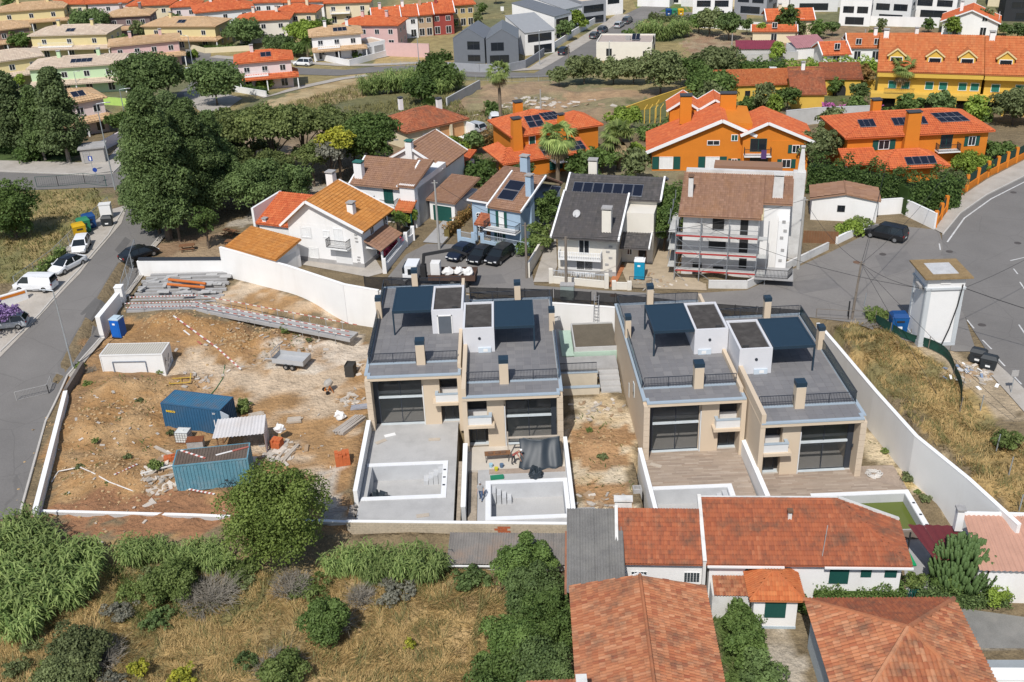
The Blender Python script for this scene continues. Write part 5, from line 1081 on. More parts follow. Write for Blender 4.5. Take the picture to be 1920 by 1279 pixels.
wall('yellow garden wall beside the dormered house',[tuple(G(1580,168)[:2]),tuple(G(1640,172)[:2])],2.2,.25,yellow_w,yellow_w,zb=-1,group='walls behind the orange houses')
# cream bungalow
b,rz,w_=frame2((767,284),(874,258));H=House('house','cream bungalow with a faded red hipped roof and white steps','house',b,rz,10.5,8.5,2.9,cream_w)
H.hip(2.0,terra_old,ov=.5);H.chimney(3.0,6.6,4.6,1.7,.6,.6,white_w,cap_d);H.chimney(8.6,4.3,4.0,1.6,.8,.6,white_w,cap_d);H.win('F',2.6,1.0,1.4,1.2,trim_w,shut_w);H.part('porch',M('porch_orange',(.55,.30,.14)),(5.8,-.06,.2,10.2,.02,2.6));H.part('post',cream_w,(7.4,-.5,0,7.8,-.1,2.8))
for k in range(4):H.part('step',trim_w,(5.6,-.6-.35*k,-.5,10.6,-.25-.35*k,.55-.18*k))
H.part('wing_wall',trim_w,(10.5,-2.4,-1,10.75,0,2.6))
# ================================================================ OLD HOUSES IN FRONT
FG='old tiled houses in front'
rough_w=M('plaster_stained',(.66,.65,.62),rough=.95,var=.10,scale=.8,stain=(.40,.38,.35),stain_amt=.6,stain_scale=.7);pale_g=M('wall_pale_grey',(.42,.47,.50),rough=.95,var=.12,stain=(.30,.33,.34),stain_amt=.5)
corr_grey=M('fibre_cement',(.165,.16,.152),rough=.95,var=.24,scale=1,fine=9,stain=(.26,.25,.22),stain_amt=.4);corr_pink=M('sheet_pink',(.46,.26,.19),rough=.7,var=.12);corr_red=M('sheet_maroon',(.13,.028,.032),rough=.5,var=.1)
def corrugated(name,A,B,C,D,mat,parent,pitch=.2,amp=.035,sheets=4):
    """wavy sheets running from the eave A-B up to D-C; each sheet a part"""
    A,B,C,D=(np.array(p,float) for p in (A,B,C,D));L=np.linalg.norm(B-A);n=max(4,int(L/pitch*4));nr=np.cross(B-A,D-A);nr=nr/np.linalg.norm(nr);nr=nr if nr[2] > 0 else -nr
    for s in range(sheets):
        i0,i1=n*s//sheets,n*(s+1)//sheets;us=np.arange(i0,i1+1)/n;h=np.sin(np.arange(i0,i1+1)*math.pi/2)[:,None]*amp*nr+nr*(.012*(s % 2))
        lo=A+(B-A)*us[:,None]+h;hi=D+(C-D)*us[:,None]+h;m=len(us);dn=-nr*.03
        V=np.concatenate([lo,hi]);a=np.arange(m-1);F=np.stack([a,a+1,a+1+m,a+m],1);link(name,np_mesh(name,V,F,mat),parent)
# long red roofed house, white walls, green shutters
b,rz,w_=frame2((1322,1052),(1692,1060),3.6);b[2]=-.8
H=House('house','long white house with a weathered red roof and dark green shutters below the villas','house',(13.0,57.2,-.8),R(-4.5),13.0,4.6,3.6,white_w,FG)
z0,zr=3.75,5.7;xr=9.4
H.slope((-.3,-.4,z0),(13.5,-.4,z0),(xr,4.4,zr),(-.3,4.4,zr),terra_old,th=.14,tw=.2,tl=.36);H.slope((13.5,-.4,z0),(13.9,4.6,z0),(xr+.1,4.5,zr),(xr,4.4,zr),terra_old,tw=.2);H.ridge([(13.5,-.4,z0),(xr,4.4,zr+.05)],terra_old,.12);H.ridge([(-.3,4.45,zr+.05),(xr,4.45,zr+.05)],terra_old,.12)
H.part('rear_wall',rough_w,(-.3,4.5,0,xr,4.75,zr+.1));H.part('left_parapet',rough_w,(-.5,-.4,0,-.28,4.75,4.0));MB().bar((-.39,-.4,3.95),(-.39,4.7,5.85),.26,.3).build('parapet_coping',rough_w,H.t);MB().bar((xr,4.6,zr+.05),(13.9,4.7,z0+.1),.25,.25).build('eave_coping',rough_w,H.t)
H.part('gutter',trim_w,(-.2,-.52,3.52,5.0,-.4,3.66),(7.7,-.52,3.52,13.6,-.4,3.66));H.win('F',3.0,2.1,1.0,.95,trim_w,shut_w,shutters=shut_g)
for u,ww in ((8.2,1.3),(10.3,.7),(11.9,.8),(12.6,.0)):
    if ww:H.part('shutter',shut_g,(u,-.07,2.5 if u > 9 else 1.9,u+ww,.01,3.4 if u < 9 else 3.3)).rotation_euler=(0,0,0)
H.part('skirting',M('skirting_blue',(.38,.45,.50)),(8.0,-.03,-.2,13.0,.02,.9));H.chimney(5.8,3.0,4.9,.7,.25,.25,rough_w,rusty);MB().tube([(7.6,.2,3.6),(7.75,.3,6.6)],.03,6).build('aerial_mast',stone_m,H.t)
V,F,T=tile_slope((.2,-1.7,2.1),(2.6,-1.7,2.1),(2.6,-.1,2.5),(.2,-.1,2.5),.2,.36);link('porch_tiles',np_mesh('porch_tiles',V,F,terra_light,tv=T),H.t,kind='stuff');H.part('porch_wall',rough_w,(.1,-1.6,0,2.7,-.05,2.05))
P=House('house','small white porch house with a pointed red roof and a wide green shutter','house',(15.55,54.5,-.8),R(-4.5),2.9,2.6,2.6,white_w,FG);P.hip(1.1,terra,ov=.35,tw=.2,tl=.32);P.part('shutter',shut_g,(.75,-.06,1.0,2.15,.01,2.35));P.part('plinth',M('plinth_blue',(.40,.47,.52)),(-.03,-.04,-.8,2.93,2.6,.2))
# red roof in the middle with glass block windows, grey fibre cement roof
H=House('house','white house with a dark red tile roof and two glass block windows','house',(6.9,57.7,-.8),R(-5),5.7,3.4,3.4,white_w,FG)
H.mono(3.75,5.6,terra_old,x0=-.15,x1=5.6,y0=-.4,y1=3.4,tw=.2);H.part('party_wall',rough_w,(-.35,-.4,0,-.16,3.5,3.9));MB().bar((-.26,-.4,3.85),(-.26,3.5,5.7),.22,.3).build('parapet_coping',rough_w,H.t);H.chimney(.25,3.7,3.5,2.5,1.2,.5,rough_w,rough_w)
gb=M('glass_block',(.05,.06,.065),rough=.2)
for u in (.75,4.4):
    o=MB().box(u,-.03,1.9,u+1.1,.01,2.75).build('window',trim_w,H.t);gm=MB().box(0,-.055,0,.175,-.025,.17).mesh('glass_block',gb)
    for i in range(5):
        for j in range(4):link('glass_block',gm,o,loc=(u+.03+i*.212,0,1.93+j*.203))
H=House('house','house under a grey corrugated fibre cement roof in the middle foreground','house',(3.2,55.2,-.8),R(-4),3.7,6.0,3.2,rough_w,FG);corrugated('roof_sheet',(-.2,-.4,3.5),(3.75,-.6,3.5),(3.75,6.4,5.4),(-.2,6.4,5.4),corr_grey,H.t);H.part('verge_brick',M('verge_brick',(.34,.15,.09),var=.3),(-.35,0,3.0,-.2,6.3,3.45))
t=House('shed','long low shed with old corrugated roofing below the block wall','shed',(-5.3,61.9,-1.7),R(-4.5),8.7,2.5,1.5,conc_w);corrugated('roof_sheet',(-.2,-.3,1.7),(8.8,-.3,1.7),(8.8,2.6,2.35),(-.2,2.6,2.35),M('sheet_old',(.20,.185,.17),rough=.95,var=.3,stain=(.30,.16,.08),stain_amt=.4),t.t,sheets=8);t.part('gutter',trim_w,(-.2,-.4,1.5,5.5,-.3,1.6));t.part('pipe',trim_w,(.5,-.6,.6,1.8,-.54,.68),(.5,-.6,-.2,.58,-.54,.6),(1.7,-.6,-.2,1.78,-.54,.6))
# gable roof in the middle foreground: tiles one by one where they are largest
TILE=None
def single_tiles(parent,A,B,C,D,mat,tw,tl,limit):
    """a roof slope: the lowest, nearest tiles as objects (limit of them), the rest joined"""
    global TILE
    A,B,C,D=(np.array(p,float) for p in (A,B,C,D));e=B-A;Le=np.linalg.norm(e);e=e/Le;Dm=(C+D)/2-A;up=Dm-e*np.dot(Dm,e);Ls=np.linalg.norm(up);up=up/Ls;nr=np.cross(e,up)
    key=(mat.name,tw,tl)
    V,F,T=tile_slope((0,0,0),(tw*.98,0,0),(tw*.98,tl,0),(0,tl,0),tw,tl);me=np_mesh('tile',V,F,mat,tv=T*0)
    mx=Matrix((tuple(e)+(0,),tuple(up)+(0,),tuple(nr)+(0,),(0,0,0,1))).transposed();n=int(round(Ls/tl));uD=np.dot(D-A,e);uC=np.dot(C-A,e);cnt=0;cells=[]
    for i in range(n):
        tm=(i+.5)/n;l=lerp(0,uD,tm);r=lerp(Le,uC,tm)
        for c in range(int(math.ceil(l/tw-.2)),int(r/tw)):cells.append((c*tw,i*Ls/n))
    cells.sort(key=lambda q:(A+e*q[0]+up*q[1])[1]);single=cells[:limit];rest=cells[limit:];rr=random.Random(9)
    for (u,s) in single:
        o=link('tile',me,parent);p=A+e*u+up*s+nr*rr.uniform(0,.012);q=mx.copy();q.translation=Vector(p);o.matrix_local=q @ Matrix.Rotation(rr.uniform(-.025,.025),4,'Z')
    if rest:
        k=len(V);VV=[];FF=[];TT=[]
        for m,(u,s) in enumerate(rest):
            p=A+e*u+up*s+nr*rr.uniform(0,.012);VV.append(V[:,:1]*e+V[:,1:2]*up+V[:,2:]*nr+p);FF.append(F+m*k);TT.append(np.full(len(F),rr.random()))
        link('tiles',np_mesh('tiles',np.concatenate(VV),np.concatenate(FF),mat,tv=np.concatenate(TT)),parent,kind='stuff')
H=House('house','house with a big orange gable roof in the centre foreground, ridge pointing at the viewer','house',(3.3,43.2,-.8),R(0),8.4,11.4,3.4,white_w,FG)
A_,B_,C_,D_=(-.1,12.0,3.75),(-.4,-1,3.75),(4.0,-1,5.35),(4.45,10.9,5.35)
MB().slab([A_,B_,C_,D_],.14).build('roof',terra_light,H.t);MB().slab([(8.3,-1,3.75),(8.9,11.5,3.75),D_,C_],.14).build('roof',terra_light,H.t)
V,F,T=tile_slope(A_,B_,C_,D_,.24,.40,.06,5);link('tiles',np_mesh('tiles',V,F,terra_light,tv=T),H.t,kind='stuff')
single_tiles(H.t,(8.3,-1,3.76),(8.9,11.5,3.76),D_,C_,terra_light,.24,.40,150);H.ridge([(4.0,-1,5.42),(4.45,10.9,5.42)],terra_light,.13);H.chimney(-.1,1.6,3.6,1.9,.5,.6,rough_w,rough_w)
MB().add([(0.05,11.38,3.3),(8.3,11.38,3.3),(4.4,11.38,5.2),(0.05,11.3,3.3),(8.3,11.3,3.3),(4.4,11.3,5.2)],[(0,2,1),(3,4,5),(0,1,4,3),(1,2,5,4),(2,0,3,5)]).build('gable',white_w,H.t)
L2=House('annex','low tiled annex at the bottom edge, left of the big gable roof','annex',(.3,43.0,-.8),0,3.0,4.4,2.6,rough_w,FG);L2.mono(3.5,2.9,terra_light,y0=-.5,y1=4.6,x0=-.3,x1=3.1)
for i in range(2):
    for j in range(3):MB().box(3.1+i*.62-2.9+6.2,1.4+j*.3,4.9-(i*0),3.6+i*.62-2.9+6.2,1.62+j*.3,4.9).v
# hipped roof at the bottom right, tile by tile
H=House('house','pale blue-grey house with a large patchy orange hipped roof at the bottom right corner','house',(18.3,42.6,-.8),R(-3),8.7,9.9,3.4,pale_g,FG)
ov=.45;a,b2,c,d=(-ov,-ov,3.75),(8.7+ov,-ov,3.75),(8.7+ov,9.9+ov,3.75),(-ov,9.9+ov,3.75);ap=(4.55,5.6,5.7)
for q in ((a,b2,ap,ap),(b2,c,ap,ap),(c,d,ap,ap),(d,a,ap,ap)):MB().slab([q[0],q[1],q[2]],.14).build('roof',terra_light,H.t)
single_tiles(H.t,a,b2,ap,ap,terra_light,.28,.44,40);single_tiles(H.t,d,a,ap,ap,terra_light,.28,.44,130);single_tiles(H.t,b2,c,ap,ap,terra_light,.28,.44,120);V,F,T=tile_slope(c,d,ap,ap,.24,.4,.07,8);link('tiles',np_mesh('tiles',V,F,terra_old,tv=T),H.t,kind='stuff')
for e in (a,b2,c,d):H.ridge([e,ap],terra_light,.17)
MB().box(-.06,3,2.2,.01,3.4,2.9).build('pipe',stone_m,H.t)
# sheet roofs at the right edge
H=House('outbuilding','lean-to with a pinkish corrugated metal roof at the right edge','outbuilding',(31.3,56.2,-.8),R(-6),6.0,4.2,3.0,white_w);corrugated('roof_sheet',(-.1,-.4,3.1),(7.5,-.4,3.1),(6.6,4.2,4.3),(-.1,4.2,4.3),corr_pink,H.t,pitch=.38,amp=.05,sheets=5);H.part('edge',trim_w,(-.2,4.2,4.1,6.4,4.4,4.5));H.chimney(-.4,4.0,3.2,1.6,.5,.5,white_w,stone_m)
H=House('outbuilding','open shelter with a maroon sheet roof beside the green pool','outbuilding',(27.9,58.2,-.8),R(-6),3.2,3.0,2.4,dark_in,body=False);corrugated('roof_sheet',(1.0,-.4,2.6),(3.4,-.4,2.6),(3.3,2.9,3.1),(-.1,2.9,3.1),corr_red,H.t,pitch=.45,amp=.05,sheets=3)
for x,y in ((1.1,0),(3.2,0),(.1,2.7),(3.1,2.7)):H.part('post',iron_b,(x,y,-.3,x+.1,y+.1,2.5))
drape('yard_slab',[(1780,1138),(1990,1138),(1990,1216),(1812,1216)],.03,M('yard_concrete',(.22,.215,.20),rough=.95,var=.25,scale=.8,stain=(.32,.30,.27),stain_amt=.5));drape('yard_slab',[(1690,1010),(1760,1010),(1760,1120),(1700,1120)],.03,concrete2)
wall('white garden wall at the right edge below the concrete yard',[(27.2,48.7),(35,48.2)],0,.9,white_r,wtop,z0=-1,top=[.2,.2]);drape('yard_slab',[(1828,1238),(1990,1238),(1990,1330),(1850,1330)],.04,M('slab_blue_grey',(.30,.33,.35),var=.1))
t=thing('board_gate','green wooden picket gate between the two clipped hedges','gate',G(1688,1128),R(-4));bm_=MB().box(0,-.02,0,.1,.02,1.1).mesh('picket',shut_g)
for k in range(7):link('picket',bm_,t,loc=(k*.17,0,0))
MB().box(0,.02,.3,1.15,.05,.4).box(0,.02,.8,1.15,.05,.9).build('rail',shut_g,t)
for i,px in enumerate(((1482,1106),(1494,1108),(1506,1106))):
    p=G(*px);t=thing('flower_pot',('left','middle','right')[i]+' one of three clay flower pots beside the porch house','flower pot',(p[0],p[1],-.1),0,'clay flower pots');MB().tube([(0,0,-.5),(0,0,.05)],[.18,.26],10).build('pot',M('clay_pot',(.42,.14,.07)),t);MB().sphere((0,0,.2),.26,7,5).build('plant',M('pot_plant',(.06,.14,.03)),t)
# ================================================================ SUBURB BEHIND
def suburb(lab,Lp,Rp,dep,wm,rm,eh=5.6,rise=1.5,skirt=True,wins=3,sol=0,chim=1,rot=None,name='house',gable=None,balc=False,pane=None,roofm=None,depth_win=True):
    b,rz,w_=frame2(Lp,Rp,eh);rz=R(rot) if rot is not None else rz
    H=House(name,lab,'house',b,rz,w_,dep,eh,wm,'suburb houses far behind')
    if gable:H.gable(gable,rise,rm,ov=.5,tw=.5,tl=.7)
    elif rise > 0:H.hip(rise,rm,ov=.6,tw=.5,tl=.7)
    else:H.flat(roofm or grav)
    n=wins;pt=w_/n
    for i in range(n):
        H.win('F',pt*(i+.5)-.6,3.5,1.2,1.25,trim_w,pane or dglass,bars=1)
        H.win('F',pt*(i+.5)-.7,.3,1.4,1.9,trim_w,pane or dglass,bars=1,door=True)
    for v in (dep*.3,dep*.68):
        H.win('R',v,3.5,1.0,1.1,trim_w,shut_g if i % 2 else dglass);H.win('R',v,.9,1.0,1.1,trim_w)
    if skirt:
        H.slope((-.2,-2.2,2.55),(w_+1.2,-2.2,2.55),(w_+.1,0,3.1),(-.2,0,3.1),rm,tw=.5,tl=.7,name='skirt_roof');H.slope((w_+1.2,-2.2,2.55),(w_+1.2,dep*.6,2.55),(w_,dep*.6,3.1),(w_,0,3.1),rm,tw=.5,tl=.7,name='skirt_roof')
        for u in (.1,w_*.5,w_+.8):H.part('post',trim_w,(u,-2.0,-1,u+.22,-1.78,2.45))
    if balc:H.balcony('F',w_*.1,w_*.55,3.1,1.3,railm=trim_w,step=.3)
    for k in range(chim):H.chimney(w_*(.3+.45*k),dep*.45,eh+rise*.5,rise*.5+1.2,.7,.7,wm)
    if sol:
        k=rise/(dep/2+.6);y0,y1=.9,2.7;H.solar((w_*.45,y0,eh+.16+(y0+.6)*k),(w_*.45+sol*1.1,y0,eh+.16+(y0+.6)*k),(w_*.45+sol*1.1,y1,eh+.16+(y1+.6)*k),(w_*.45,y1,eh+.16+(y1+.6)*k),sol,1)
    return H
S=suburb
S('yellow house with a tan roof at the top left corner',(-6,24),(118,15),9,paley_w,tan_t,sol=0,chim=2)
S('yellow house with a brown hipped roof and a tilted solar heater',(269,50),(402,50),9,paley_w,tan_t,sol=2)
S('yellow house with a broad pale roof beside the round dark tree',(57,68),(198,64),10,paley_w,palet,sol=2,chim=2,balc=True)
S('pink house with a low tan roof behind the street tree',(207,88),(334,76),8,pink_w,tan_t,rise=1.0,chim=2,balc=True,wins=4)
S('pale green house with many solar panels on its cream roof',(55,131),(222,120),9,green_w,palet,sol=4,chim=2,rise=1.3,wins=4)
S('yellow house at the left edge above the poplars',(-40,122),(78,106),9,paley_w,palet,chim=1)
S('mauve house with an orange-tan roof behind the pink one',(199,33),(279,29),8,M('wall_mauve',(.20,.15,.15)),tan_t,chim=2)
S('brown walled house with an orange-tan roof at the left edge',(-45,63),(54,51),8,M('wall_brown',(.30,.20,.16)),tan_t,chim=1)
S('house with a brown pergola half hidden by the left poplars',(100,201),(193,184),8,palepink_w,tan_t,sol=2,chim=1)
S('cream house at the top edge with dark green shutters',(88,8),(160,8),8,cream_w,redt,skirt=False)
S('pinkish house with a dark red roof at the top edge',(164,8),(238,5),8,palepink_w,redt,skirt=False)
S('cream house with a red roof at the top edge behind the yellow one',(240,12),(318,9),8,cream_w,redt,chim=1,skirt=False)
S('small red roofed house at the top edge beside the white chimney',(322,14),(368,12),7,palepink_w,redt,skirt=False,wins=2)
S('white house with a large red hipped roof near the top left',(367,25),(474,15),10,white_w,redt,chim=2,skirt=False,rise=2.0)
S('cream house with a red roof and white chimneys above the dark garden tree',(444,41),(541,36),8,offw_w,redt,chim=2,skirt=False)
S('second cream house with a red roof beside the clipped yellow-green tree',(516,25),(590,23),8,cream_w,redt,chim=2,skirt=False)
S('white house under the top edge with dark windows',(474,6),(530,4),8,white_w,redt,skirt=False)
S('red roofed white house cut by the top edge',(532,5),(606,3),8,white_w,redt,skirt=False)
S('cream house with a columned balcony at the top edge',(610,7),(692,4),8,cream_w,redt,balc=True,skirt=False,chim=0)
S('white corner house with a red hipped roof and solar heater by the dry plot',(444,120),(545,112),7.5,palepink_w,redt,sol=2,rot=12,balc=True)
S('white house with a tan roof and two solar arrays beside the garage',(584,70),(676,63),8,white_w,tan_t,sol=3,chim=2,balc=True)
S('pink house with a red roof beside the pink plot wall',(643,48),(744,48),8,pink_w,redt,skirt=False,chim=2,wins=4)
for k,(L_,R_,wm,l) in enumerate([((700,36),(745,30),palepink_w,'pale pink terrace house at the near end of the red roofed row'),((747,31),(780,27),white_w,'white terrace house in the red roofed row'),((782,28),(806,24),M('wall_tan',(.45,.33,.22)),'tan terrace house in the red roofed row'),((808,25),(846,20),M('wall_red',(.30,.06,.05)),'dark red terrace house at the far end of the row')]):S(l,L_,R_,9,wm,redt,gable='x',rise=1.8,skirt=False,wins=2,rot=8)
S('ochre building with arched windows at the top edge',(832,12),(888,8),8,M('wall_ochre',(.50,.38,.18)),redt,skirt=False,wins=4,chim=0)
b,rz,w_=frame2((676,108),(724,98));H=House('garage','white double garage with grey roller doors beside the dry plot','garage',b,rz,w_,6,2.6,white_w);H.flat(palet)
for u in (.6,w_/2+.3):H.win('F',u,0,w_/2-.9,2.1,trim_w,stone_m,bars=0,door=True)
wall('tall pink plot wall beside the dry grass',[tuple(G(724,105)[:2]),tuple(G(806,108)[:2])],3.2,.3,pink_w,pink_w,zb=-1,group='plot walls of the suburb')
def modern(lab,base_l,base_r,dep,h,wm,roofm,shape='flat',wins=(),**k):
    b,rz,w_=frame2(base_l,base_r);H=House('house',lab,'house',b,rz,w_,dep,h,wm,'modern houses along the upper road')
    if shape == 'flat':H.flat(roofm)
    elif shape == 'mono':
        MB().add([(0,.02,h),(w_,.02,h),(w_,dep,h+2.0),(0,dep,h+2.0),(w_,dep,h),(0,dep,h)],[(0,1,2,3),(0,3,5),(1,4,2),(3,2,4,5)]).build('upper_wall',wm,H.t);MB().slab([(-.1,-.2,h+.1),(w_+.1,-.2,h+.1),(w_+.1,dep+.2,h+2.15),(-.1,dep+.2,h+2.15)],.12).build('roof',roofm,H.t)
    elif shape == 'gable':
        H.part('upper_wall',wm,(0,0,h,w_,.1,h+.01));MB().add([(0,0,h),(w_,0,h),(w_/2,0,h+2.2),(0,dep,h),(w_,dep,h),(w_/2,dep,h+2.2)],[(0,1,2),(3,5,4)]).build('gable',wm,H.t);MB().slab([(-.05,-.05,h),(w_/2,-.05,h+2.2),(w_/2,dep,h+2.2),(-.05,dep,h)],-.12).slab([(w_/2,-.05,h+2.2),(w_+.05,-.05,h),(w_+.05,dep,h),(w_/2,dep,h+2.2)],-.12).build('roof',roofm,H.t)
    for (u,z,ww,hh) in wins:H.win('F',u*w_,z,ww*w_,hh,anthr,dglass)
    H.win('R',dep*.2,3.2,dep*.3,1.6,anthr,dglass);H.win('R',dep*.6,.4,dep*.25,1.8,anthr,dglass);return H
dark_roof=M('roof_zinc',(.16,.17,.185),rough=.5,var=.08);mid_roof=M('roof_grey',(.30,.31,.32),rough=.6,var=.08)
modern('slate grey gabled house, left half, behind its curved grey wall',(852,119),(910,120),9,5.6,grey_w,grey_w,'gable',((.45,3.2,.4,1.8),(.45,.6,.4,1.4)))
modern('slate grey gabled house, right half with a dark roof strip',(913,121),(973,119),11,5.4,grey_w,dark_roof,'gable',((.15,3.0,.4,1.8),(.1,.2,.6,1.8)))
modern('white modern house with two skylights in its grey pitched roof',(985,105),(1040,98),12,5.2,white_w,mid_roof,'mono',((.1,3.0,.8,1.8),(.3,.2,.6,2.0)))
modern('white modern house with a dark blue solar roof',(1040,75),(1072,66),14,5.6,white_w,dark_roof,'mono',((.1,3.1,.7,1.8),(.1,.3,.7,1.8)))
modern('white modern house with a pale grey pitched roof beyond the blue one',(1060,60),(1092,52),13,5.6,white_w,mid_roof,'mono',((.2,3.1,.6,1.8),))
modern('grey and white cube house beside the parked cars',(1090,48),(1136,42),10,5.8,M('wall_mid_grey',(.30,.31,.33)),palet,'flat',((.1,3.1,.8,1.8),(.1,.3,.8,1.8)))
modern('tall white cube house at the top beside the road end',(1132,30),(1168,26),9,5.8,white_w,palet,'flat',((.2,3.0,.6,1.5),))
H=modern('long cream flat roofed house behind the olive trees',(1118,113),(1222,114),9,3.7,offw_w,M('roof_gravel_pink',(.42,.35,.31),var=.15),'flat',((.18,1.0,.1,1.6),(.84,.2,.08,1.9)));H.part('roof_unit',stone_m,(6.2,3,3.75,7.2,4,4.7));H.solar((7.6,2.6,3.9),(9.4,2.6,3.9),(9.4,4.6,4.9),(7.6,4.6,4.9),2,1);H.part('recess',dark_in,(12.0,.6,-.5,12.06,3,3.0))
t=thing('curved_wall','long grey wall curving round the slate grey house at the road corner','wall');mb=MB();ln=[G(*p) for p in ((836,132),(900,136),(955,135),(985,128),(1003,117),(1020,105))]
for a,c in zip(ln[:-1],ln[1:]):mb.bar((*a[:2],a[2]+.6),(*c[:2],c[2]+.6),.25,2.4)
mb.build('wall_body',M('wall_grey_plot',(.33,.34,.36)),t)
for i,(pts,h,l) in enumerate([([(1025,100),(1075,68),(1130,36)],1.6,'white plot walls stepping up the road past the parked cars'),([(1310,52),(1440,58)],2.0,'long white wall beyond the top right trees'),([(1620,48),(1760,52)],2.4,'grey-white wall behind the long red roofed house'),([(1400,118),(1495,112)],1.8,'pale concrete wall beside the maroon roofed shed'),([(440,172),(475,178),(500,182)],1.2,'white plot wall in front of the corner house with red roof'),([(600,112),(655,124),(725,105)],1.4,'white garden wall with grey panels below the tan roofed house'),([(185,195),(250,200),(262,190)],1.5,'lime green garden wall below the green house'),([(340,88),(385,100),(470,95)],1.3,'cream garden wall with green panels at the street corner'),([(838,200),(900,165)],1.6,'grey block wall across the dry plot'),([(190,285),(232,262),(252,240)],1.6,'pinkish garden wall beside the electricity kiosk')]):
    m_={6:M('wall_lime',(.42,.60,.15)),8:conc_w,9:palepink_w,3:conc_w,7:cream_w}.get(i,white_w);wall(l,[tuple(G(*p)[:2]) for p in pts],h,.25,m_,m_,zb=-.8,group='plot walls of the suburb')
# top right blocks
for l,L_,R_,dep,h,wm,shp in (('white flat roofed house at the top beyond the recycling bins',(1298,36),(1372,36),9,6.2,white_w,'flat'),('white cube house with a long dark window at the top',(1376,26),(1436,30),9,5.8,M('wall_mid_grey',(.3,.31,.33)),'flat'),('white terraced house with grey bands at the top right',(1572,48),(1630,50),10,6,white_w,'flat'),('grey and white cube house at the top right',(1632,42),(1705,46),10,7.5,grey_white,'flat'),('white cube house behind the camper van',(1708,34),(1790,38),10,6.0,white_w,'flat'),('white flat house at the top edge with grey roof',(1480,22),(1570,22),10,5.6,grey_white,'flat'),('slate cube house at the top right corner',(1880,40),(1990,42),12,8,M('wall_black_mesh',(.03,.032,.036)),'flat'),('white low house at the top edge right of centre',(1200,6),(1290,8),9,4.5,white_w,'flat')):modern(l,L_,R_,dep,h,wm,mid_roof,shp,((.1,3.2,.35,1.6),(.55,3.2,.35,1.6),(.2,.4,.6,1.8)))
S('cream house with an orange gable roof and a solar heater near the top right',(1440,38),(1525,36),8,cream_w,redt,eh=4.5,gable='x',rise=1.7,sol=2,skirt=False,wins=2)
S('small cream annex with an orange roof in front of the cream gable house',(1412,58),(1492,58),4.5,cream_w,redt,eh=2.8,gable='x',rise=.8,skirt=False,wins=1,chim=0)
S('white house with a yellow gable and an orange roof at the top right',(1768,40),(1872,44),9,white_w,redt,eh=3.2,gable='y',rise=2.6,skirt=False,wins=2)
S('long low white house with an orange tiled roof above the yellow houses',(1592,88),(1765,88),8,white_w,terra,eh=3.0,gable='x',rise=1.8,skirt=False,wins=5,chim=2)
S('small white house with an orange gable roof and metal lean-to',(1545,102),(1592,100),7,white_w,redt,eh=2.6,gable='x',rise=1.6,skirt=False,wins=1,chim=0)
b,rz,w_=frame2((1492,112),(1548,108));H=House('shed','lean-to shed with a dusty pink metal roof','shed',b,rz,w_,6,2.4,white_w);corrugated('roof_sheet',(-.2,-.3,2.5),(w_+.2,-.3,2.5),(w_+.2,6.2,3.8),(-.2,6.2,3.8),M('sheet_dusty_pink',(.36,.17,.18),var=.15),H.t,pitch=.5)
b,rz,w_=frame2((1380,108),(1452,108));H=House('shed','low shed with a maroon metal roof beyond the hedge','shed',b,rz,w_,4,1.8,conc_w);corrugated('roof_sheet',(-.2,-.3,1.9),(w_+.2,-.3,1.9),(w_+.2,4.2,2.9),(-.2,4.2,2.9),M('sheet_plum',(.20,.035,.06),var=.15),H.t,pitch=.5)
H=House('kiosk','grey electricity kiosk with graffiti beside the road junction','kiosk',G(155,309),R(12),3.4,3.0,2.3,M('kiosk_grey',(.40,.38,.35),stain=(.25,.2,.18),stain_amt=.5));H.part('roof',stone_m,(-.25,-.25,2.3,3.65,3.25,2.5));H.win('F',.3,.2,1.0,1.8,stone_m,stone_m,bars=0,door=True)
for k in range(9):
    x=1195+k*82;modern(['white','grey','cream'][k % 3]+' flat roofed block at the top edge, '+['right of the upper road end','behind the first white cube','behind the recycling bins','beyond the slender tree','beyond the cream gable house','above the white terraced house','above the grey cube house','behind the camper van','in the right top corner'][k],(x,12),(x+60,14),8,4.5+(k % 3),[white_w,grey_white,cream_w][k % 3],mid_roof,'flat',((.1,2.8,.3,1.3),(.55,2.8,.3,1.3)))
# ================================================================ VEGETATION
LEAF={k:leaf_mat('leaf_'+k,tuple(q*2.9 for q in a),tuple(q*3.0 for q in b)) for k,(a,b) in dict(dark=((.028,.043,.015),(.07,.098,.034)),green=((.028,.048,.012),(.068,.098,.028)),olive=((.04,.05,.02),(.09,.105,.045)),pine=((.034,.046,.015),(.085,.10,.034)),lime=((.05,.075,.01),(.125,.165,.032)),yellow=((.09,.10,.015),(.20,.19,.025)),fresh=((.045,.066,.014),(.11,.142,.036)),palm=((.06,.085,.025),(.15,.18,.06)),reed=((.042,.066,.018),(.125,.155,.055)),purple=((.08,.05,.12),(.19,.13,.25)),cypress=((.02,.036,.009),(.052,.08,.022)),rust=((.07,.055,.02),(.15,.085,.032)),grey=((.055,.055,.042),(.11,.108,.085)),magenta=((.12,.03,.09),(.24,.06,.18)),pinkf=((.20,.03,.06),(.42,.08,.12)),cactus=((.05,.08,.028),(.11,.155,.055)),weed=((.04,.06,.015),(.10,.125,.04)),teal=((.034,.05,.02),(.08,.105,.042))).items()}
bark=M('bark',(.13,.10,.075),rough=.95,var=.3,scale=3);bark_g=M('bark_grey',(.24,.21,.18),rough=.95,var=.3,scale=3);palm_t=M('palm_trunk',(.20,.155,.11),rough=.95,var=.3,fine=8);thatch=M('palm_thatch',(.30,.22,.12),rough=.95,var=.3)
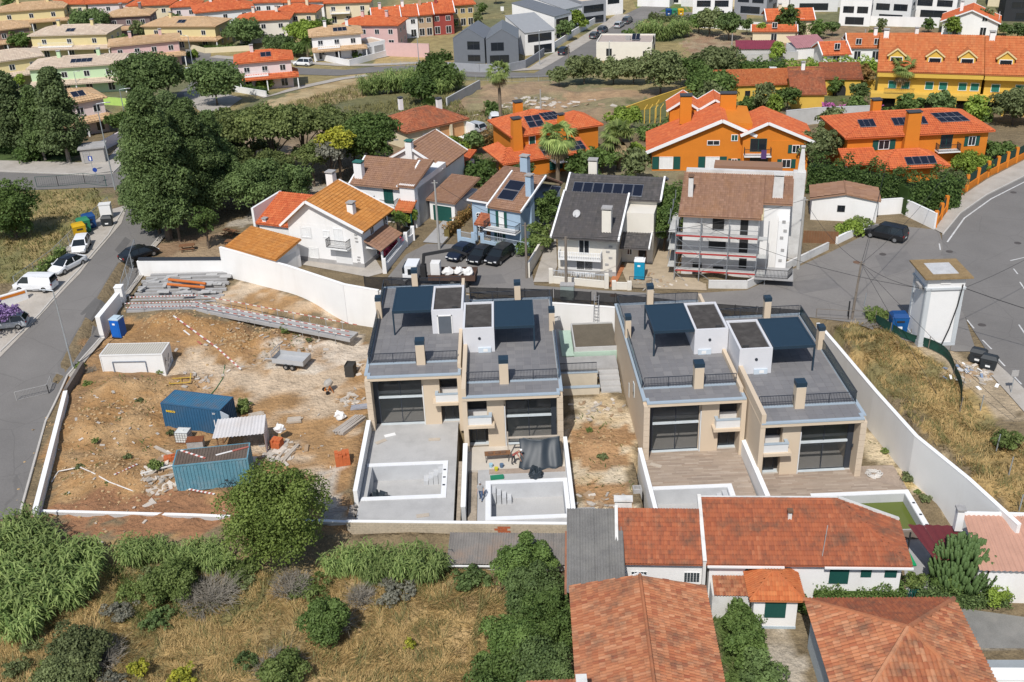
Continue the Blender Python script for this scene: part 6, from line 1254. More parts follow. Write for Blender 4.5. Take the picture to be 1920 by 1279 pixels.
def leaf_quads(P,Nn,size,r,asp=.62):
    """diamond leaves at points P with normals about Nn"""
    n=len(P);a=r.normal(size=(n,3));Nn=Nn/np.maximum(1e-6,np.linalg.norm(Nn,axis=1))[:,None];x=np.cross(Nn,a);x /= np.maximum(1e-6,np.linalg.norm(x,axis=1))[:,None];y=np.cross(Nn,x);s=(size*r.uniform(.6,1.35,n))[:,None]
    bend=Nn*s*.18
    V=np.stack([P-x*s*.5,P-y*s*asp*.5+bend*.6,P+x*s*.5-bend,P+y*s*asp*.5+bend*.6],1).reshape(-1,3);F=np.arange(4*n).reshape(-1,4);return V,F
def clumps(C,Rr,per,size,r,out=.75,flat=1.0):
    C=np.repeat(C,per,0);Rr=np.repeat(Rr,per)[:,None];d=r.normal(size=C.shape);d /= np.linalg.norm(d,axis=1)[:,None];d[:,2]=np.where(d[:,2] < -.35,-d[:,2],d[:,2])
    P=C+d*Rr*(r.uniform(.62,1.06,(len(C),1)))*np.array([1,1,flat]);Nn=d*out+r.normal(size=d.shape)*.45;Nn[:,2] += .25;return leaf_quads(P,Nn,size,r)
def crown(kind,h,rad,base,r,leaf,dens=1.0):
    """clump centres for a crown between base and h"""
    H_=h-base;n=max(10,int((26 if kind != 'poplar' else 52)*max(1,(rad*rad*H_)**.33*.62)));d=r.normal(size=(n,3));d /= np.linalg.norm(d,axis=1)[:,None];q=r.uniform(.3,.92,n)
    if kind == 'poplar':zt=r.uniform(.0,1,n);w_=np.clip(np.minimum(zt/.12+.35,1),0,1)*(1-zt**1.6*.78);C=np.stack([d[:,0]*rad*w_*r.uniform(.5,1.0,n),d[:,1]*rad*w_*r.uniform(.5,1.0,n),base+H_*(zt*.9+.04)],1);cr=rad*r.uniform(.2,.36,n)*(.65+.45*w_)
    elif kind == 'pine':C=np.stack([d[:,0]*rad*q,d[:,1]*rad*q,base+H_*(.55+.4*np.abs(d[:,2])*q)],1);cr=rad*r.uniform(.17,.3,n)
    elif kind == 'bush':C=np.stack([d[:,0]*rad*q,d[:,1]*rad*q,h*(.22+.62*np.abs(d[:,2])*q)],1);cr=np.minimum(rad,h)*r.uniform(.2,.38,n)
    else:C=np.stack([d[:,0]*rad*q,d[:,1]*rad*q,base+H_*(.5+.45*d[:,2]*q)],1);cr=rad*r.uniform(.18,.36,n)
    area=float(np.sum(4*math.pi*cr**2));per=int(np.clip(dens*1.0*area/(leaf*leaf*.62)/n,14,420));return C,cr,per
NT=0
def tree(lab,px,ytop=None,rad=3.0,kind='broad',leaf='green',h=None,cat='tree',group=None,base=None,size=None,dens=1.0,name=None,tm=None,z=None):
    global NT;NT += 1;p=G(*px) if z is None else W(px[0],px[1],z);h=h or hpx(p,ytop);r=np.random.default_rng(100+NT);far=p[1]
    size=size or (.24 if far < 75 else .30 if far < 135 else .42 if far < 180 else .6);bs={'poplar':.10,'pine':.35,'bush':0,'broad':.22}[kind]*h if base is None else base*h
    t=thing(name or {'bush':'shrub'}.get(kind,'tree'),lab,cat if kind != 'bush' or cat != 'tree' else 'shrub',(p[0],p[1],p[2]-.1),0,group)
    C,cr,per=crown(kind,h,rad,bs,r,size,dens);V,F=clumps(C,cr,per,size,r);link('crown',np_mesh('crown',V,F,LEAF[leaf],tv=np.clip(.45*r.random(len(F))+.55*np.repeat(r.random(len(C)),per),0,1)),t)
    mb=MB();tr=max(.07,h*.022)
    if kind != 'bush':
        top=Vector((r.uniform(-.3,.3),r.uniform(-.3,.3),bs+(h-bs)*.55));mb.tube([(0,0,-.3),(0,0,bs*.5),top*.75,top],[tr*1.3,tr,tr*.75,tr*.3],7)
        for k in range(min(7,len(C))):c=Vector(C[k]);s=Vector((0,0,bs*.7+r.uniform(0,.2)*h));mb.tube([s,s.lerp(c,.5)+Vector((0,0,.2)),c],[tr*.5,tr*.32,tr*.12],5)
        mb.build('trunk',tm or bark,t)
    else:
        for k in range(min(6,len(C))):c=Vector(C[k]);mb.tube([(0,0,-.2),c*.5,c],[.07,.05,.02],5)
        mb.build('stem',bark,t)
    return t
# poplars by the road and the park pines
for i,(px,yt,rd,l) in enumerate([((2,285),138,4.0,'tall poplar at the left picture edge'),((42,293),128,3.4,'tall poplar second from the left edge'),((84,300),158,3.0,'shorter poplar in the middle of the left row'),((130,303),122,3.6,'poplar nearest the kiosk in the left row')]):tree(l,px,yt,rd,'poplar','teal' if i % 2 else 'dark',group='poplars in the grass strip',tm=bark_g)
for px,yt,rd,l,lf in [((318,448),156,4.2,'tallest poplar at the road bend, its crown over the asphalt','dark'),((378,415),185,4.4,'broad poplar behind the tallest one','dark'),((280,400),222,3.6,'poplar leaning over the road junction','teal'),((412,385),205,3.4,'dark poplar beside the pines','dark'),((345,385),168,3.6,'slim poplar rising between the two tallest crowns','teal'),((300,440),300,2.8,'low bushy poplar over the kerb','green')]:tree(l,px,yt,rd,'poplar',lf,group='poplars at the road bend')
tree('small round tree standing in the bare park corner',(392,466),388,2.0,'broad','green',base=.4);tree('leafy young tree under the tallest poplar',(338,452),350,2.8,'broad','dark',base=.25)
for px,yt,rd,k,lf,l in [((482,402),300,4.4,'broad','dark','dark broad tree left of the white house'),((556,385),308,2.8,'broad','dark','small dark tree beside the tall white chimney'),((448,345),215,4.2,'pine','pine','pale pine at the left of the grove'),((520,345),196,5.0,'pine','pine','wide pine in the middle of the grove'),((575,330),202,4.6,'pine','pine','pine above the picnic path'),((610,300),205,4.4,'pine','pine','pine at the back of the grove'),((700,322),213,4.6,'broad','green','dense green tree at the end of the grove'),((640,345),238,3.2,'pine','yellow','sparse yellow tree inside the grove'),((665,300),215,3.6,'pine','pine','pine behind the yellow tree'),((625,350),265,2.6,'pine','grey','half bare grey tree beside the yellow one'),((480,300),205,3.6,'pine','pine','pine at the far edge of the grove')]:tree(l,px,yt,rd,k,lf,group='trees of the small park')
tree('round green tree in the dry grass left of the road',(32,446),335,3.9,'broad','green',base=.05);tree('purple flowering tree over the parked silver car',(2,622),560,2.6,'broad','purple',base=.35,dens=.5);tree('tall ivy shrub beside the left road at the lower edge of the pavement',(150,690),h=.9,rad=.6,kind='bush',leaf='weed')
# suburb trees
for px,yt,rd,k,lf,l in [((175,76),18,5.6,'broad','dark','round dark tree between the yellow houses'),((42,96),60,3.4,'broad','green','garden tree behind the yellow house on the left'),((282,194),104,6.4,'broad','dark','street tree in front of the pink house'),((318,185),108,4.6,'broad','dark','second street tree in front of the pink house'),((408,198),118,5.6,'broad','dark','round street tree beside the paved corner'),((462,90),38,5.0,'broad','dark','dark tree behind the cream wall at the street corner'),((362,108),92,1.8,'bush','lime','clipped lime shrub at the street corner'),((575,88),40,4.6,'broad','lime','bright green tree between the cream and tan roofed houses'),((525,102),70,4.2,'broad','dark','dark garden tree behind the corner house'),((556,106),78,3.4,'broad','green','rounded garden tree left of the young palms'),((497,166),139,2.4,'bush','lime','orange tree in front of the corner house'),((668,108),92,1.9,'bush','green','round shrub beside the white garage'),((818,172),117,4.2,'broad','green','round bright tree beside the grey curved wall'),((792,196),142,3.4,'broad','cypress','dark cypress-like tree in the dry plot'),((925,228),188,1.9,'broad','green','thin young tree beside the tall palm'),((790,62),52,4.0,'bush','green','garden shrubs before the red roofed row'),((1048,162),127,2.5,'broad','olive','small olive tree at the end of the road wall'),((1095,158),103,3.8,'broad','olive','olive tree in front of the cream flat house'),((1150,158),112,3.6,'broad','olive','second olive tree before the cream flat house'),((1188,158),108,3.6,'broad','olive','third olive tree before the cream flat house'),((1238,178),95,4.6,'broad','olive','tall grey-green olive tree above the yellow wall'),((1290,160),112,3.8,'broad','green','green tree right of the olive row'),((1340,148),94,5.2,'broad','olive','broad dark tree at the end of the hedge'),((1330,192),135,4.4,'broad','green','garden tree beside the low yellow building'),((1330,68),12,3.4,'broad','olive','tall tree near the top beside the white wall'),((1366,76),22,3.8,'broad','dark','dark tree near the top beside the bare ground'),((1474,74),8,2.8,'broad','green','slender tree in front of the cream gable house'),((1245,470),368,3.2,'broad','green','bright tree between the charcoal roofed and scaffolded houses'),((1030,440),350,2.2,'broad','green','tree squeezed between the blue and charcoal roofed houses'),((1012,470),400,1.9,'bush','weed','shrub on the slope beside the blue house'),((988,478),440,1.4,'bush','green','round shrub at the corner of the blue garden'),((945,470),452,1.3,'bush','green','clipped shrub in the blue house garden'),((1618,170),120,2.4,'broad','rust','reddish tree at the yellow garden wall'),((1898,235),168,3.8,'broad','olive','grey-green tree at the right edge below the yellow house'),((1820,325),282,2.6,'bush','lime','yellow-green shrub beside the orange roadside wall'),((1868,300),268,2.6,'broad','green','garden tree at the bend of the main road'),((1780,365),315,2.0,'broad','olive','olive shrub at the hedge end'),((1130,325),278,2.6,'broad','green','garden tree between the two palms'),((1105,320),292,1.8,'bush','green','rounded shrub below the orange house terrace'),((1195,300),262,2.0,'bush','lime','shrub beside the wide orange house'),((1170,250),195,3.0,'broad','lime','light green tree behind the orange houses'),((1225,262),232,2.6,'bush','green','shrub bank behind the orange houses'),((1270,240),210,2.4,'bush','olive','grey shrub above the yellow posts'),((1640,68),48,1.6,'bush','green','shrub on the top right wall'),((1475,210),160,2.4,'broad','green','tree in front of the low yellow building'),((1410,205),178,2.6,'bush','green','shrubs below the low yellow building'),((1535,320),240,3.0,'broad','olive','strap leaved tree beside the scaffolded house'),((60,300),270,3.0,'bush','cypress','dark shrubs under the left poplars'),((230,250),212,2.8,'broad','green','small tree beside the garden wall near the kiosk'),((760,432),385,1.6,'broad','lime','young palm-like shrub beside the white house porch'),((718,478),455,1.1,'bush','pinkf','pink flowering shrub on the white garden wall'),((740,462),440,1.2,'bush','pinkf','pink flowers beside the garden gate'),((895,345),290,2.4,'bush','cypress','dark shrub left of the first orange house'),((1590,440),412,1.8,'bush','lime','climbing plant over the low white wall'),((1612,430),404,1.6,'bush','weed','climbing plant at the far end of the low white wall')]:tree(l,px,yt,rd,k,lf,group='garden and street trees')
# foreground trees and bushes
tree('large round dense tree at the foot of the site yard',(535,1062),876,4.0,'broad','fresh',base=.02,size=.2,dens=2.8,tm=bark)
for px,yt,rd,lf,l in [((985,1092),988,2.3,'green','leafy tree above the corrugated shed'),((1000,1150),1060,2.6,'dark','dense dark bush left of the grey corrugated roof'),((1025,1200),1100,2.2,'green','dense bush beside the orange gable roof'),((960,1240),1150,2.4,'green','wide bush bordering the straw field'),((1010,1290),1200,2.6,'dark','dark bush at the lower edge beside the tiled annex'),((930,1300),1230,2.0,'green','bush at the lower edge of the straw field'),((1390,1190),1120,1.7,'green','round bush between the gable and hipped roofs'),((1400,1240),1165,1.7,'green','second round bush in the garden strip'),((1425,1290),1215,1.7,'dark','third round bush at the lower edge of the garden strip'),((618,1198),1112,2.0,'green','dark green bush in the middle of the straw field'),((330,1115),1050,2.2,'weed','low green bush below the pale wall'),((262,1268),1228,.9,'yellow','yellow-green bush at the lower left'),((345,1278),1242,.9,'yellow','yellow-green bush nearest the lower edge'),((150,1250),1180,2.4,'olive','olive green bush in the lower left corner'),((120,1290),1230,2.2,'olive','grey-green bush at the lower left edge'),((535,1285),1225,1.8,'weed','green bush with dead branches at the lower edge'),((1850,1120),1065,1.5,'lime','clipped yellow-green shrub beside the cactus tree'),((1780,1110),1050,1.5,'green','shrub under the cactus tree'),((1902,1060),1008,1.4,'grey','grey shrub at the right edge beside the pink sheet roof'),((1500,1140),1108,.9,'green','small shrub at the porch house corner'),((770,1215),1190,.5,'yellow','tiny yellow flowering plant in the straw field'),((1150,1330),1290,.6,'green','plant below the annex'),((1715,1100),1070,1.0,'weed','flowering shrub beside the shelter'),((1640,598),570,1.3,'weed','green shrub at the head of the dry slope'),((1885,838),800,1.2,'weed','bramble with dark netting on the dry slope'),((455,775),748,.8,'weed','weed bush behind the blue container'),((430,808),780,.7,'weed','weed bush in front of the blue container end'),((295,885),850,.7,'weed','weed bush beside the scrap heap'),((460,762),742,.7,'weed','small bush at the container doors'),((535,625),605,.7,'weed','weed on the dirt bank below the ramp')]:tree(l,px,yt,rd,'bush',lf,group='bushes in the foreground',size=.19,dens=1.2)
def hedge(lab,pts,h,wd,leaf,size=.22,dens=1.0,name='hedge',seed=1):
    ln=[G(*p) for p in pts];o=ln[0];t=thing(name,lab,'hedge',o,0,'hedges');r=np.random.default_rng(seed+len(lab));P=[];N_=[];core=MB()
    for a,c in zip(ln[:-1],ln[1:]):
        L=np.linalg.norm((c-a)[:2]);d=(c-a)[:2]/L;nn=np.array([-d[1],d[0]]);n=int(dens*(L*(2*h+wd))/(size*size)*2.6);u=r.random(n)*L;k=r.random(n);v=np.where(k < .45,-wd/2,np.where(k < .6,wd/2,r.uniform(-wd/2,wd/2,n)));top=h*(1+.16*np.sin(u*1.7)+.12*np.sin(u*4.1+1));z=np.where(k < .6,r.random(n)*top,top+r.normal(size=n)*.06)
        z2=float(gz(*a[:2]));b_=np.stack([a[0]-o[0]+d[0]*u+nn[0]*v,a[1]-o[1]+d[1]*u+nn[1]*v,z+(z2-o[2])],1)+r.normal(size=(n,3))*.12;P.append(b_);q=np.stack([nn[0]*np.sign(v)*(k < .6),nn[1]*np.sign(v)*(k < .6),(k >= .6)*1.0+.25],1);N_.append(q+r.normal(size=q.shape)*.45)
        core.bar((a[0]-o[0],a[1]-o[1],h*.42),(c[0]-o[0],c[1]-o[1],h*.42+(c[2]-a[2])),wd*.75,h*.8)
    V,F=leaf_quads(np.concatenate(P),np.concatenate(N_),size,r);link('foliage',np_mesh('foliage',V,F,LEAF[leaf],tv=r.random(len(F))),t);core.build('branches',LEAF[leaf],t);return t
hedge('tall dark cypress hedge behind the white shed',[(1515,358),(1690,388)],4.4,2.4,'cypress',.3);hedge('tall dark cypress hedge beside the bend of the main road',[(1688,400),(1790,385)],4.2,2.4,'cypress',.3)
hedge('clipped hedge between the orange house and the lane houses',[(1160,362),(1290,378)],2.0,1.6,'green',.3);hedge('russet hedge beside the cream bungalow drive',[(810,300),(925,268)],1.6,1.4,'rust',.34);hedge('dark clipped hedge left of the first orange house',[(880,318),(925,328)],2.0,1.8,'cypress',.32)
hedge('russet hedge along the driveway left of the blue house',[(838,445),(880,402)],1.1,.9,'rust',.26);hedge('tall garden hedge before the maroon shed',[(1378,140),(1470,142)],3.0,3.0,'green',.5);hedge('loose hedge in front of the dormered yellow house',[(1472,146),(1640,138)],2.8,2.6,'lime',.5)
hedge('bougainvillea hanging over the grey retaining wall',[(1540,212),(1650,216)],1.4,1.0,'magenta',.34);hedge('long clipped hedge in front of the porch house',[(1520,1124),(1690,1126)],1.5,1.6,'green',.17,dens=1.3);hedge('clipped hedge below the cactus tree',[(1715,1132),(1885,1126)],.9,1.5,'dark',.17,dens=1.3)
hedge('dark hedge behind the white wall of the corner house',[(445,170),(500,178)],1.5,1.2,'cypress',.45);hedge('ivy hedge in front of the yellow veranda',[(1650,222),(1860,228)],1.4,1.6,'green',.4);hedge('dark hedge under the left poplars',[(0,285),(150,290)],1.8,1.6,'cypress',.4);hedge('weedy strip along the left road fence',[(120,475),(60,535)],.8,1.0,'weed',.3);hedge('hedge row along the cream plot at the street corner',[(345,84),(400,96),(470,90)],1.2,1.2,'green',.5);hedge('clipped dark hedge above the grey curved wall',[(800,118),(845,112)],1.8,1.6,'cypress',.5);hedge('long low hedge at the top beyond the recycling bins',[(1232,40),(1300,42)],1.6,2.0,'olive',.5)
# palms
def palm(lab,px,ycrown,rad,fan=True,h=None):
    p=G(*px);h=h or hpx(p,ycrown);t=thing('palm_tree',lab,'palm',p,0,'palm trees');r=np.random.default_rng(int(px[0]));MB().tube([(0,0,-.3),(.05,0,h*.5),(0,.05,h)],[.34,.25,.22],9).build('trunk',palm_t,t);V=[];F=[];Vd=[];Fd=[]
    def fan_leaf(V,F,d,L,droop):
        o=np.array([0,0,h]);e=o+np.array(d)*L*.5;u=np.cross(d,[0,0,1.]);u /= np.linalg.norm(u)+1e-6;w_=np.cross(u,d)
        for k in range(11):
            a=(k-5)/5*1.25;q=np.array(d)*math.cos(a)+u*math.sin(a);tip=e+q*L*.55-np.array([0,0,droop*(.6+.4*abs(a))]);s=np.cross(q,w_)*.05*L;i=len(V);V += [e-s*.2,e+q*L*.25-s,tip,e+q*L*.25+s];F.append((i,i+1,i+2,i+3))
        i=len(V);s=u*.03;V += [o-s,o+s,e+s,e-s];F.append((i,i+1,i+2,i+3))
    def feather(V,F,d,L,droop):
        o=np.array([0,0,h]);u=np.cross(d,[0,0,1.]);u /= np.linalg.norm(u)+1e-6
        for k in range(16):
            s=(k+1)/16;c=o+np.array(d)*L*s-np.array([0,0,droop*s*s])
            for sg in (-1,1):tip=c+(u*sg*.8+np.array(d)*.5-np.array([0,0,.25]))*L*.28*(1.15-s*.7);i=len(V);V += [c-np.array(d)*.06*L,c,tip,tip-np.array(d)*.03*L];F.append((i,i+1,i+2,i+3))
    for k in range(46 if fan else 34):
        a=r.uniform(0,6.28);el=r.uniform(-.55,1.3);d=(math.cos(a)*math.cos(el),math.sin(a)*math.cos(el),math.sin(el));(fan_leaf if fan else feather)(V,F,d,rad*r.uniform(.8,1.1),rad*.3 if fan else rad*.6)
    link('fronds',np_mesh('fronds',V,F,LEAF['palm' if fan else 'green'],tv=r.random(len(F))),t)
    if fan:
        for k in range(26):a=r.uniform(0,6.28);el=r.uniform(-1.35,-.75);d=(math.cos(a)*math.cos(el),math.sin(a)*math.cos(el),math.sin(el));fan_leaf(Vd,Fd,d,rad*r.uniform(.7,1.0),rad*.3)
        link('dead_fronds',np_mesh('dead_fronds',Vd,Fd,thatch),t)
palm('tallest thin palm in the dry plot',(940,266),135,2.1);palm('thick palm with a shaggy dead skirt behind the blue house',(1046,350),258,2.9);palm('palm with a pale crown between the orange houses',(1160,318),258,2.9);palm('slender palm in front of the dormered yellow house',(1682,208),128,2.6)
palm('short young palm in the dry grass before the corner house',(470,218),203,1.9,False,h=.5);palm('low bushy palm in the dry plot',(805,198),186,2.4,False,h=.8);palm('feathery palm in the tan roofed house garden',(578,112),76,2.6,False);palm('second feathery palm beside the tan roofed house',(602,112),92,2.4,False);palm('small palm below the first orange house',(1078,335),308,1.5,True);palm('young palm plant beside the white house porch',(748,440),408,1.3,False)
# cactus tree: upright fleshy arms
p=W(1802,1096,-.6);t=thing('cactus_tree','tree-like cactus with hundreds of upright arms beside the sheet roofs','cactus',p);r=np.random.default_rng(5);mb=MB()
for k in range(620):
    d=r.normal(size=3);d /= np.linalg.norm(d);d[2]=abs(d[2]);c=np.array([d[0]*2.3,d[1]*2.0,1.0+d[2]*2.6])*r.uniform(.8,1.02);tip=c+np.array([d[0]*.22,d[1]*.22,.55]);mb.tube([c-np.array([0,0,.3]),c,tip],[.10,.13,.08],5)
o=mb.build('arms',LEAF['cactus'],t,smooth=True);o['kind']='stuff';mb=MB().tube([(0,0,-.3),(0,0,2.2)],[.3,.2],8)
for k in range(24):a=k*.7;mb.tube([(0,0,.6+.05*k),(1.0*math.cos(a),1.0*math.sin(a),1.5+.04*k),(1.7*math.cos(a),1.7*math.sin(a),2.2)],[.13,.1,.08],6)
mb.build('trunk',LEAF['cactus'],t)
# giant reeds: stems with long drooping leaves
def reed_mesh(seed,n,rad,h):
    r=np.random.default_rng(seed);V=[];F=[]
    for k in range(n):
        a=r.uniform(0,6.28);q=rad*math.sqrt(r.random());b_=np.array([q*math.cos(a),q*math.sin(a),0]);hh=h*r.uniform(.6,1.0);ln=np.array([math.cos(a)*.22+r.normal()*.12,math.sin(a)*.22+r.normal()*.12,1.]);ln /= np.linalg.norm(ln);s=np.array([.025,0,0]);i=len(V);V += [b_-s,b_+s,b_+ln*hh+s*.3,b_+ln*hh-s*.3];F.append((i,i+1,i+2,i+3))
        for m in range(13):
            z=hh*(.22+.8*(m+r.random())/14);c=b_+ln*z;al=r.uniform(0,6.28);d=np.array([math.cos(al),math.sin(al),.55]);L=r.uniform(.5,.95);u=np.array([-math.sin(al),math.cos(al),0])*.045;mdl=c+d*L*.55;tip=c+d*L-np.array([0,0,L*.75]);i=len(V);V += [c-u*.6,c+u*.6,mdl+u*1.3,mdl-u*1.3,tip];F.append((i,i+1,i+2,i+3));F.append((i+3,i+2,i+4,i+4))
    F2=[f if f[2] != f[3] else (f[0],f[1],f[2],f[2]) for f in F];V=np.array(V);quads=[]
    for f in F2:quads.append(f if f[2] != f[3] else None)
    tri=[f for f in F2 if f[2] == f[3]];base=len(V);VV=list(V);out=[f for f in F2 if f[2] != f[3]]
    for f in tri:VV.append(V[f[2]]+np.array([.004,.004,0]));out.append((f[0],f[1],len(VV)-1,f[2]))
    return np_mesh('canes',VV,out,LEAF['reed'],tv=r.random(len(out)))
RM=[reed_mesh(31+i,70,1.25,3.0) for i in range(3)]
def reeds(lab,px,s=1.0,i=0,rz=0,z=None):
    p=G(*px) if z is None else W(px[0],px[1],z);t=thing('reed_clump',lab,'reeds',p,rz,'giant reed clumps');o=link('canes',RM[i % 3],t);o.scale=(s,s,s);return t
RL=[(30,1075,1.15,'at the far left below the road'),(75,1060,1.05,'beside the road wall foot'),(115,1080,1.1,'behind the left corner bushes'),(20,1150,1.2,'at the left edge of the straw field'),(80,1140,1.2,'in the middle of the left thicket'),(140,1130,1.1,'at the right side of the left thicket'),(-15,1110,1.2,'cut by the left picture edge'),(45,1190,1.0,'at the lower end of the left thicket'),(165,1075,.95,'under the end of the pale wall'),(60,1015,.9,'leaning over the road wall'),(5,1040,1.1,'above the left picture edge'),(250,1055,.75,'below the left part of the pale wall'),(290,1050,.7,'below the red dirt strip'),(380,1058,.75,'left of the large round tree'),(410,1070,.7,'touching the large round tree'),(640,1075,.7,'right of the large round tree'),(680,1070,.75,'below the left end of the block wall'),(720,1075,.75,'below the first pool'),(765,1080,.8,'left of the corrugated shed'),(805,1082,.85,'against the corrugated shed end'),(700,1090,.6,'in front of the block wall reeds'),(335,1060,.6,'in the middle of the pale wall'),(695,178,1.35,'at the left of the far cane brake'),(725,175,1.5,'second in the far cane brake'),(755,172,1.6,'in the middle of the far cane brake'),(780,165,1.6,'behind the far cypress-like tree'),(850,168,1.4,'right of the far round tree'),(830,176,1.2,'under the far round tree'),(1215,72,1.6,'beyond the cream flat house'),(1245,76,1.7,'right of the cream flat house'),(1275,70,1.6,'near the top beyond the olive trees')]
for i,(x,y,s,l) in enumerate(RL):reeds('clump of green giant reeds '+l,(x,y),s,i,i*1.3)
# dead grey bushes
def dead_bush(lab,px,rad,h,n=150):
    p=G(*px);r=np.random.default_rng(int(px[0]));t=thing('dead_shrub',lab,'shrub',p,0,'dead grey shrubs');mb=MB()
    for k in range(n):
        a=r.uniform(0,6.28);q=rad*math.sqrt(r.random());e=np.array([q*math.cos(a),q*math.sin(a),h*r.uniform(.4,1)*(1-.5*(q/rad)**2)]);m=e*.55+r.normal(size=3)*.18;mb.tube([(r.normal()*.1,r.normal()*.1,0),m,e],[.03,.02,.007],3,caps=False)
        for j in range(5):f=e+r.normal(size=3)*.3;mb.tube([m*.4+e*.6,f],[.014,.005],3,caps=False)
    o=mb.build('twigs',bark_g if False else M('dead_wood',(.25,.225,.185),rough=.95,var=.25),t);o['kind']='stuff'
for a in [('dead grey shrub below the left part of the pale wall',(395,1130),2.3,1.7,220),('dead grey shrub in front of the large round tree',(548,1110),1.5,1.8,140),('dead grey shrub beside the dark green bush',(680,1130),1.2,1.3,90),('dead grey shrub in the lower left',(190,1240),1.7,1.3,160),('bleached dead branches at the lower edge of the field',(525,1260),1.8,1.3,110),('leafless twigs beside the porch wall',(1370,1125),.8,1.1,70),('dead twigs standing over the dark green bush',(640,1180),1.0,1.9,60),('dry thorny shrub left of the white container',(175,700),.6,.6,40)]:dead_bush(*a)
# grass: dry straw in the field, on the slope and plots, green weeds
def grass(name,polys,dens,h,mat,seed,lean=.5,wd=.03,zt=True,avoid=None):
    r=np.random.default_rng(seed);PP=[]
    for poly in polys:
        g=np.array(gpoly(poly));x0,y0=g.min(0);x1,y1=g.max(0);n=int((x1-x0)*(y1-y0)*dens);x=r.uniform(x0,x1,n);y=r.uniform(y0,y1,n);k=inpoly(x,y,g)&(vnoise(x,y,1.7,seed)*.6+vnoise(x,y,5,seed+1)*.4 > r.uniform(.05,.62,n));PP.append(np.stack([x[k],y[k]],1))
    P=np.concatenate(PP);n=len(P);iz=np.clip(np.searchsorted(xs,P[:,0])-1,0,nx-2);jz=np.clip(np.searchsorted(ys,P[:,1])-1,0,ny-2);z=gzz[jz,iz]-.03
    dirn=vnoise(P[:,0],P[:,1],2.2,seed+5)*12.6+r.normal(size=n)*.6;L=h*r.uniform(.5,1.25,n);b_=np.stack([P[:,0],P[:,1],z],1);d=np.stack([np.cos(dirn)*lean,np.sin(dirn)*lean,np.ones(n)*r.uniform(.45,1,n)],1);s=np.stack([-np.sin(dirn),np.cos(dirn),np.zeros(n)],1)*wd*r.uniform(.6,1.3,n)[:,None]
    mid=b_+d*L[:,None]*.5;tip=b_+d*L[:,None]*np.array([1.25,1.25,.86]);V=np.stack([b_-s,b_+s,mid+s*.8,mid-s*.8,tip-s*.2,tip+s*.2],1).reshape(-1,3);i=np.arange(n)[:,None]*6;F=np.concatenate([i+np.array([[0,1,2,3]]),i+np.array([[3,2,5,4]])]);tv=r.random(n);return link(name,np_mesh(name,V,F,mat,tv=np.concatenate([tv,tv])),kind='stuff')
straw=leaf_mat('straw',(.34,.225,.085),(.62,.45,.20),.25,0);sedge=leaf_mat('sedge',(.10,.105,.035),(.27,.24,.09),.25,0);wgrass=leaf_mat('weed_grass',(.05,.085,.018),(.14,.19,.05),.25,0)
FIELD=[(-150,1090),(100,1090),(250,1075),(480,1075),(640,1075),(860,1068),(955,1090),(930,1330),(-200,1330)]
tag(grass('dry_grass',[FIELD],95,.55,straw,50,.8,.018),'tangled dry straw covering the field in front','grass');tag(grass('green_grass',[FIELD],34,.7,sedge,60,.6,.022),'olive green grass growing through the straw field','grass')
tag(grass('green_grass',[[(200,1070),(330,1060),(460,1085),(400,1160),(240,1170)],[(700,1068),(870,1060),(800,1120),(690,1110)],[(1326,1105),(1378,1108),(1385,1330),(1345,1330)]],80,.6,wgrass,61,.7,.02),'green tufts along the foot of the walls and in the garden strip','grass')
SLOPE=[(1556,622),(1650,604),(1700,650),(1790,700),(1830,770),(1990,880),(2000,985),(1912,985),(1820,898),(1715,800),(1645,715)]
tag(grass('dry_grass',[SLOPE],60,.5,straw,70,.6,.022),'dry straw on the slope beside the tall white wall','grass');tag(grass('green_grass',[SLOPE],45,.45,sedge,71,.5,.025),'olive grass on the slope beside the tall white wall','grass')
tag(grass('dry_grass',[[(0,365),(185,355),(198,395),(150,450),(30,535),(-90,560),(-90,365)],[(640,205),(850,172),(880,215),(740,240)],[(860,215),(1000,190),(980,235),(900,262)],[(440,230),(560,190),(700,150),(690,180),(560,220)]],12,.8,sedge,80,.5,.05),'tall dry grass in the plots along the left road and behind the park','grass')
tag(grass('weeds',[[(150,720),(330,720),(310,850),(110,940)],[(1075,760),(1150,760),(1190,930),(1085,930)],[(1600,815),(1660,830),(1780,950),(1690,930)],[(360,600),(640,640),(500,680)]],3.0,.3,wgrass,90,.9,.04),'scattered green weeds on the bare soil of the site','weeds')
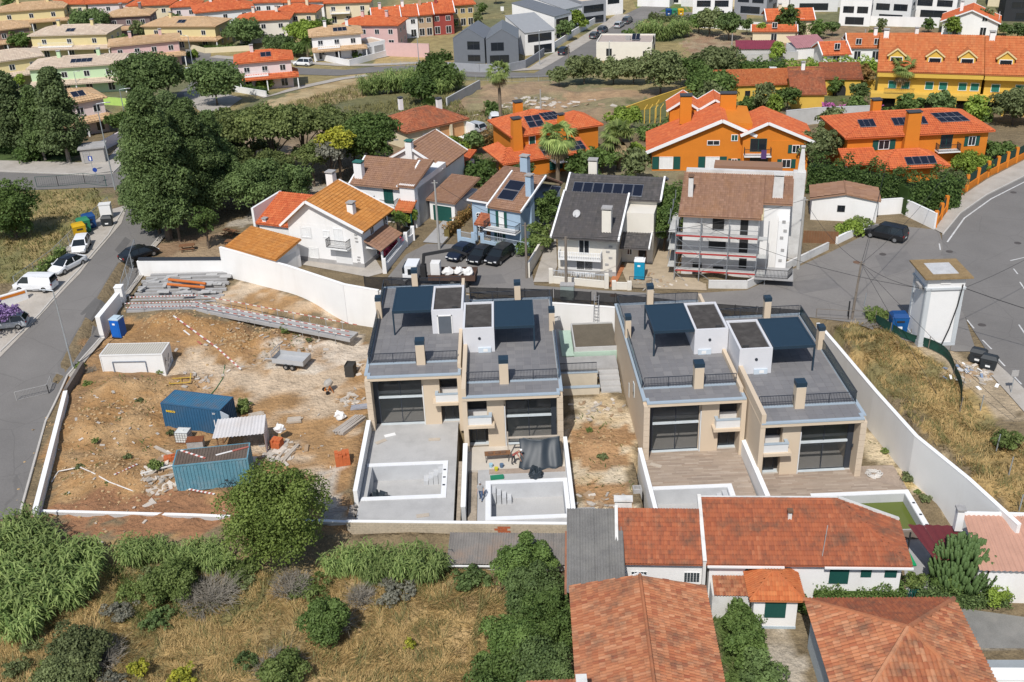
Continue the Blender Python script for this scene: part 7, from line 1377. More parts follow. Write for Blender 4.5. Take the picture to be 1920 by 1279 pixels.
# ================================================================ VEHICLES
tyre=M('tyre',(.02,.02,.02),rough=.9);rimm=M('wheel_rim',(.38,.39,.4),rough=.35,metal=.7);cglass=glass('car_glass',(.015,.02,.024),.04);lampw=M('headlight',(.75,.76,.78),rough=.15);lampr=M('taillight',(.35,.01,.01),rough=.3);plate=M('number_plate',(.7,.7,.66))
def paint(n,c):return M(n,c,rough=.28,var=.03,spec=.55)
def car(lab,back,front,col,L=4.4,Wd=1.8,kind='sedan',group='parked cars',roof=None):
    """back and front: picture points of the two ends on the ground"""
    a=G(*back);b=G(*front);d=(b-a)[:2];rz=math.atan2(d[1],d[0]);c=(a+b)/2;t=thing('car' if kind != 'van' else 'van',lab,'car' if kind != 'van' else 'van',(c[0],c[1],float(gz(c[0],c[1]))+.09),rz,group);h=L/2;w_=Wd/2
    P={'sedan':dict(belt=.92,top=1.43,hood=.80,cab=(-.40,-.24,.12,.30),tail=.95),'hatch':dict(belt=.95,top=1.5,hood=.86,cab=(-.49,-.40,.10,.30),tail=.98),'suv':dict(belt=1.08,top=1.75,hood=1.0,cab=(-.495,-.44,.12,.27),tail=1.1),'van':dict(belt=1.15,top=1.85,hood=1.0,cab=(-.497,-.47,.20,.36),tail=1.15)}[kind]
    def loft(secs,m,nm,par=t):
        V=[];n=len(secs[0]);F=[]
        for s in secs:V += s
        for i in range(len(secs)-1):
            for k in range(n-1):q=i*n+k;F.append((q,q+1,q+n+1,q+n))
        F.append(tuple(range(n-1,-1,-1)));F.append(tuple(range((len(secs)-1)*n,len(secs)*n)));mb=MB();mb.add(V,F);return mb.build(nm,m,par)
    def sec(x,zt,wm,zb=.28):
        return [(x,-wm*.93,zb),(x,-wm,zb+.16),(x,-wm,zt-.2),(x,-wm*.93,zt-.03),(x,-wm*.6,zt),(x,wm*.6,zt),(x,wm*.93,zt-.03),(x,wm,zt-.2),(x,wm,zb+.16),(x,wm*.93,zb),(x,-wm*.93,zb)]
    belt=P['belt'];c0,c1,c2,c3=(q*L for q in P['cab'])
    loft([sec(-h,P['tail']-.22,w_*.86,.36),sec(-h+.1,P['tail']-.06,w_*.95),sec(-h+.4,P['tail'],w_),sec(-h*.3,belt,w_),sec(c3,belt-.02,w_),sec(h-.5,P['hood']-.03,w_*.97),sec(h-.1,P['hood']-.16,w_*.9),sec(h,P['hood']-.3,w_*.8,.36)],col,'body')
    def cs(x,zt,wm,zb=belt-.06):return [(x,-w_*.95,zb),(x,-wm,zt),(x,wm,zt),(x,w_*.95,zb),(x,-w_*.95,zb)]
    top=P['top'];wt=w_*.74
    loft([cs(c0,belt,w_*.9),cs(c1,top-.07,wt),cs((c1+c2)/2,top-.02,wt),cs(c2,top-.06,wt),cs(c3,belt-.01,w_*.9)],cglass if kind != 'van' else cglass,'window')
    loft([[(x,-wt*k,z-.02),(x,-wt*k,z+.02),(x,0,z+.05),(x,wt*k,z+.02),(x,wt*k,z-.02),(x,-wt*k,z-.02)] for x,z,k in ((c1-.08,top-.07,.98),(c1+.1,top-.02,1.02),((c1+c2)/2,top+.0,1.02),(c2-.1,top-.03,1.02),(c2+.03,top-.06,.98))],roof or col,'roof')
    for sg in (-1,1):
        mb=MB()
        for x0,x1 in ((c2,c3),(c1,c0),((c1+c2)/2,(c1+c2)/2)):mb.bar((x0,sg*wt,top-.05),(x1,sg*w_*.93,belt-.02),.09,.06)
        if kind == 'van':mb.add([(c0+.02,sg*w_*.965,belt-.05),(c2-.7,sg*w_*.965,belt-.05),(c2-.7,sg*(wt+.02),top-.03),(c1,sg*(wt+.02),top-.06)],[(0,1,2,3) if sg < 0 else (3,2,1,0)])
        mb.build('pillar',col,t)
        MB().box(c3-.25,sg*w_*.98,belt-.03,c3-.05,sg*(w_*.98+.16),belt+.12).build('mirror',col,t)
        MB().box(h-.16,sg*w_*.5,P['hood']-.3,h-.03,sg*w_*.84,P['hood']-.17).build('headlight',lampw,t);MB().box(-h+.0,sg*w_*.55,P['tail']-.34,-h+.12,sg*w_*.88,P['tail']-.16).build('taillight',lampr,t)
        for x in (-L*.30,L*.31):
            r_=.34 if kind in ('suv','van') else .31;wh=MB().tube([(x,sg*(w_-.2),r_),(x,sg*(w_+.015),r_)],r_,14).build('wheel',tyre,t);MB().tube([(x,sg*(w_-.1),r_),(x,sg*(w_+.03),r_)],r_*.62,10).build('rim',rimm,wh)
    MB().box(h-.03,-.26,.46,h+.015,.26,.57).build('number_plate',plate,t);MB().box(-h-.015,-.26,.52,-h+.03,.26,.63).build('number_plate',plate,t);return t
black=paint('paint_black',(.012,.013,.015));whitep=paint('paint_white',(.78,.79,.8));silver=paint('paint_silver',(.42,.44,.46));navyp=paint('paint_navy',(.012,.018,.035));greyp=paint('paint_grey',(.09,.10,.11));blackroof=glass('roof_glass',(.01,.01,.012),.05)
car('white panel van parked on the left pavement',(104,545),(34,543),whitep,4.7,1.8,'van');car('white saloon with a black glass roof behind the white van',(148,494),(110,516),whitep,4.7,1.85,'sedan',roof=blackroof);car('small white hatchback next to the recycling bins',(160,456),(148,482),whitep,4.1,1.75,'hatch');car('black saloon parked at the right side of the left road',(243,494),(282,478),black,4.6,1.8,'sedan');car('silver car under the purple flowering tree',(40,612),(-10,618),silver,4.4,1.8,'hatch')
car('leftmost of three black cars, a dark blue saloon, in front of the blue house',(878,473),(852,490),navyp,4.4,1.75,'sedan','three dark cars by the blue house');car('middle of three black cars in front of the blue house',(917,476),(889,497),black,4.5,1.78,'sedan','three dark cars by the blue house');car('rightmost of three black cars, an estate, in front of the blue house',(951,478),(923,499),black,4.5,1.8,'hatch','three dark cars by the blue house');car('black off-road car parked alone in the side street',(1690,454),(1630,441),black,4.7,1.9,'suv')
car('white car at the far street corner under a tree',(342,142),(372,139),whitep,4.3,1.8,'hatch');car('white off-road car parked behind the corner house',(585,124),(552,123),whitep,4.5,1.85,'suv');car('silver car on the upper road near the top',(628,44),(610,42),silver,4.3,1.8,'hatch');car('dark car at the bend of the upper road',(1048,108),(1066,97),navyp,4.4,1.8,'suv','cars on the upper road');car('grey car in front of the white modern house',(1108,76),(1122,67),greyp,4.3,1.8,'hatch','cars on the upper road');car('dark grey car beyond the grey one on the upper road',(1124,66),(1136,58),greyp,4.4,1.8,'suv','cars on the upper road');car('silver car further up the upper road',(1154,56),(1168,47),silver,4.3,1.8,'hatch','cars on the upper road');car('dark off-road car farthest up the upper road',(1170,48),(1183,40),greyp,4.5,1.8,'suv','cars on the upper road');car('silver car parked beside the cream bungalow',(900,248),(878,244),silver,4.4,1.8,'hatch');car('white van half hidden by the tall palm',(930,238),(925,226),whitep,4.6,1.8,'van');car('white van behind the low yellow building',(1452,150),(1444,138),whitep,4.6,1.8,'van');car('beige camper van at the top right',(1770,28),(1815,22),M('paint_beige',(.55,.52,.46)),6.5,2.2,'van')
# truck with loading crane
p=G(770,532);t=thing('crane_truck','white cabbed lorry with a folded black loading crane and white bags on its bed','truck',(*G(828,533)[:2],3.08),R(-7),None);dk=M('truck_dark',(.03,.03,.032))
MB().box(-4.0,-1.1,.75,-2.4,1.1,1.55).box(-3.75,-1.05,1.55,-2.4,1.05,2.5).build('cab',whitep,t);MB().box(-4.03,-.95,1.45,-3.74,.95,2.2).build('windscreen',cglass,t);MB().box(-3.4,-1.12,1.5,-2.7,-1.06,2.15).build('side_window',cglass,t);MB().box(-4.0,-.5,.5,3.9,.5,.75).build('chassis',dk,t);MB().box(-1.2,-1.15,.85,3.9,1.15,1.0).box(-1.2,-1.15,1.0,3.9,-1.1,1.5).box(-1.2,1.1,1.0,3.9,1.15,1.5).box(3.84,-1.1,1.0,3.9,1.1,1.5).build('bed',M('bed_rust',(.10,.06,.045),var=.3),t)
for x in (-3.3,1.4,2.6):
    for y in (-1.0,1.0):w_=MB().tube([(x,y-.15,.48),(x,y+.15,.48)],.48,14).build('wheel',tyre,t);MB().tube([(x,y-.17,.48),(x,y+.17,.48)],.26,10).build('rim',rimm,w_)
MB().box(-2.2,-.4,.8,-1.6,.4,2.2).bar((-1.9,0,2.0),(-1.7,0,3.5),.3).bar((-1.7,0,3.4),(1.5,.3,3.9),.26,.3).bar((1.5,.3,3.9),(2.9,.4,3.3),.2).bar((2.9,.4,3.3),(2.95,.4,2.4),.1).build('crane',dk,t);bagm=M('bag_white',(.74,.73,.71),rough=.85,var=.08,bump=.4)
MB().box(-1.0,-.55,1.0,.0,.5,2.6).build('wrapped_load',bagm,t)
def sack(lab,loc,r,seed,group=None):
    q=random.Random(seed);mb=MB();mb.sphere((0,0,r*.7),(r,r*.9,r*.75),10,7);mb.v=[(x*(1+q.uniform(-.25,.25)),y*(1+q.uniform(-.25,.25)),max(0,z*(1+q.uniform(-.2,.25)))) for x,y,z in mb.v];return mb.build('rubble_bag',bagm,None,label=lab,cat='bag',group=group,loc=loc)
c_,s_=math.cos(R(-7)),math.sin(R(-7));tb=t.location
for i,(x,y,l) in enumerate([(.8,0,'crumpled white sack just behind the lorry crane'),(2.0,.2,'middle white sack on the lorry bed'),(3.0,-.1,'white sack at the tail of the lorry bed')]):sack(l,(tb.x+x*c_-y*s_,tb.y+x*s_+y*c_,4.08),.6,i,'white sacks on the lorry')
# ================================================================ SITE YARD
def ribbed(mb,x0,y0,x1,y1,z0,z1,pitch=.28,dep=.05):
    """corrugated vertical wall from (x0,y0) to (x1,y1), ribs pushed outwards to the right of the direction"""
    L=math.hypot(x1-x0,y1-y0);n=max(2,int(L/pitch));dx,dy=(x1-x0)/L,(y1-y0)/L;nx_,ny_=dy,-dx;pts=[]
    for k in range(n):
        for f,o in ((0,0),(.15,dep),(.5,dep),(.65,0)):s=(k+f)*L/n;pts.append((x0+dx*s+nx_*o,y0+dy*s+ny_*o))
    pts.append((x1,y1));m=len(pts);mb.add([(a,b,z0) for a,b in pts]+[(a,b,z1) for a,b in pts],[(i,i+1,i+1+m,i+m) for i in range(m-1)])
def container(lab,FL,FR,col,roofc,L=6.06,D=2.44,h=2.6,ribs=True,open_door=False,frame=None,deco=None):
    a=GT(*FL);b=GT(*FR);rz=math.atan2(b[1]-a[1],b[0]-a[0]);z=min(gtop(a[0],a[1]),gtop(b[0],b[1]));t=thing('container',lab,'container',(a[0],a[1],z),rz,'site containers');fm=frame or col
    mb=MB()
    if ribs:ribbed(mb,.08,.05,L-.08,.05,.1,h-.08);ribbed(mb,L-.05,.08,L-.05,D-.08,.1,h-.08);ribbed(mb,L-.08,D-.05,.08,D-.05,.1,h-.08);ribbed(mb,.05,D-.08,.05,.08,.1,h-.08)
    else:mb.box(.05,.05,.1,L-.05,D-.05,h-.08)
    mb.build('walls',col,t);f=MB()
    for x in (0,L-.1):
        for y in (0,D-.1):f.box(x,y,0,x+.1,y+.1,h)
    for z0 in (0,h-.12):f.box(.1,0,z0,L-.1,.1,z0+.12).box(.1,D-.1,z0,L-.1,D,z0+.12).box(0,.1,z0,.1,D-.1,z0+.12).box(L-.1,.1,z0,L,D-.1,z0+.12)
    f.build('frame',fm,t);rf=MB();n=int(L/.25)
    rf.box(.1,.1,h-.06,L-.1,D-.1,h-.02)
    for k in range(n):rf.box(.15+k*(L-.3)/n,.12,h-.02,.15+(k+.5)*(L-.3)/n,D-.12,h+.012)
    rf.build('roof',roofc,t);return t
cw=M('container_white',(.76,.76,.75),rough=.6,var=.06,stain=(.55,.53,.5),stain_amt=.4);cb=M('container_blue',(.03,.105,.20),rough=.55,var=.12,stain=(.08,.11,.15),stain_amt=.5);ct=M('container_teal',(.11,.26,.33),rough=.6,var=.15,stain=(.24,.33,.37),stain_amt=.7,stain_scale=.9);cbr=M('container_roof_blue',(.05,.16,.27),rough=.6,var=.12,stain=(.17,.12,.09),stain_amt=.6,stain_scale=.7);ctr=M('container_roof_rust',(.13,.10,.08),rough=.9,var=.25)
t=container('white site office container with graffiti on its end',(193,697),(310,705),cw,M('container_roof_cream',(.50,.47,.41),var=.1),6.3,2.5,2.5,ribs=False)
MB().bar((1.2,-.06,.1),(1.2,-.06,1.75),.06).bar((4.5,-.06,.1),(4.5,-.06,1.75),.06).bar((1.2,-.06,1.75),(4.5,-.06,1.75),.06).build('goal_frame',M('goal_grey',(.2,.24,.3)),t);gr=MB()
for k in range(7):gr.bar((6.31,.4+k*.26,1.0+.5*math.sin(k*2.1)),(6.31,.6+k*.26,1.3+.5*math.cos(k*1.7)),.03)
gr.build('graffiti',iron_b,t)
t=container('blue shipping container with yellow lettering and an open door',(310,800),(422,816),cb,cbr)
def lettering(txt,par,loc,rot,size,mat,ext=.006,align='LEFT'):
    c=bpy.data.curves.new('lettering','FONT');c.body=txt;c.size=size;c.extrude=ext;c.align_x=align;c.offset=size*.02;o=bpy.data.objects.new('lettering',c);COL.objects.link(o);c.materials.append(mat);me=bpy.data.meshes.new_from_object(o.evaluated_get(bpy.context.evaluated_depsgraph_get()));bpy.data.objects.remove(o);return link('lettering',me,par,loc=loc,rot=rot)
lettering('seaco',t,(.45,-.03,1.75),(R(90),0,0),.42,M('letter_yellow',(.75,.48,.02)));lettering('227',t,(5.2,-.03,2.1),(R(90),0,0),.22,trim_w);MB().box(5.25,-.02,.7,5.33,0.02,1.5).build('marking',trim_w,t)
MB().add([(6.05,.0,.1),(7.15,-.5,.1),(7.15,-.5,2.5),(6.05,0,2.5),(6.08,.06,.1),(7.18,-.44,.1),(7.18,-.44,2.5),(6.08,.06,2.5)],[(0,1,2,3),(7,6,5,4),(0,4,5,1),(1,5,6,2),(2,6,7,3),(3,7,4,0)]).build('open_door',M('container_inside',(.42,.47,.52)),t)
t=container('faded teal shipping container with a rusty roof',(333,921),(469,909),ct,ctr)
rw=M('barrier_white',(.74,.72,.69),rough=.8,var=.1);rr_=M('barrier_red',(.42,.13,.10),rough=.8,var=.1)
def striped(name,lab,a,b,w_=.16,h=.04,n=10,parent=None,cat='barrier',group='red and white barrier boards'):
    a=Vector(a);b=Vector(b)
    if parent is None:t=thing(name,lab,cat,a,0,group);b=b-a;a=Vector((0,0,0))
    else:t=parent
    mw=MB();mr=MB()
    mw.bar(a,b,w_,h)
    for k in range(1,n,2):mr.bar(a.lerp(b,k/n),a.lerp(b,(k+1)/n),w_+.008,h+.008)
    o=mw.build('board' if parent is None else name,rw,t);mr.build('red_stripes',rr_,t if parent is None else o,kind='stuff');return t
c0=t.matrix_basis.copy() if False else None
def on(t_,x,y,z):c,s=math.cos(t_.rotation_euler.z),math.sin(t_.rotation_euler.z);return (t_.location.x+x*c-y*s,t_.location.y+x*s+y*c,t_.location.z+z)
striped('barrier_board','red and white board lying across the rusty container roof',on(t,.4,2.2,2.66),on(t,2.6,.6,2.66));striped('barrier_board','pale board lying along the right of the rusty container roof',on(t,3.4,.9,2.66),on(t,6.0,1.7,2.66),n=2)
b_=on(t,3.4,-.35,.35);k=thing('bicycle','old black bicycle leaning against the teal container','bicycle',(b_[0]+.4,b_[1],b_[2]),t.rotation_euler.z)
for x in (0,1.05):MB().tube([(x+.33*math.cos(a),0,.33*math.sin(a)) for a in [2*math.pi*j/14 for j in range(15)]],.025,5,caps=False).build('wheel',tyre,k)
MB().bar((0,0,0),(.35,0,.5),.03).bar((.35,0,.5),(.9,0,.5),.03).bar((.9,0,.5),(1.05,0,0),.03).bar((.35,0,.5),(.5,0,.0),.03).bar((.5,0,0),(.9,0,.5),.03).bar((.9,0,.5),(.88,0,.72),.03).build('frame',iron_b,k);MB().box(.22,-.07,.58,.48,.07,.64).build('saddle',iron_b,k);MB().bar((.88,-.25,.72),(.88,.25,.72),.03).build('handlebar',iron_b,k)
# hut of corrugated sheets
p=GT(412,856);H=thing('sheet_hut','hut roofed with pale corrugated sheets between the two coloured containers','hut',p,R(6));zn=M('sheet_zinc',(.60,.58,.57),rough=.6,var=.1,stain=(.45,.38,.32),stain_amt=.4);corrugated('roof_sheet',(-.3,-.2,2.0),(4.1,-.2,2.0),(4.1,2.4,2.35),(-.1,2.4,2.35),zn,H,.3,.04,4);corrugated('wall_sheet',(4.1,-.2,.0),(4.1,2.4,.0),(4.1,2.4,2.3),(4.1,-.2,1.95),zn,H,.3,.04,2)
for x,y in ((0,0),(4,0),(0,2.2),(4,2.2)):MB().box(x,y,-.2,x+.1,y+.1,1.95).build('post',wood_b,H)
p=GT(330,832);t=thing('water_tank','white plastic tank in a wire cage in front of the blue container','tank',p,R(-8));MB().box(.03,.03,.14,1.17,.97,1.1).tube([(.6,.5,1.1),(.6,.5,1.17)],.12,10).build('tank',M('tank_plastic',(.62,.63,.60),rough=.5),t);mb=MB()
for k in range(6):
    for y in (0,1.0):mb.bar((k*.24,y,.1),(k*.24,y,1.12),.025)
    for x in (0,1.2):mb.bar((x,k*.2,.1),(x,k*.2,1.12),.025)
for k in range(5):
    z=.15+k*.24;mb.bar((0,0,z),(1.2,0,z),.025).bar((0,1,z),(1.2,1,z),.025).bar((0,0,z),(0,1,z),.025).bar((1.2,0,z),(1.2,1,z),.025)
mb.build('cage',alu,t);MB().box(0,0,0,1.2,1.0,.12).build('pallet',wood_b,t)
p=GT(352,845);t=thing('metal_cabinet','small grey metal cabinet with a rusty lid next to the water tank','cabinet',p,R(4));MB().box(0,0,0,1.4,.8,.85).build('body',stone_m,t);MB().box(-.05,-.05,.85,1.45,.85,.92).build('lid',M('rust_red',(.20,.07,.03),var=.3),t)
# trailer
a=GT(512,690);t=thing('trailer','grey two-axle tipping trailer with a ladder rack in the site yard','trailer',a,R(-17));tg=M('trailer_grey',(.42,.43,.44),rough=.5,var=.08);MB().box(0,0,.55,3.4,1.8,.63).build('floor',tg,t)
for q in ((0,-.02,.63,3.4,.03,1.1),(0,1.77,.63,3.4,1.82,1.1),(3.37,.03,.63,3.42,1.77,1.1),(-.02,.03,.63,.03,1.77,1.1)):MB().box(*q).build('side_board',tg,t)
for x in (1.5,2.2):
    for y in (-.05,1.85):w_=MB().tube([(x,y-.1,.3),(x,y+.1,.3)],.3,12).build('wheel',tyre,t);MB().tube([(x,y-.12,.3),(x,y+.12,.3)],.16,8).build('rim',rimm,w_)
MB().bar((0,.9,.5),(-1.3,.9,.45),.09).build('drawbar',tg,t);MB().bar((0,0,1.1),(0,0,1.8),.05).bar((0,1.8,1.1),(0,1.8,1.8),.05).bar((0,0,1.8),(0,1.8,1.8),.05).bar((0,0,1.45),(0,1.8,1.45),.04).build('rack',tg,t)
# cement mixer
p=GT(617,735);t=thing('cement_mixer','small cement mixer standing in orange dust','mixer',p,R(30));mb=MB();mb.tube([(-.35,0,.75),(-.15,0,.85),(.1,0,1.0),(.4,0,1.18)],[.18,.38,.4,.24],12);mb.build('drum',M('mixer_grey',(.35,.33,.30),var=.2),t);MB().bar((0,-.35,.85),(-.3,-.4,0),.06).bar((0,-.35,.85),(.3,-.4,0),.06).bar((0,.35,.85),(-.3,.4,0),.06).bar((0,.35,.85),(.3,.4,0),.06).bar((-.3,-.4,.2),(-.3,.4,.2),.05).build('frame',M('mixer_orange',(.50,.16,.03)),t);MB().tube([(-.3,-.5,.2),(-.3,-.42,.2)],.2,12).tube([(-.3,.42,.2),(-.3,.5,.2)],.2,12).build('wheel',tyre,t)
# bricks, planks, pallets, crates
br_m=M('hollow_brick',(.50,.13,.045),rough=.9,var=.2);bmesh_b=MB().box(-.15,-.1,-.1,.15,.1,.1).mesh('brick',br_m)
def bricks(lab,px,nx_,ny_,nz_,rz):
    p=GT(*px);t=thing('brick_stack',lab,'bricks',p,R(rz),'stacks of orange bricks');q=random.Random(3)
    for k in range(nz_):
        for j in range(ny_):
            for i in range(nx_):
                if k == nz_-1 and q.random() < .35:continue
                link('brick',bmesh_b,t,loc=((i-nx_/2+.5)*.31,(j-ny_/2+.5)*.21,.1+k*.205),rot=(0,0,q.uniform(-.04,.04)))
bricks('stack of orange hollow bricks standing alone in the yard',(643,868),4,5,5,12);bricks('smaller stack of orange bricks beside the pale hut',(520,838),3,4,4,-20);bricks('few orange bricks lying beside the scrap heap',(322,862),4,3,2,20)
def stack(lab,px,n,L,wd,th,rz,mat,per=5,name='plank_stack',piece='plank',cat='planks'):
    p=GT(*px);t=thing(name,lab,cat,p,R(rz),'stacks of building material');me=MB().box(0,-wd/2,0,L,wd/2,th).mesh(piece,mat);q=random.Random(int(px[0]))
    for i in range(n):link(piece,me,t,loc=(q.uniform(-.15,.15),(i % per)*(wd+.02),.05+(i//per)*(th+.01)),rot=(0,0,q.uniform(-.03,.03)))
fw=M('formwork_wood',(.40,.36,.32),rough=.9,var=.2);pw=M('plank_pale',(.46,.40,.33),rough=.9,var=.2);stm=M('steel_prop',(.33,.34,.38),rough=.5,var=.2)
stack('stack of long grey formwork planks beside the left villa',(642,818),15,3.2,.2,.1,58,fw);stack('bundle of steel props lying beside the left villa wall',(660,770),14,1.9,.08,.08,8,stm,7,piece='prop');stack('timber pallet pile between the containers',(540,795),12,1.2,.12,.1,5,pw,6,piece='board');stack('boards leaning on the rubble beside the pale hut',(532,868),6,2.6,.2,.05,70,pw,2);stack('striped barrier boards stacked on the cabinet',(392,868),8,3.2,.2,.05,4,rw,3);stack('pallets beside the container doors',(470,785),8,1.2,.14,.1,20,pw,4,piece='board');stack('broken boards beside the teal container',(272,905),7,2.4,.16,.05,70,pw,3);stack('long pale board resting on the scrap',(292,840),2,3.4,.3,.05,-38,pw,1);stack('wooden deck boards bridging the gap at the yard foot',(606,985),10,2.6,.2,.05,8,M('deck_grey',(.32,.28,.24),var=.2),10);stack('thin board on the rubble left of the teal container',(265,890),2,2.5,.12,.04,25,rw,1)
p=GT(664,708);t=thing('crate_stack','stack of black plastic crates beside the left villa','crates',p,R(80));cm=MB().box(0,0,0,1.1,.9,.03).box(0,0,.03,1.1,.04,.2).box(0,.86,.03,1.1,.9,.2).box(0,.04,.03,.04,.86,.2).box(1.06,.04,.03,1.1,.86,.2).mesh('crate',M('crate_black',(.05,.048,.045),rough=.7))
for k in range(6):link('crate',cm,t,loc=(0,.02*(k % 2),k*.21))
sack('lone white rubble bag on the yard floor',tuple(GT(638,786)),.55,9);sack('white bag on top of the brick rubble',tuple(np.array(GT(528,826))+[0,0,.9]),.5,11)
# rubble: loose slabs and stones as one mass
r=np.random.default_rng(8);rub=MB();st=MB()
for (px,py,sp,n,s) in [(520,850,1.6,60,.3),(300,905,1.8,55,.35),(660,750,1.2,40,.22),(560,650,2.2,40,.2),(1120,945,2,30,.25),(670,690,1.0,25,.2),(375,715,1.6,30,.2),(1830,700,1.3,60,.22),(1115,770,2,30,.2),(300,870,1.2,30,.3),(1230,530,2.0,30,.2),(200,850,5,25,.12),(300,960,6,25,.14),(450,640,5,40,.2),(220,780,5,30,.14),(1020,195,8,60,.5),(960,205,5,40,.6),(600,830,4,20,.1),(1480,88,8,40,.5)]:
    c=GT(px,py)
    for k in range(n):
        x,y=c[0]+r.normal()*sp*.6,c[1]+r.normal()*sp*.6;z=gtop(x,y);a=r.uniform(0,6.28);L=s*r.uniform(.5,1.6);rub.bar((x-math.cos(a)*L,y-math.sin(a)*L,z+.03),(x+math.cos(a)*L,y+math.sin(a)*L,z+.03+r.uniform(0,.12)),L*r.uniform(.5,1.4),.05+.2*s*r.random(),up=(r.normal()*.3,r.normal()*.3,1),mi=int(r.integers(0,3)))
rub.build('rubble',[M('rubble_grey',(.42,.38,.33),var=.2),M('rubble_pale',(.56,.50,.43),var=.15),M('rubble_brown',(.34,.24,.15),var=.2)],label='loose stones, slabs and rubble scattered over the site',cat='rubble',kind='stuff')
# stones in the dirt bank
for (px,py,sp,n) in [(330,610,4,220),(440,640,4,200),(200,780,5,260),(230,900,5,200),(500,620,3,120),(1120,830,2.5,60),(160,870,4,150),(330,740,3,100)]:
    c=GT(px,py)
    for k in range(n):x,y=c[0]+r.normal()*sp*.6,c[1]+r.normal()*sp*.45;s=.05+.12*r.random()**2.5;st.sphere((x,y,gtop(x,y)+s*.2),(s*r.uniform(.7,1.4),s,s*.7),5,3)
st.build('stones',M('stone_ochre',(.44,.31,.17),rough=.95,var=.2),label='clods and stones on the dirt banks of the site',cat='stones',kind='stuff')
# concrete beams, ramp, barriers
t=thing('beam_platform','platform of concrete beams at the yard entrance under orange pipes','platform',(-42.7,106.5,0),R(-2));bmm=MB().box(0,0,0,10.0,.38,.28).mesh('beam',concrete2)
for k in range(10):link('beam',bmm,t,loc=((k*.31) % .7,.1+k*.74,1.25+k*.06),rot=(0,0,R(random.uniform(-1,1))))
MB().box(0,-.3,-.5,10.6,0,1.4).box(0,0,-.5,.3,7,1.5).build('retaining_wall',concrete,t);bs=MB().box(0,0,0,1.3,.42,.12).mesh('slab',concrete)
for k in range(26):link('slab',bs,t,loc=(.6+random.uniform(0,8.6),.3+random.uniform(0,6.3),1.85+random.uniform(.02,.2)),rot=(0,0,R(random.uniform(-6,95 if k % 3 == 0 else 6))))
for i,(a,b) in enumerate([((316,524),(386,532)),((314,533),(384,539))]):q=W(*a,2.3);w_=W(*b,2.25);MB().tube([(0,0,0),tuple(w_-q)],.16,10).build('drain_pipe',M('pipe_orange',(.50,.14,.03),rough=.6),label=('upper' if i == 0 else 'lower')+' orange drain pipe lying on the concrete beams',cat='pipe',group='orange drain pipes',loc=tuple(q))
A0=np.array([-42.0,105.4,1.75]);A1=np.array([-34.4,105.2,1.75]);A2=np.array([-16.3,97.2,1.3]);t=thing('access_ramp','grey ramp with red and white railings crossing the top of the site yard','ramp',(0,0,0));MB().bar(A0-[0,0,.3],A1-[0,0,.3],1.6,.35).bar(A1-[0,0,.3],A2-[0,0,.3],1.7,.35).build('deck',concrete2,t)
for a,b in ((A0,A1),(A1,A2)):
    d=(b-a)/np.linalg.norm(b-a);nn=np.array([-d[1],d[0],0]);L=np.linalg.norm(b-a)
    for sg in (-.8,.8):
        striped('rail','',a+nn*sg+[0,0,.75],b+nn*sg+[0,0,.75],.04,.08,40,t)
        if sg < 0:striped('rail','',a+nn*sg+[0,0,.25],b+nn*sg+[0,0,.25],.04,.07,40,t)
        for k in range(int(L/2)+1):q=a+d*k*2+nn*sg;MB().bar(q-[0,0,1.2],q+[0,0,1.0],.05).build('post',alu,t)
for i,(a,b,l) in enumerate([((330,615),(408,655),'red and white board lying on the dirt bank, upper end'),((345,622),(378,648),'shorter pale board beside the striped one on the bank'),((405,652),(452,695),'red and white board running down into the yard'),((215,893),(258,873),'striped board lying in front of the weed bush'),((355,920),(403,930),'striped board at the foot of the teal container')]):p=GT(*a);q=GT(*b);striped('barrier_board',l,p+[0,0,.15],q+[0,0,.15],.15,.06,13 if i != 1 else 2)
p=GT(318,722);t=thing('steel_trestle','yellow steel frame lying on the yard floor','frame',p,R(4));MB().bar((0,0,.1),(2.0,0,.1),.08).bar((0,.9,.15),(2.0,.9,.15),.08).bar((0,0,.1),(0,.9,.15),.08).bar((1,0,.1),(1,.9,.15),.06).bar((2,0,.1),(2,.9,.6),.08).build('bars',M('yellow_paint',(.50,.33,.06),var=.2),t)
def hose(lab,pts,mat,rad=.04,name='hose',zf=None,cat='hose'):
    P=[GT(*p)+[0,0,.06] for p in pts];o=P[0];out=[]
    for i in range(len(P)-1):
        for k in range(5):out.append(tuple(P[i]+(P[i+1]-P[i])*k/5-o))
    out.append(tuple(P[-1]-o));return MB().tube(out,rad,6).build(name,mat,label=lab,cat=cat,loc=tuple(o),smooth=True)
hose('white hose winding over the dirt slope',[(97,905),(110,885),(150,877),(175,888),(205,905),(250,922)],M('hose_white',(.65,.62,.58)),.06);hose('green hose running down the yard',[(422,685),(418,710),(405,730),(385,752)],M('hose_green',(.03,.16,.06)),.04);hose('black cable on the dirt gap',[(1155,930),(1170,945),(1190,965)],iron_b,.04,'cable',cat='cable')
# coiled hose on the right terrace
pts=[]
for k in range(140):a=k*.33;rad=.2+.55*((k*7 % 50)/50);pts.append((rad*math.cos(a),rad*math.sin(a)*.9,.05+.0012*k))
MB().tube(pts,.035,5).build('hose_coil',M('hose_white',(.65,.62,.58)),label='coil of white hose on the plank terrace of the rightmost villa',cat='hose',loc=(29.0,70.6,.0),smooth=True)
drape('plank_terrace',[(28.3,69.8),(31.0,68.6),(31.0,71.4),(28.3,71.9)],.03,plankc,world=True)
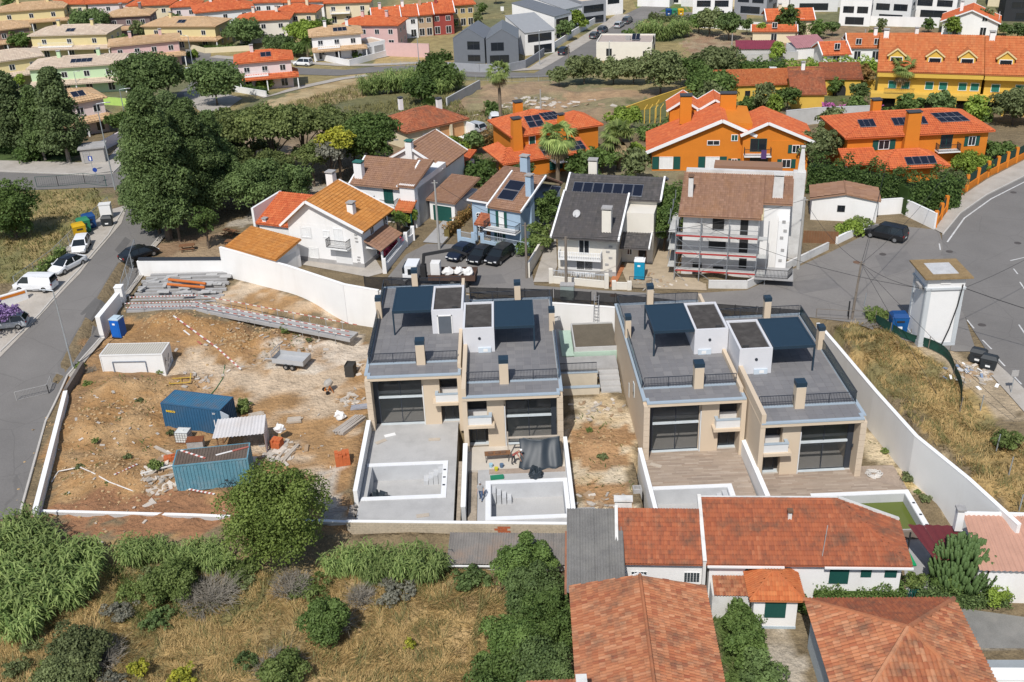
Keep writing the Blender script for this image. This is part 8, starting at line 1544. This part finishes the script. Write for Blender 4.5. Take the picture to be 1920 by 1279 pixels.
# portable toilets
def toilet(lab,x,y,z,rz,body,roofm):
    t=thing('portable_toilet',lab,'portable toilet',(x,y,z),R(rz));MB().box(-.55,-.55,.1,.55,.55,2.1).build('cabin',body,t);MB().box(-.6,-.6,0,.6,.6,.1).build('base',dk,t);MB().box(-.58,-.58,2.1,.58,.58,2.2).box(-.4,-.4,2.2,.4,.4,2.3).build('roof',roofm,t);MB().box(-.4,-.575,.2,.4,-.55,1.98).build('door',body,t);MB().box(-.2,-.585,1.55,.1,-.57,1.75).build('label_plate',trim_w,t);MB().tube([(.4,.4,2.1),(.4,.4,2.6)],.05,8).build('vent',dk,t)
p=GT(225,630);toilet('blue portable toilet with a pale roof beside the white wall panel',p[0],p[1],p[2],-14,M('plastic_blue',(.01,.12,.48),rough=.5),M('plastic_pale',(.45,.55,.62)));p=G(1199,522);toilet('turquoise portable toilet with a white roof behind a gate',p[0],p[1],p[2]+.05,-12,M('plastic_turquoise',(.01,.26,.42),rough=.5),trim_w)
# black tarpaulin hung before the second villa
n,m=26,20;q=np.random.default_rng(4);V=[]
for j in range(m+1):
    for i in range(n+1):
        u=i/n;v=j/m;fold=.10*math.sin(u*19+2*v)*(.25+v)+.08*math.sin(u*8.3+1.0)*(1-.4*v);V.append((.25+3.45*u+.15*math.sin(v*4+u*5)*(v),75.2-1.75*v**1.3+fold-.2*math.sin(u*3.1),max(.05,2.05-.12*math.sin(u*math.pi)-2.0*v+.06*math.sin(u*23)*v)))
F=[(j*(n+1)+i,j*(n+1)+i+1,(j+1)*(n+1)+i+1,(j+1)*(n+1)+i) for j in range(m) for i in range(n)];t=thing('tarpaulin','glossy black tarpaulin hung over the terrace of the second villa','tarpaulin');tarp=M('tarp_black',(.022,.032,.042),rough=.5,var=.15,spec=.5);o=MB().add(V,F).build('sheet',tarp,t,smooth=True);o.modifiers.new('thick','SOLIDIFY').thickness=.02
MB().bar((-.75,75.3,2.0),(3.6,75.3,2.0),.18,.1).build('beam',pw,t);MB().bar((-.7,75.3,0),(-.7,75.3,2.6),.1).bar((3.6,75.3,0),(3.6,75.3,2.0),.1).build('post',pw,t)
for l,loc,s,sd in (('crumpled black sheeting heap in the first pool',(-11.6,71.6,-1.45),1.0,3),('second heap of black sheeting in the first pool',(-10.9,71.0,-1.45),.75,5),('folded black sheeting at the second pool edge',(1.5,72.3,.0),.6,6)):
    mb=MB();mb.sphere((0,0,.3),(s,s*.85,.55),16,10);rq=random.Random(sd);mb.v=[(x*(1+rq.uniform(-.22,.22)),y*(1+rq.uniform(-.22,.22)),max(0,z*(1+rq.uniform(-.4,.4)))) for x,y,z in mb.v];mb.build('plastic_sheeting',tarp,label=l,cat='sheeting',loc=loc)
# workbench clutter
t=thing('workbench','trestle workbench with tools beside the tarpaulin','workbench',(-2.7,74.6,0),R(3));MB().box(0,0,.7,2.2,.6,.78).build('top',wood_b,t)
for x in (.1,2.0):MB().bar((x,0,0),(x,.3,.7),.05).bar((x,.6,0),(x,.3,.7),.05).build('trestle',iron_b,t)
for x in (.3,.9,1.4):MB().box(x,.1,.78,x+.4,.35,.9).build('tool',rusty,t)
for i,(x,y,c,l) in enumerate([(-2.2,74.0,(.35,.55,.65),'pale blue bucket on the second terrace'),(-1.3,73.9,(.10,.16,.25),'dark blue bucket on the second terrace'),(-1.75,73.4,(.55,.5,.05),'yellow and black bucket on the second terrace')]):MB().tube([(0,0,0),(0,0,.32)],[.14,.18],12).build('bucket',M('bucket_%d' % i,c,rough=.5),label=l,cat='bucket',group='buckets on the terrace',loc=(x,y,0))
stack('long pale boards beside the second pool',(962,893),3,3.6,.22,.06,2,pw,2);MB().box(-.55,-.2,0,.55,.2,.22).build('green_box',M('box_green',(.02,.20,.11)),label='green plastic box at the edge of the second pool',cat='box',loc=(-1.7,72.3,0),rot=(0,0,R(6)));stack('pallet standing at the low block wall',(950,988),5,1.3,.14,.3,2,pw,5,piece='board');MB().box(-2.35,72.9,.0,4.0,73.6,.03).build('deck_strip',plankc,kind='structure')
for i,(x,y,rz) in enumerate([(-11.2,79.6,20),(-11.9,78.6,35),(-7.2,78.6,0),(-7.6,67.6,8),(11.6,73.2,-30)]):MB().box(-.5,-.2,.0,.5,.2,.05).build('loose_board',pw if i != 0 else trim_w,label=['white board lying before the first big window','short tan board on the first terrace','pinkish slab piece below the first balcony','pale board in front of the first pool','white board fallen beside the third villa window'][i],cat='board',group='loose boards on terraces',loc=(x,y,.01),rot=(0,0,R(rz)))
# ladder, power cabinet
t=thing('ladder','aluminium ladder leaning on the white wall between the villas','ladder',(8.6,96.7,.9),R(-16));MB().bar((-.22,0,0),(-.22,.9,3.6),.06).bar((.22,0,0),(.22,.9,3.6),.06).build('rail',alu,t)
for k in range(12):MB().bar((-.22,.05+k*.072,.25+k*.29),(.22,.05+k*.072,.25+k*.29),.035).build('rung',alu,t)
p=G(1064,560);t=thing('power_cabinet','green-grey electricity cabinet beside the lane','cabinet',p,R(-10));MB().box(-.7,-.4,0,.7,.4,1.6).build('body',M('cabinet_grey',(.32,.38,.36)),t);MB().box(-.75,-.45,1.6,.75,.45,1.7).build('roof',stone_m,t)
# ================================================================ TOWER, POLES, BINS, PEOPLE
t=thing('transformer_tower','tall white transformer tower with a flat mossy cap at the dry slope','tower',(37.7,86.0,3.0),R(-1));tw_=M('tower_white',(.76,.76,.755),rough=.9,var=.05,stain=(.58,.57,.55),stain_amt=.4,stain_scale=.3);tg2=M('tower_grey',(.50,.53,.55),rough=.9,var=.06)
MB().box(0,0,-1,3.3,3.3,6.1).build('shaft',tw_,t);MB().box(-.05,-.05,-1,3.35,3.35,.7).build('plinth',tg2,t);MB().box(-.16,-.16,6.1,3.46,3.46,6.3).build('ledge',tg2,t);MB().box(-.04,-.04,6.3,3.34,3.34,7.3).build('head',tw_,t);MB().box(-.5,-.5,7.3,3.8,3.8,7.45).build('cap',M('cap_moss',(.26,.18,.09),rough=.95,var=.25,fine=5),t);MB().box(.5,.4,7.45,2.8,2.9,7.47).build('cap_pale_patch',M('cap_pale',(.50,.50,.50),var=.2),t)
for x in (-.03,2.93):MB().box(x,-.07,.7,x+.4,-.01,6.1).build('pilaster',tg2,t)
for y in (.0,2.9):MB().box(-.07,y,.7,-.01,y+.4,6.1).build('pilaster',tg2,t)
MB().box(1.1,-.1,6.65,2.0,-.03,7.0).build('insulator_slot',white_r,t);MB().tube([(3.1,-.15,6.6),(2.9,-.2,4.5),(2.5,-.2,2.2),(1.9,-.25,.1)],.06,6).build('cable_duct',iron_b,t);MB().box(-.5,.6,5.9,-.04,1.6,6.25).build('insulator_rack',stone_m,t)
conc_p=M('pole_concrete',(.36,.35,.33),rough=.9,var=.12);wood_p=M('pole_wood',(.20,.17,.14),rough=.9,var=.2);galv=M('galvanised',(.45,.49,.52),rough=.4,metal=.5)
TOPS={}
def pole(key,lab,px,ytop,mat,r0=.16,r1=.10,arm=True,lean=0):
    p=G(*px);h=hpx(p,ytop);t=thing('utility_pole',lab,'pole',p,0,'utility poles');MB().tube([(0,0,-.3),(lean,0,h)],[r0,r1],8).build('shaft',mat,t);TOPS[key]=np.array([p[0]+lean,p[1],p[2]+h-.25])
    if arm:MB().bar((lean-.35,0,h-.3),(lean+.35,0,h-.3),.07).build('crossarm',mat,t)
pole('a','concrete utility pole in front of the white house with brown roof',(824,468),338,conc_p);pole('b','wooden pole in front of the blue house',(988,522),418,wood_p);pole('c','dark wooden pole in front of the charcoal roofed house',(1062,556),444,wood_p,.18,.13);pole('d','concrete pole beside the scaffolded house',(1496,505),370,conc_p,.2,.13);pole('e','leaning wooden pole at the head of the dry slope',(1597,598),490,wood_p,.14,.09,lean=.25);pole('f','short dark post beside the leaning pole',(1590,594),565,iron_b,.08,.08,False);pole('g','thin pole in the dry plot behind the orange house',(1014,210),168,conc_p,arm=False);pole('h','wooden pole beside the upper road',(1066,130),85,wood_p);pole('i','pole among the top right trees',(1371,105),63,conc_p,arm=False);pole('j','pole in front of the long red roofed house',(1618,100),55,conc_p,arm=False);pole('k','pole at the top beside the white blocks',(1798,70),42,conc_p)
def wire(a,b,sag=.5,n=10):return [tuple(np.array(a)*(1-k/n)+np.array(b)*k/n-np.array([0,0,sag*4*(k/n)*(1-k/n)])) for k in range(n+1)]
T1=np.array([38.0,85.8,9.2]);T2=np.array([41.0,85.9,9.2])
for i,(a,b,l,s) in enumerate([(TOPS['a'],TOPS['b'],'overhead wire between the two poles by the parked cars',.6),(TOPS['b'],TOPS['c'],'overhead wire before the charcoal roofed house',.5),(TOPS['c'],TOPS['d'],'long overhead wire across the scaffolded house',1.0),(TOPS['d'],TOPS['e'],'overhead wire crossing the side street',.8),(TOPS['e'],T1,'wire from the leaning pole to the white tower',.5),(TOPS['e'],np.array([52,118,9]),'wire from the leaning pole over the main road',.8),(TOPS['e'],np.array([46,122,8.5]),'second wire from the leaning pole towards the hedge',.8),(T2,np.array([58,70,9]),'thick cable from the white tower to the right edge',.6),(T2,np.array([60,100,10]),'cable from the white tower across the main road',.6),(TOPS['e'],np.array([36,77,3.6]),'stay wire from the leaning pole down the slope',.1),(T1,np.array([20,104,9.5]),'wire from the white tower to the scaffolded house',1.0),(TOPS['e'],np.array([40.5,72,4]),'second stay wire crossing in front of the white tower',.3)]):P=wire(a,b,s);o=P[0];MB().tube([tuple(np.array(q)-np.array(o)) for q in P],.022 if i != 7 else .04,4,caps=False).build('overhead_wire',iron_b,label=l,cat='wire',group='overhead wires',loc=o)
def lamp(lab,px,ytop,side=-1,arm=1.6):
    p=G(*px);h=hpx(p,ytop);t=thing('street_lamp',lab,'street lamp',p,0,'street lamps');MB().tube([(0,0,0),(0,0,h)],[.11,.06],8).tube([(0,0,h),(side*arm*.5,0,h+.12),(side*arm,0,h+.15)],.04,6).build('post',galv,t);MB().box(side*arm-.3,-.12,h+.1,side*arm+.3,.12,h+.2).build('lamp_head',stone_m,t)
lamp('tall street lamp on the left pavement beside the site yard',(137,690),545);lamp('street lamp at the left road junction',(216,356),195,1);lamp('street lamp in front of the lime green wall',(238,235),168,1);lamp('street lamp in front of the green house',(148,178),135,1,1.0);lamp('street lamp at the cream corner wall',(363,130),68,-1,.8);lamp('street lamp at the dry plot beside the pink wall',(786,123),62,1,.5);lamp('street lamp in front of the slate grey house',(930,120),72,1,.5);lamp('street lamp in front of the white modern house',(1012,122),58,1,.5);lamp('street lamp beside the cream flat house',(1142,118),78,1,.5);lamp('street lamp behind the white house chimney',(733,330),265,1,1.2);lamp('street lamp near the top between red roofed houses',(530,70),35,1,.6);lamp('street lamp at the far corner of the pink house',(512,100),70,1,.5)
def sign(lab,px,h,mat,w_=.5,hh=.5,round_=False):
    p=G(*px);t=thing('road_sign',lab,'sign',p,0,'road signs');MB().tube([(0,0,0),(0,0,h)],.035,6).build('post',galv,t)
    (MB().tube([(0,-.03,h-.1),(0,-.06,h-.1)],w_*.55,14) if round_ else MB().box(-w_/2,-.06,h-hh,w_/2,-.03,h)).build('plate',mat,t);return t
bl=M('sign_blue',(.02,.06,.30),rough=.5);t=sign('blue rectangular road sign beside the kiosk',(175,322),2.4,bl,.6,.75);MB().box(-.12,-.075,1.75,.12,-.06,2.3).build('symbol',trim_w,t);sign('round blue road sign at the junction',(184,345),2.2,bl,.6,.6,True);sign('grey back of a sign at the right road edge',(1895,738),2.3,stone_m,.6,.6);sign('white paired signs by the garden wall',(246,262),2.6,trim_w,.6,.5);t=sign('white sign panel at the end of the upper road',(1226,42),2.3,bl,.7,.7);t=sign('white notice board in the park at the top',(942,26),2.0,trim_w,.9,1.2)
# bins
def bin_(lab,px,rz,body,lid,s=1.0,kind='igloo'):
    p=G(*px);t=thing('waste_bin',lab,'bin',(p[0],p[1],p[2]+.1),R(rz),'waste and recycling bins');w_,d_,h=(1.5,1.3,1.6) if kind == 'igloo' else (1.35,.9,1.05);w_,d_,h=w_*s,d_*s,h*s
    mb=MB();mb.add([(-w_/2*.9,-d_/2*.9,.1),(w_/2*.9,-d_/2*.9,.1),(w_/2*.9,d_/2*.9,.1),(-w_/2*.9,d_/2*.9,.1),(-w_/2,-d_/2,h),(w_/2,-d_/2,h),(w_/2,d_/2,h),(-w_/2,d_/2,h)],[(0,3,2,1),(4,5,6,7),(0,1,5,4),(1,2,6,5),(2,3,7,6),(3,0,4,7)]);mb.build('body',body,t)
    MB().add([(-w_/2-.03,-d_/2-.03,h),(w_/2+.03,-d_/2-.03,h),(w_/2+.03,d_/2+.03,h),(-w_/2-.03,d_/2+.03,h),(-w_/2*.8,-d_/2*.5,h+.28*s),(w_/2*.8,-d_/2*.5,h+.28*s),(w_/2*.8,d_/2*.6,h+.28*s),(-w_/2*.8,d_/2*.6,h+.28*s)],[(4,5,6,7),(0,1,5,4),(1,2,6,5),(2,3,7,6),(3,0,4,7)]).build('lid',lid,t);MB().box(-.35*s,-d_/2-.035,h*.72,.35*s,-d_/2+.02,h*.82).build('slot',dk,t);MB().box(-.2*s,-d_/2-.03,h*.3,.2*s,-d_/2+.03,h*.45).build('sticker',trim_w,t)
    if kind != 'igloo':
        for x in (-w_*.38,w_*.38):MB().tube([(x,-d_*.35,.08),(x+.06,-d_*.35,.08)],.1,8).build('wheel',tyre,t)
pb=M('bin_blue',(.01,.06,.20),rough=.5);pg=M('bin_green',(.03,.20,.10),rough=.5);py_=M('bin_yellow',(.55,.33,.01),rough=.5);pk=M('bin_black',(.03,.035,.04),rough=.5)
bin_('yellow recycling bin at the left roadside',(152,446),30,py_,py_);bin_('green recycling bin behind the yellow one',(160,436),30,pg,pg);bin_('blue recycling bin at the end of the left row',(170,428),30,pb,pb);bin_('black wheeled bin in front of the white cabinet',(203,424),5,pk,pk,1,'w');bin_('tall blue paper bin left of the white tower',(1682,622),-4,M('bin_bright_blue',(.01,.09,.28),rough=.4),pb,1.05);bin_('black wheeled bin among the rubbish beyond the tower',(1832,680),-35,pk,pk,1,'w');bin_('second black wheeled bin beside the main road',(1852,692),-35,pk,pk,1,'w')
for x,m_,c in ((1253,pb,'blue'),(1264,pg,'green'),(1276,py_,'yellow')):bin_('far '+c+' recycling bin at the end of the upper road',(x,30),0,m_,m_)
p=G(202,410);t=thing('telecom_cabinet','tall white cabinet at the left roadside','cabinet',p,R(8));MB().box(-.7,-.5,0,.7,.5,2.0).build('body',trim_w,t);MB().box(-.75,-.55,2.0,.75,.55,2.1).build('lid',grey_white,t)
# rubbish heap, green netting
rq=np.random.default_rng(12);mb=MB()
for k in range(70):
    c=G(1828,698);x,y=c[0]+rq.normal()*1.1,c[1]+rq.normal()*1.3;z=3.05+abs(rq.normal())*.2;a=rq.uniform(0,3);mb.bar((x,y,z),(x+.5*math.cos(a),y+.5*math.sin(a),z+rq.uniform(-.05,.2)),rq.uniform(.1,.5),.05,mi=int(rq.integers(0,4)))
mb.build('rubbish',[trim_w,M('cardboard',(.42,.30,.19)),M('rubbish_blue',(.20,.26,.36)),M('rubbish_grey',(.5,.5,.5))],label='heap of cardboard and white rubbish beside the black bins',cat='rubbish',kind='stuff')
net=M('netting_green',(.014,.06,.045),rough=.7,var=.3,fine=5);ln=[G(*p) for p in ((1640,605),(1668,628),(1705,640),(1740,655),(1778,672),(1788,700),(1803,735),(1800,770))];t=thing('netting_fence','sagging green netting fence on stakes around the dry slope','fence',ln[0]);V=[]
for i,p in enumerate(ln):q=p-ln[0];hh=1.0+.35*math.sin(i*2.3);V += [(q[0],q[1],q[2]+.15),(q[0]+.15*math.sin(i*3),q[1]+.1,q[2]+.15+hh*.5),(q[0],q[1],q[2]+hh)];MB().tube([(q[0],q[1],q[2]-.2),(q[0]+.05,q[1],q[2]+1.3)],.04,5).build('stake',wood_p,t)
F=[(i*3+k,(i+1)*3+k,(i+1)*3+k+1,i*3+k+1) for i in range(len(ln)-1) for k in range(2)];o=MB().add(V,F).build('netting',net,t);o.modifiers.new('s','SUBSURF').levels=2;o.modifiers['s'].render_levels=2
for i,px in enumerate(((1838,770),(1868,845),(1892,888),(1910,960),(1620,575))):p=G(*px);MB().tube([(0,0,-.2),(.06,0,1.5)],.045,5).build('stake',galv,label=['leaning stake in the dry slope below the bins','grey stake beside the bramble','grey stake low on the dry slope','stake at the right edge of the slope','thin post at the lane edge'][i],cat='stake',group='stakes on the slope',loc=tuple(p))
# crowd barrier, wire fences, picnic tables, playground posts
def mesh_fence(lab,pts,h=1.1,mat=galv,name='mesh_fence',every=2.4,bars=.3,group='metal fences'):
    L_=[GT(*p) for p in pts];o=L_[0];t=thing(name,lab,'fence',o,0,group);mb=MB();dn=MB()
    for a,b in zip(L_[:-1],L_[1:]):
        L=np.linalg.norm(b-a);n=max(1,int(L/every));a=a-o;b=b-o
        mb.bar(a+[0,0,h],b+[0,0,h],.04).bar(a+[0,0,.1],b+[0,0,.1],.03)
        for k in range(n+1):q=a+(b-a)*k/n;mb.bar(q-[0,0,.2],q+[0,0,h],.06)
        k=0
        while k < L:q=a+(b-a)*k/L;dn.bar(q,q+[0,0,h],.014);k += bars
    mb.build('posts',mat,t);dn.build('mesh',mat,t,kind='stuff')
mesh_fence('crowd control barrier standing on the road beside the yard wall',[(32,752),(92,738),(98,722)],1.0,stone_m,'crowd_barrier',2.2,.13);mesh_fence('wire fence along the dry grass left of the road',[(205,388),(160,430),(100,490),(30,540)],1.4,galv);mesh_fence('green fence posts along the side road',[(70,352),(110,350),(160,345),(200,350)],1.6,shut_g);mesh_fence('low railing beside the far dry plot',[(735,122),(786,126)],1.0,galv,bars=1.2);mesh_fence('railing along the upper road past the dry plot',[(870,150),(960,154),(1035,152)],1.1,galv,bars=1.5);mesh_fence('dark mesh fence below the garden trees',[(1295,180),(1345,165)],1.6,iron_b);mesh_fence('wire fence between the pole and the tower',[(1530,596),(1590,600),(1640,600)],1.0,wood_p,bars=50);mesh_fence('dark gate in front of the turquoise toilet',[(1180,541),(1222,543)],1.4,iron_b,'gate',1.3,.1);mesh_fence('steel site fence along the beams',[(232,560),(262,500)],2.0,galv,bars=.4)
for i,px in enumerate(((432,442),(438,462),(352,470))):
    p=G(*px);t=thing('picnic_table',['picnic table under the dark tree','picnic table beside the garage wall','picnic bench beside the bare park corner'][i],'picnic table',p,R(-30+20*i),'picnic tables in the park');MB().box(-.9,-.4,.7,.9,.4,.76).build('top',wood_b,t)
    for y in (-.75,.55):MB().box(-.9,y,.42,.9,y+.22,.47).build('bench',wood_b,t)
    for x in (-.6,.6):MB().bar((x,-.6,0),(x,0,.7),.07).bar((x,.6,0),(x,0,.7),.07).build('leg',wood_b,t)
t=thing('garden_pergola','row of bent yellow pergola posts behind the orange houses','pergola',G(1208,232));o=G(1208,232)
for px in ((1208,232),(1218,231),(1228,232),(1238,230),(1250,230),(1253,222),(1230,222)):q=G(*px)-o;MB().tube([tuple(q),(q[0],q[1],q[2]+2.4),(q[0]+.5,q[1]+.3,q[2]+3.0)],.09,6).build('post',M('post_yellow',(.60,.40,.08)),t)
# people
skin=M('skin',(.42,.25,.17),rough=.6);hairm=M('hair_dark',(.03,.022,.018),rough=.7)
def person(lab,loc,rz,shirt,trousers,pose='walk',hat=None,h=1.74):
    """one continuous body grown from a jointed skeleton; shirt and trousers are material zones of it"""
    k=h/1.74;st_={'walk':(.26,-.2),'stand':(.06,-.05),'bend':(.1,-.08)}[pose];lean=.62 if pose == 'bend' else .05;hip=np.array([0,0,.92]);ch=hip+np.array([0,lean*.75,.5*math.cos(lean)]);nk=ch+np.array([0,lean*.25,.12]);hd=nk+np.array([0,.06+lean*.2,.16])
    J=[hip,hip+(ch-hip)*.5,ch,nk,hd];Rd=[(.165,.12),(.15,.11),(.175,.115),(.06,.06),(.095,.115)];E=[(0,1),(1,2),(2,3),(3,4)]
    def add(par,p,r_):J.append(np.array(p));Rd.append((r_,r_));E.append((par,len(J)-1));return len(J)-1
    for sg,f in ((-1,st_[0]),(1,st_[1])):
        a=add(0,(sg*.1,0,.86),.095);b=add(a,(sg*.105,f*.6,.48),.065);c=add(b,(sg*.11,f*.85-.04,.09),.045);add(c,(sg*.12,f*.85+.14,.045),.045)
        s=add(2,tuple(ch+np.array([sg*.19,0,.02])),.06);e=add(s,tuple(ch+np.array([sg*.25,-f*.3+lean*.4,-.28])),.046);w_=add(e,tuple(ch+np.array([sg*.24,-f*.2+.12+lean*.4,-.52])),.034);pl=add(w_,tuple(J[w_]+np.array([0,.03,-.08])),.038)
        for q in range(4):add(pl,tuple(J[pl]+np.array([(q-1.5)*.022,.035-.004*abs(q-1.5),-.085+.008*abs(q-1.3)])),.009)
        add(w_,tuple(J[w_]+np.array([-sg*.045,.045,-.07])),.010)
    me=bpy.data.meshes.new('person');me.from_pydata([tuple(p*k) for p in J],E,[]);o=link('person',me,None,loc=loc,rot=(0,0,rz));o.modifiers.new('skin','SKIN');sv=me.skin_vertices[0].data
    for i,q in enumerate(Rd):sv[i].radius=(q[0]*k,q[1]*k);sv[i].use_root=i == 0
    s2=o.modifiers.new('sub','SUBSURF');s2.levels=2;s2.render_levels=2;dg=bpy.context.evaluated_depsgraph_get();m2=bpy.data.meshes.new_from_object(o.evaluated_get(dg));bpy.data.objects.remove(o);t=thing('person',lab,'person',loc,rz,'people')
    for m_ in (skin,shirt,trousers,dk):m2.materials.append(m_)
    nkz=nk*k
    for p in m2.polygons:
        c=p.center;arm=abs(c.x) > .225*k
        p.material_index=3 if c.z < .10*k else 2 if c.z < .95*k and not (arm and c.z > .6*k) else 0 if (c.z > nkz[2]-.01 or (arm and (c.z < ch[2]*k-.2))) else 1
        p.use_smooth=True
    link('body',m2,t);hh=MB();hc=hd*k;hh.sphere((hc[0],hc[1]-.015,hc[2]+.045),(.105*k,.12*k,.10*k),12,8);hh.build('hair' if hat is None else 'cap',hat or hairm,t,smooth=True);MB().sphere((hc[0],hc[1]+.115*k,hc[2]-.01),(.014,.022,.02),6,5).build('nose',skin,t)
    for sg in (-1,1):MB().sphere((sg*.035*k,hc[1]+.10*k,hc[2]+.02),.012,6,5).build('eye',dk,t);MB().sphere((sg*.1*k,hc[1],hc[2]),(.018,.025,.035),6,5).build('ear',skin,t)
    MB().box(-.025*k,hc[1]+.10*k,hc[2]-.062*k,.025*k,hc[1]+.115*k,hc[2]-.05*k).build('mouth',M('lips',(.35,.12,.10)),t)
jeans=M('jeans',(.07,.11,.20));person('worker in a grey shirt, jeans and cap walking beside the second pool',(-3.0,69.4,0),R(170),M('shirt_grey',(.36,.36,.36)),jeans,'walk',M('cap_grey',(.4,.4,.4)));person('worker bending over near the trestle workbench',(-.3,74.3,0),R(-120),M('shirt_red',(.35,.10,.08)),M('trousers_dark',(.06,.06,.07)),'bend',trim_w);p=W(1911,1100,-.6);person('person in a pink top and jeans at the right edge beside the green sheet',(p[0],p[1],-.6),R(40),M('top_pink',(.55,.28,.32)),jeans,'stand')
gs=M('sheet_green',(.01,.32,.12),rough=.5);MB().box(0,0,0,2.5,1.8,.08).build('green_cover',gs,label='bright green pool cover beside the person in pink',cat='cover',loc=tuple(W(1915,1102,-.1)))
MB().box(0,0,0,1.2,2.2,.05).build('green_mat',gs,label='green plastic sheet beside the maroon shelter',cat='sheet',loc=tuple(W(1688,1062,-.6)))
# gate piers at the yard entrance and roof cables
t=thing('gate_pier','white gate pier beside the concrete beams','pier',(-43.3,107.2,1.2));MB().box(-.4,-.4,-2,.4,.4,2.2).build('shaft',white_r,t);MB().box(-.45,-.45,2.2,.45,.45,2.3).build('cap',wtop,t)
t=thing('house_number_wall','small orange and white roadside wall at the left edge','wall',tuple(W(-5,585,2.0)),R(40));MB().box(0,0,-1,3.5,.4,1.6).build('wall_body',white_r,t);MB().box(-.05,-.03,1.2,3.3,.0,1.5).build('band',orange_w,t)
t=thing('cable_run','thin pale cable lying on the big gable roof','cable',(6.4,43.5,0));MB().tube([(.3,0,3.75),(.25,3.5,3.85),(.6,7.0,3.98),(1.2,10.9,4.35)],.02,4).build('cable',M('cable_pale',(.55,.48,.42)),t)
# shared garden trees filling the suburb, the grove and the field: nothing tells them apart
def scatter(name,lab,cat,grp,spots,leafs,h,rad,kind,size):
    protos=[]
    for i,lf in enumerate(leafs):r=np.random.default_rng(700+i+len(grp));C,cr,per=crown(kind,h,rad,.15*h if kind != 'bush' else 0,r,size);V,F=clumps(C,cr,per,size,r);protos.append(np_mesh('crown',V,F,LEAF[lf],tv=np.clip(.45*r.random(len(F))+.55*np.repeat(r.random(len(C)),per),0,1)))
    tk=MB().tube([(0,0,-.4),(0,0,h*.5)],[h*.03,h*.012],6).mesh('trunk',bark);q=random.Random(len(grp))
    for i,px in enumerate(spots):s=q.uniform(.7,1.25);p=G(*px);t=thing(name,beside(p[0],p[1],{'green':'green','dark':'dark','lime':'light green','olive':'grey-green','pine':'olive green','weed':'green','grey':'pale grey'}[leafs[i % len(leafs)]],lab,grp),cat,p,q.uniform(0,6),grp);t.scale=(s,s,s*q.uniform(.85,1.15));link('crown',protos[i % len(protos)],t);link('trunk',tk,t)
scatter('tree','garden tree','tree','garden trees of the suburb',[(20,20),(130,28),(150,60),(205,66),(232,60),(330,55),(345,30),(262,75),(15,90),(95,105),(38,165),(20,190),(240,108),(262,118),(355,75),(425,52),(435,25),(500,60),(510,28),(600,40),(610,62),(640,30),(690,22),(702,62),(625,90),(700,85),(570,55),(760,66),(735,72),(850,60),(865,45),(895,48),(905,28),(930,8),(1010,12),(880,10),(1310,62),(1400,66),(1425,78),(1500,72),(1535,75),(1560,68),(1455,118),(1650,60),(1740,62),(1760,95),(1785,70),(1840,62),(1880,66),(1905,80),(1260,62),(1225,52),(1180,90),(1060,78),(1085,60),(1120,42),(1565,180),(1610,195),(1450,225),(1430,212),(1290,225),(1255,255),(1165,268),(1330,225),(1700,235),(1760,232),(1820,240),(1560,262),(1600,225),(890,290),(860,305),(1190,345),(1090,350),(985,345)],['green','dark','lime','olive'],4.6,2.3,'broad',.5)
scatter('tree','grove pine','tree','trees of the small park',[(440,325),(500,320),(590,350),(640,318),(680,310),(460,370),(520,372),(435,350)],['pine','olive','pine'],7.0,3.2,'pine',.36)
scatter('shrub','scrub bush','shrub','scrub bushes of the straw field',[(60,1215),(100,1265),(210,1285),(300,1165),(450,1100),(580,1110),(740,1120),(470,1250),(30,1260),(250,1120),(720,1090),(880,1100),(300,1090),(460,1075),(225,1150)],['olive','weed','grey','dark'],1.0,1.35,'bush',.19)
scatter('shrub','small weed','shrub','weed bushes of the site',[(165,725),(190,760),(215,745),(225,790),(165,800),(262,755),(180,830),(150,880),(200,915),(240,860),(130,930),(270,720),(300,700),(250,690),(340,790),(320,815),(400,630),(580,640),(1105,810),(1130,860),(1660,850),(1700,900),(1720,925),(1735,940)],['weed','olive'],.55,.45,'bush',.14)
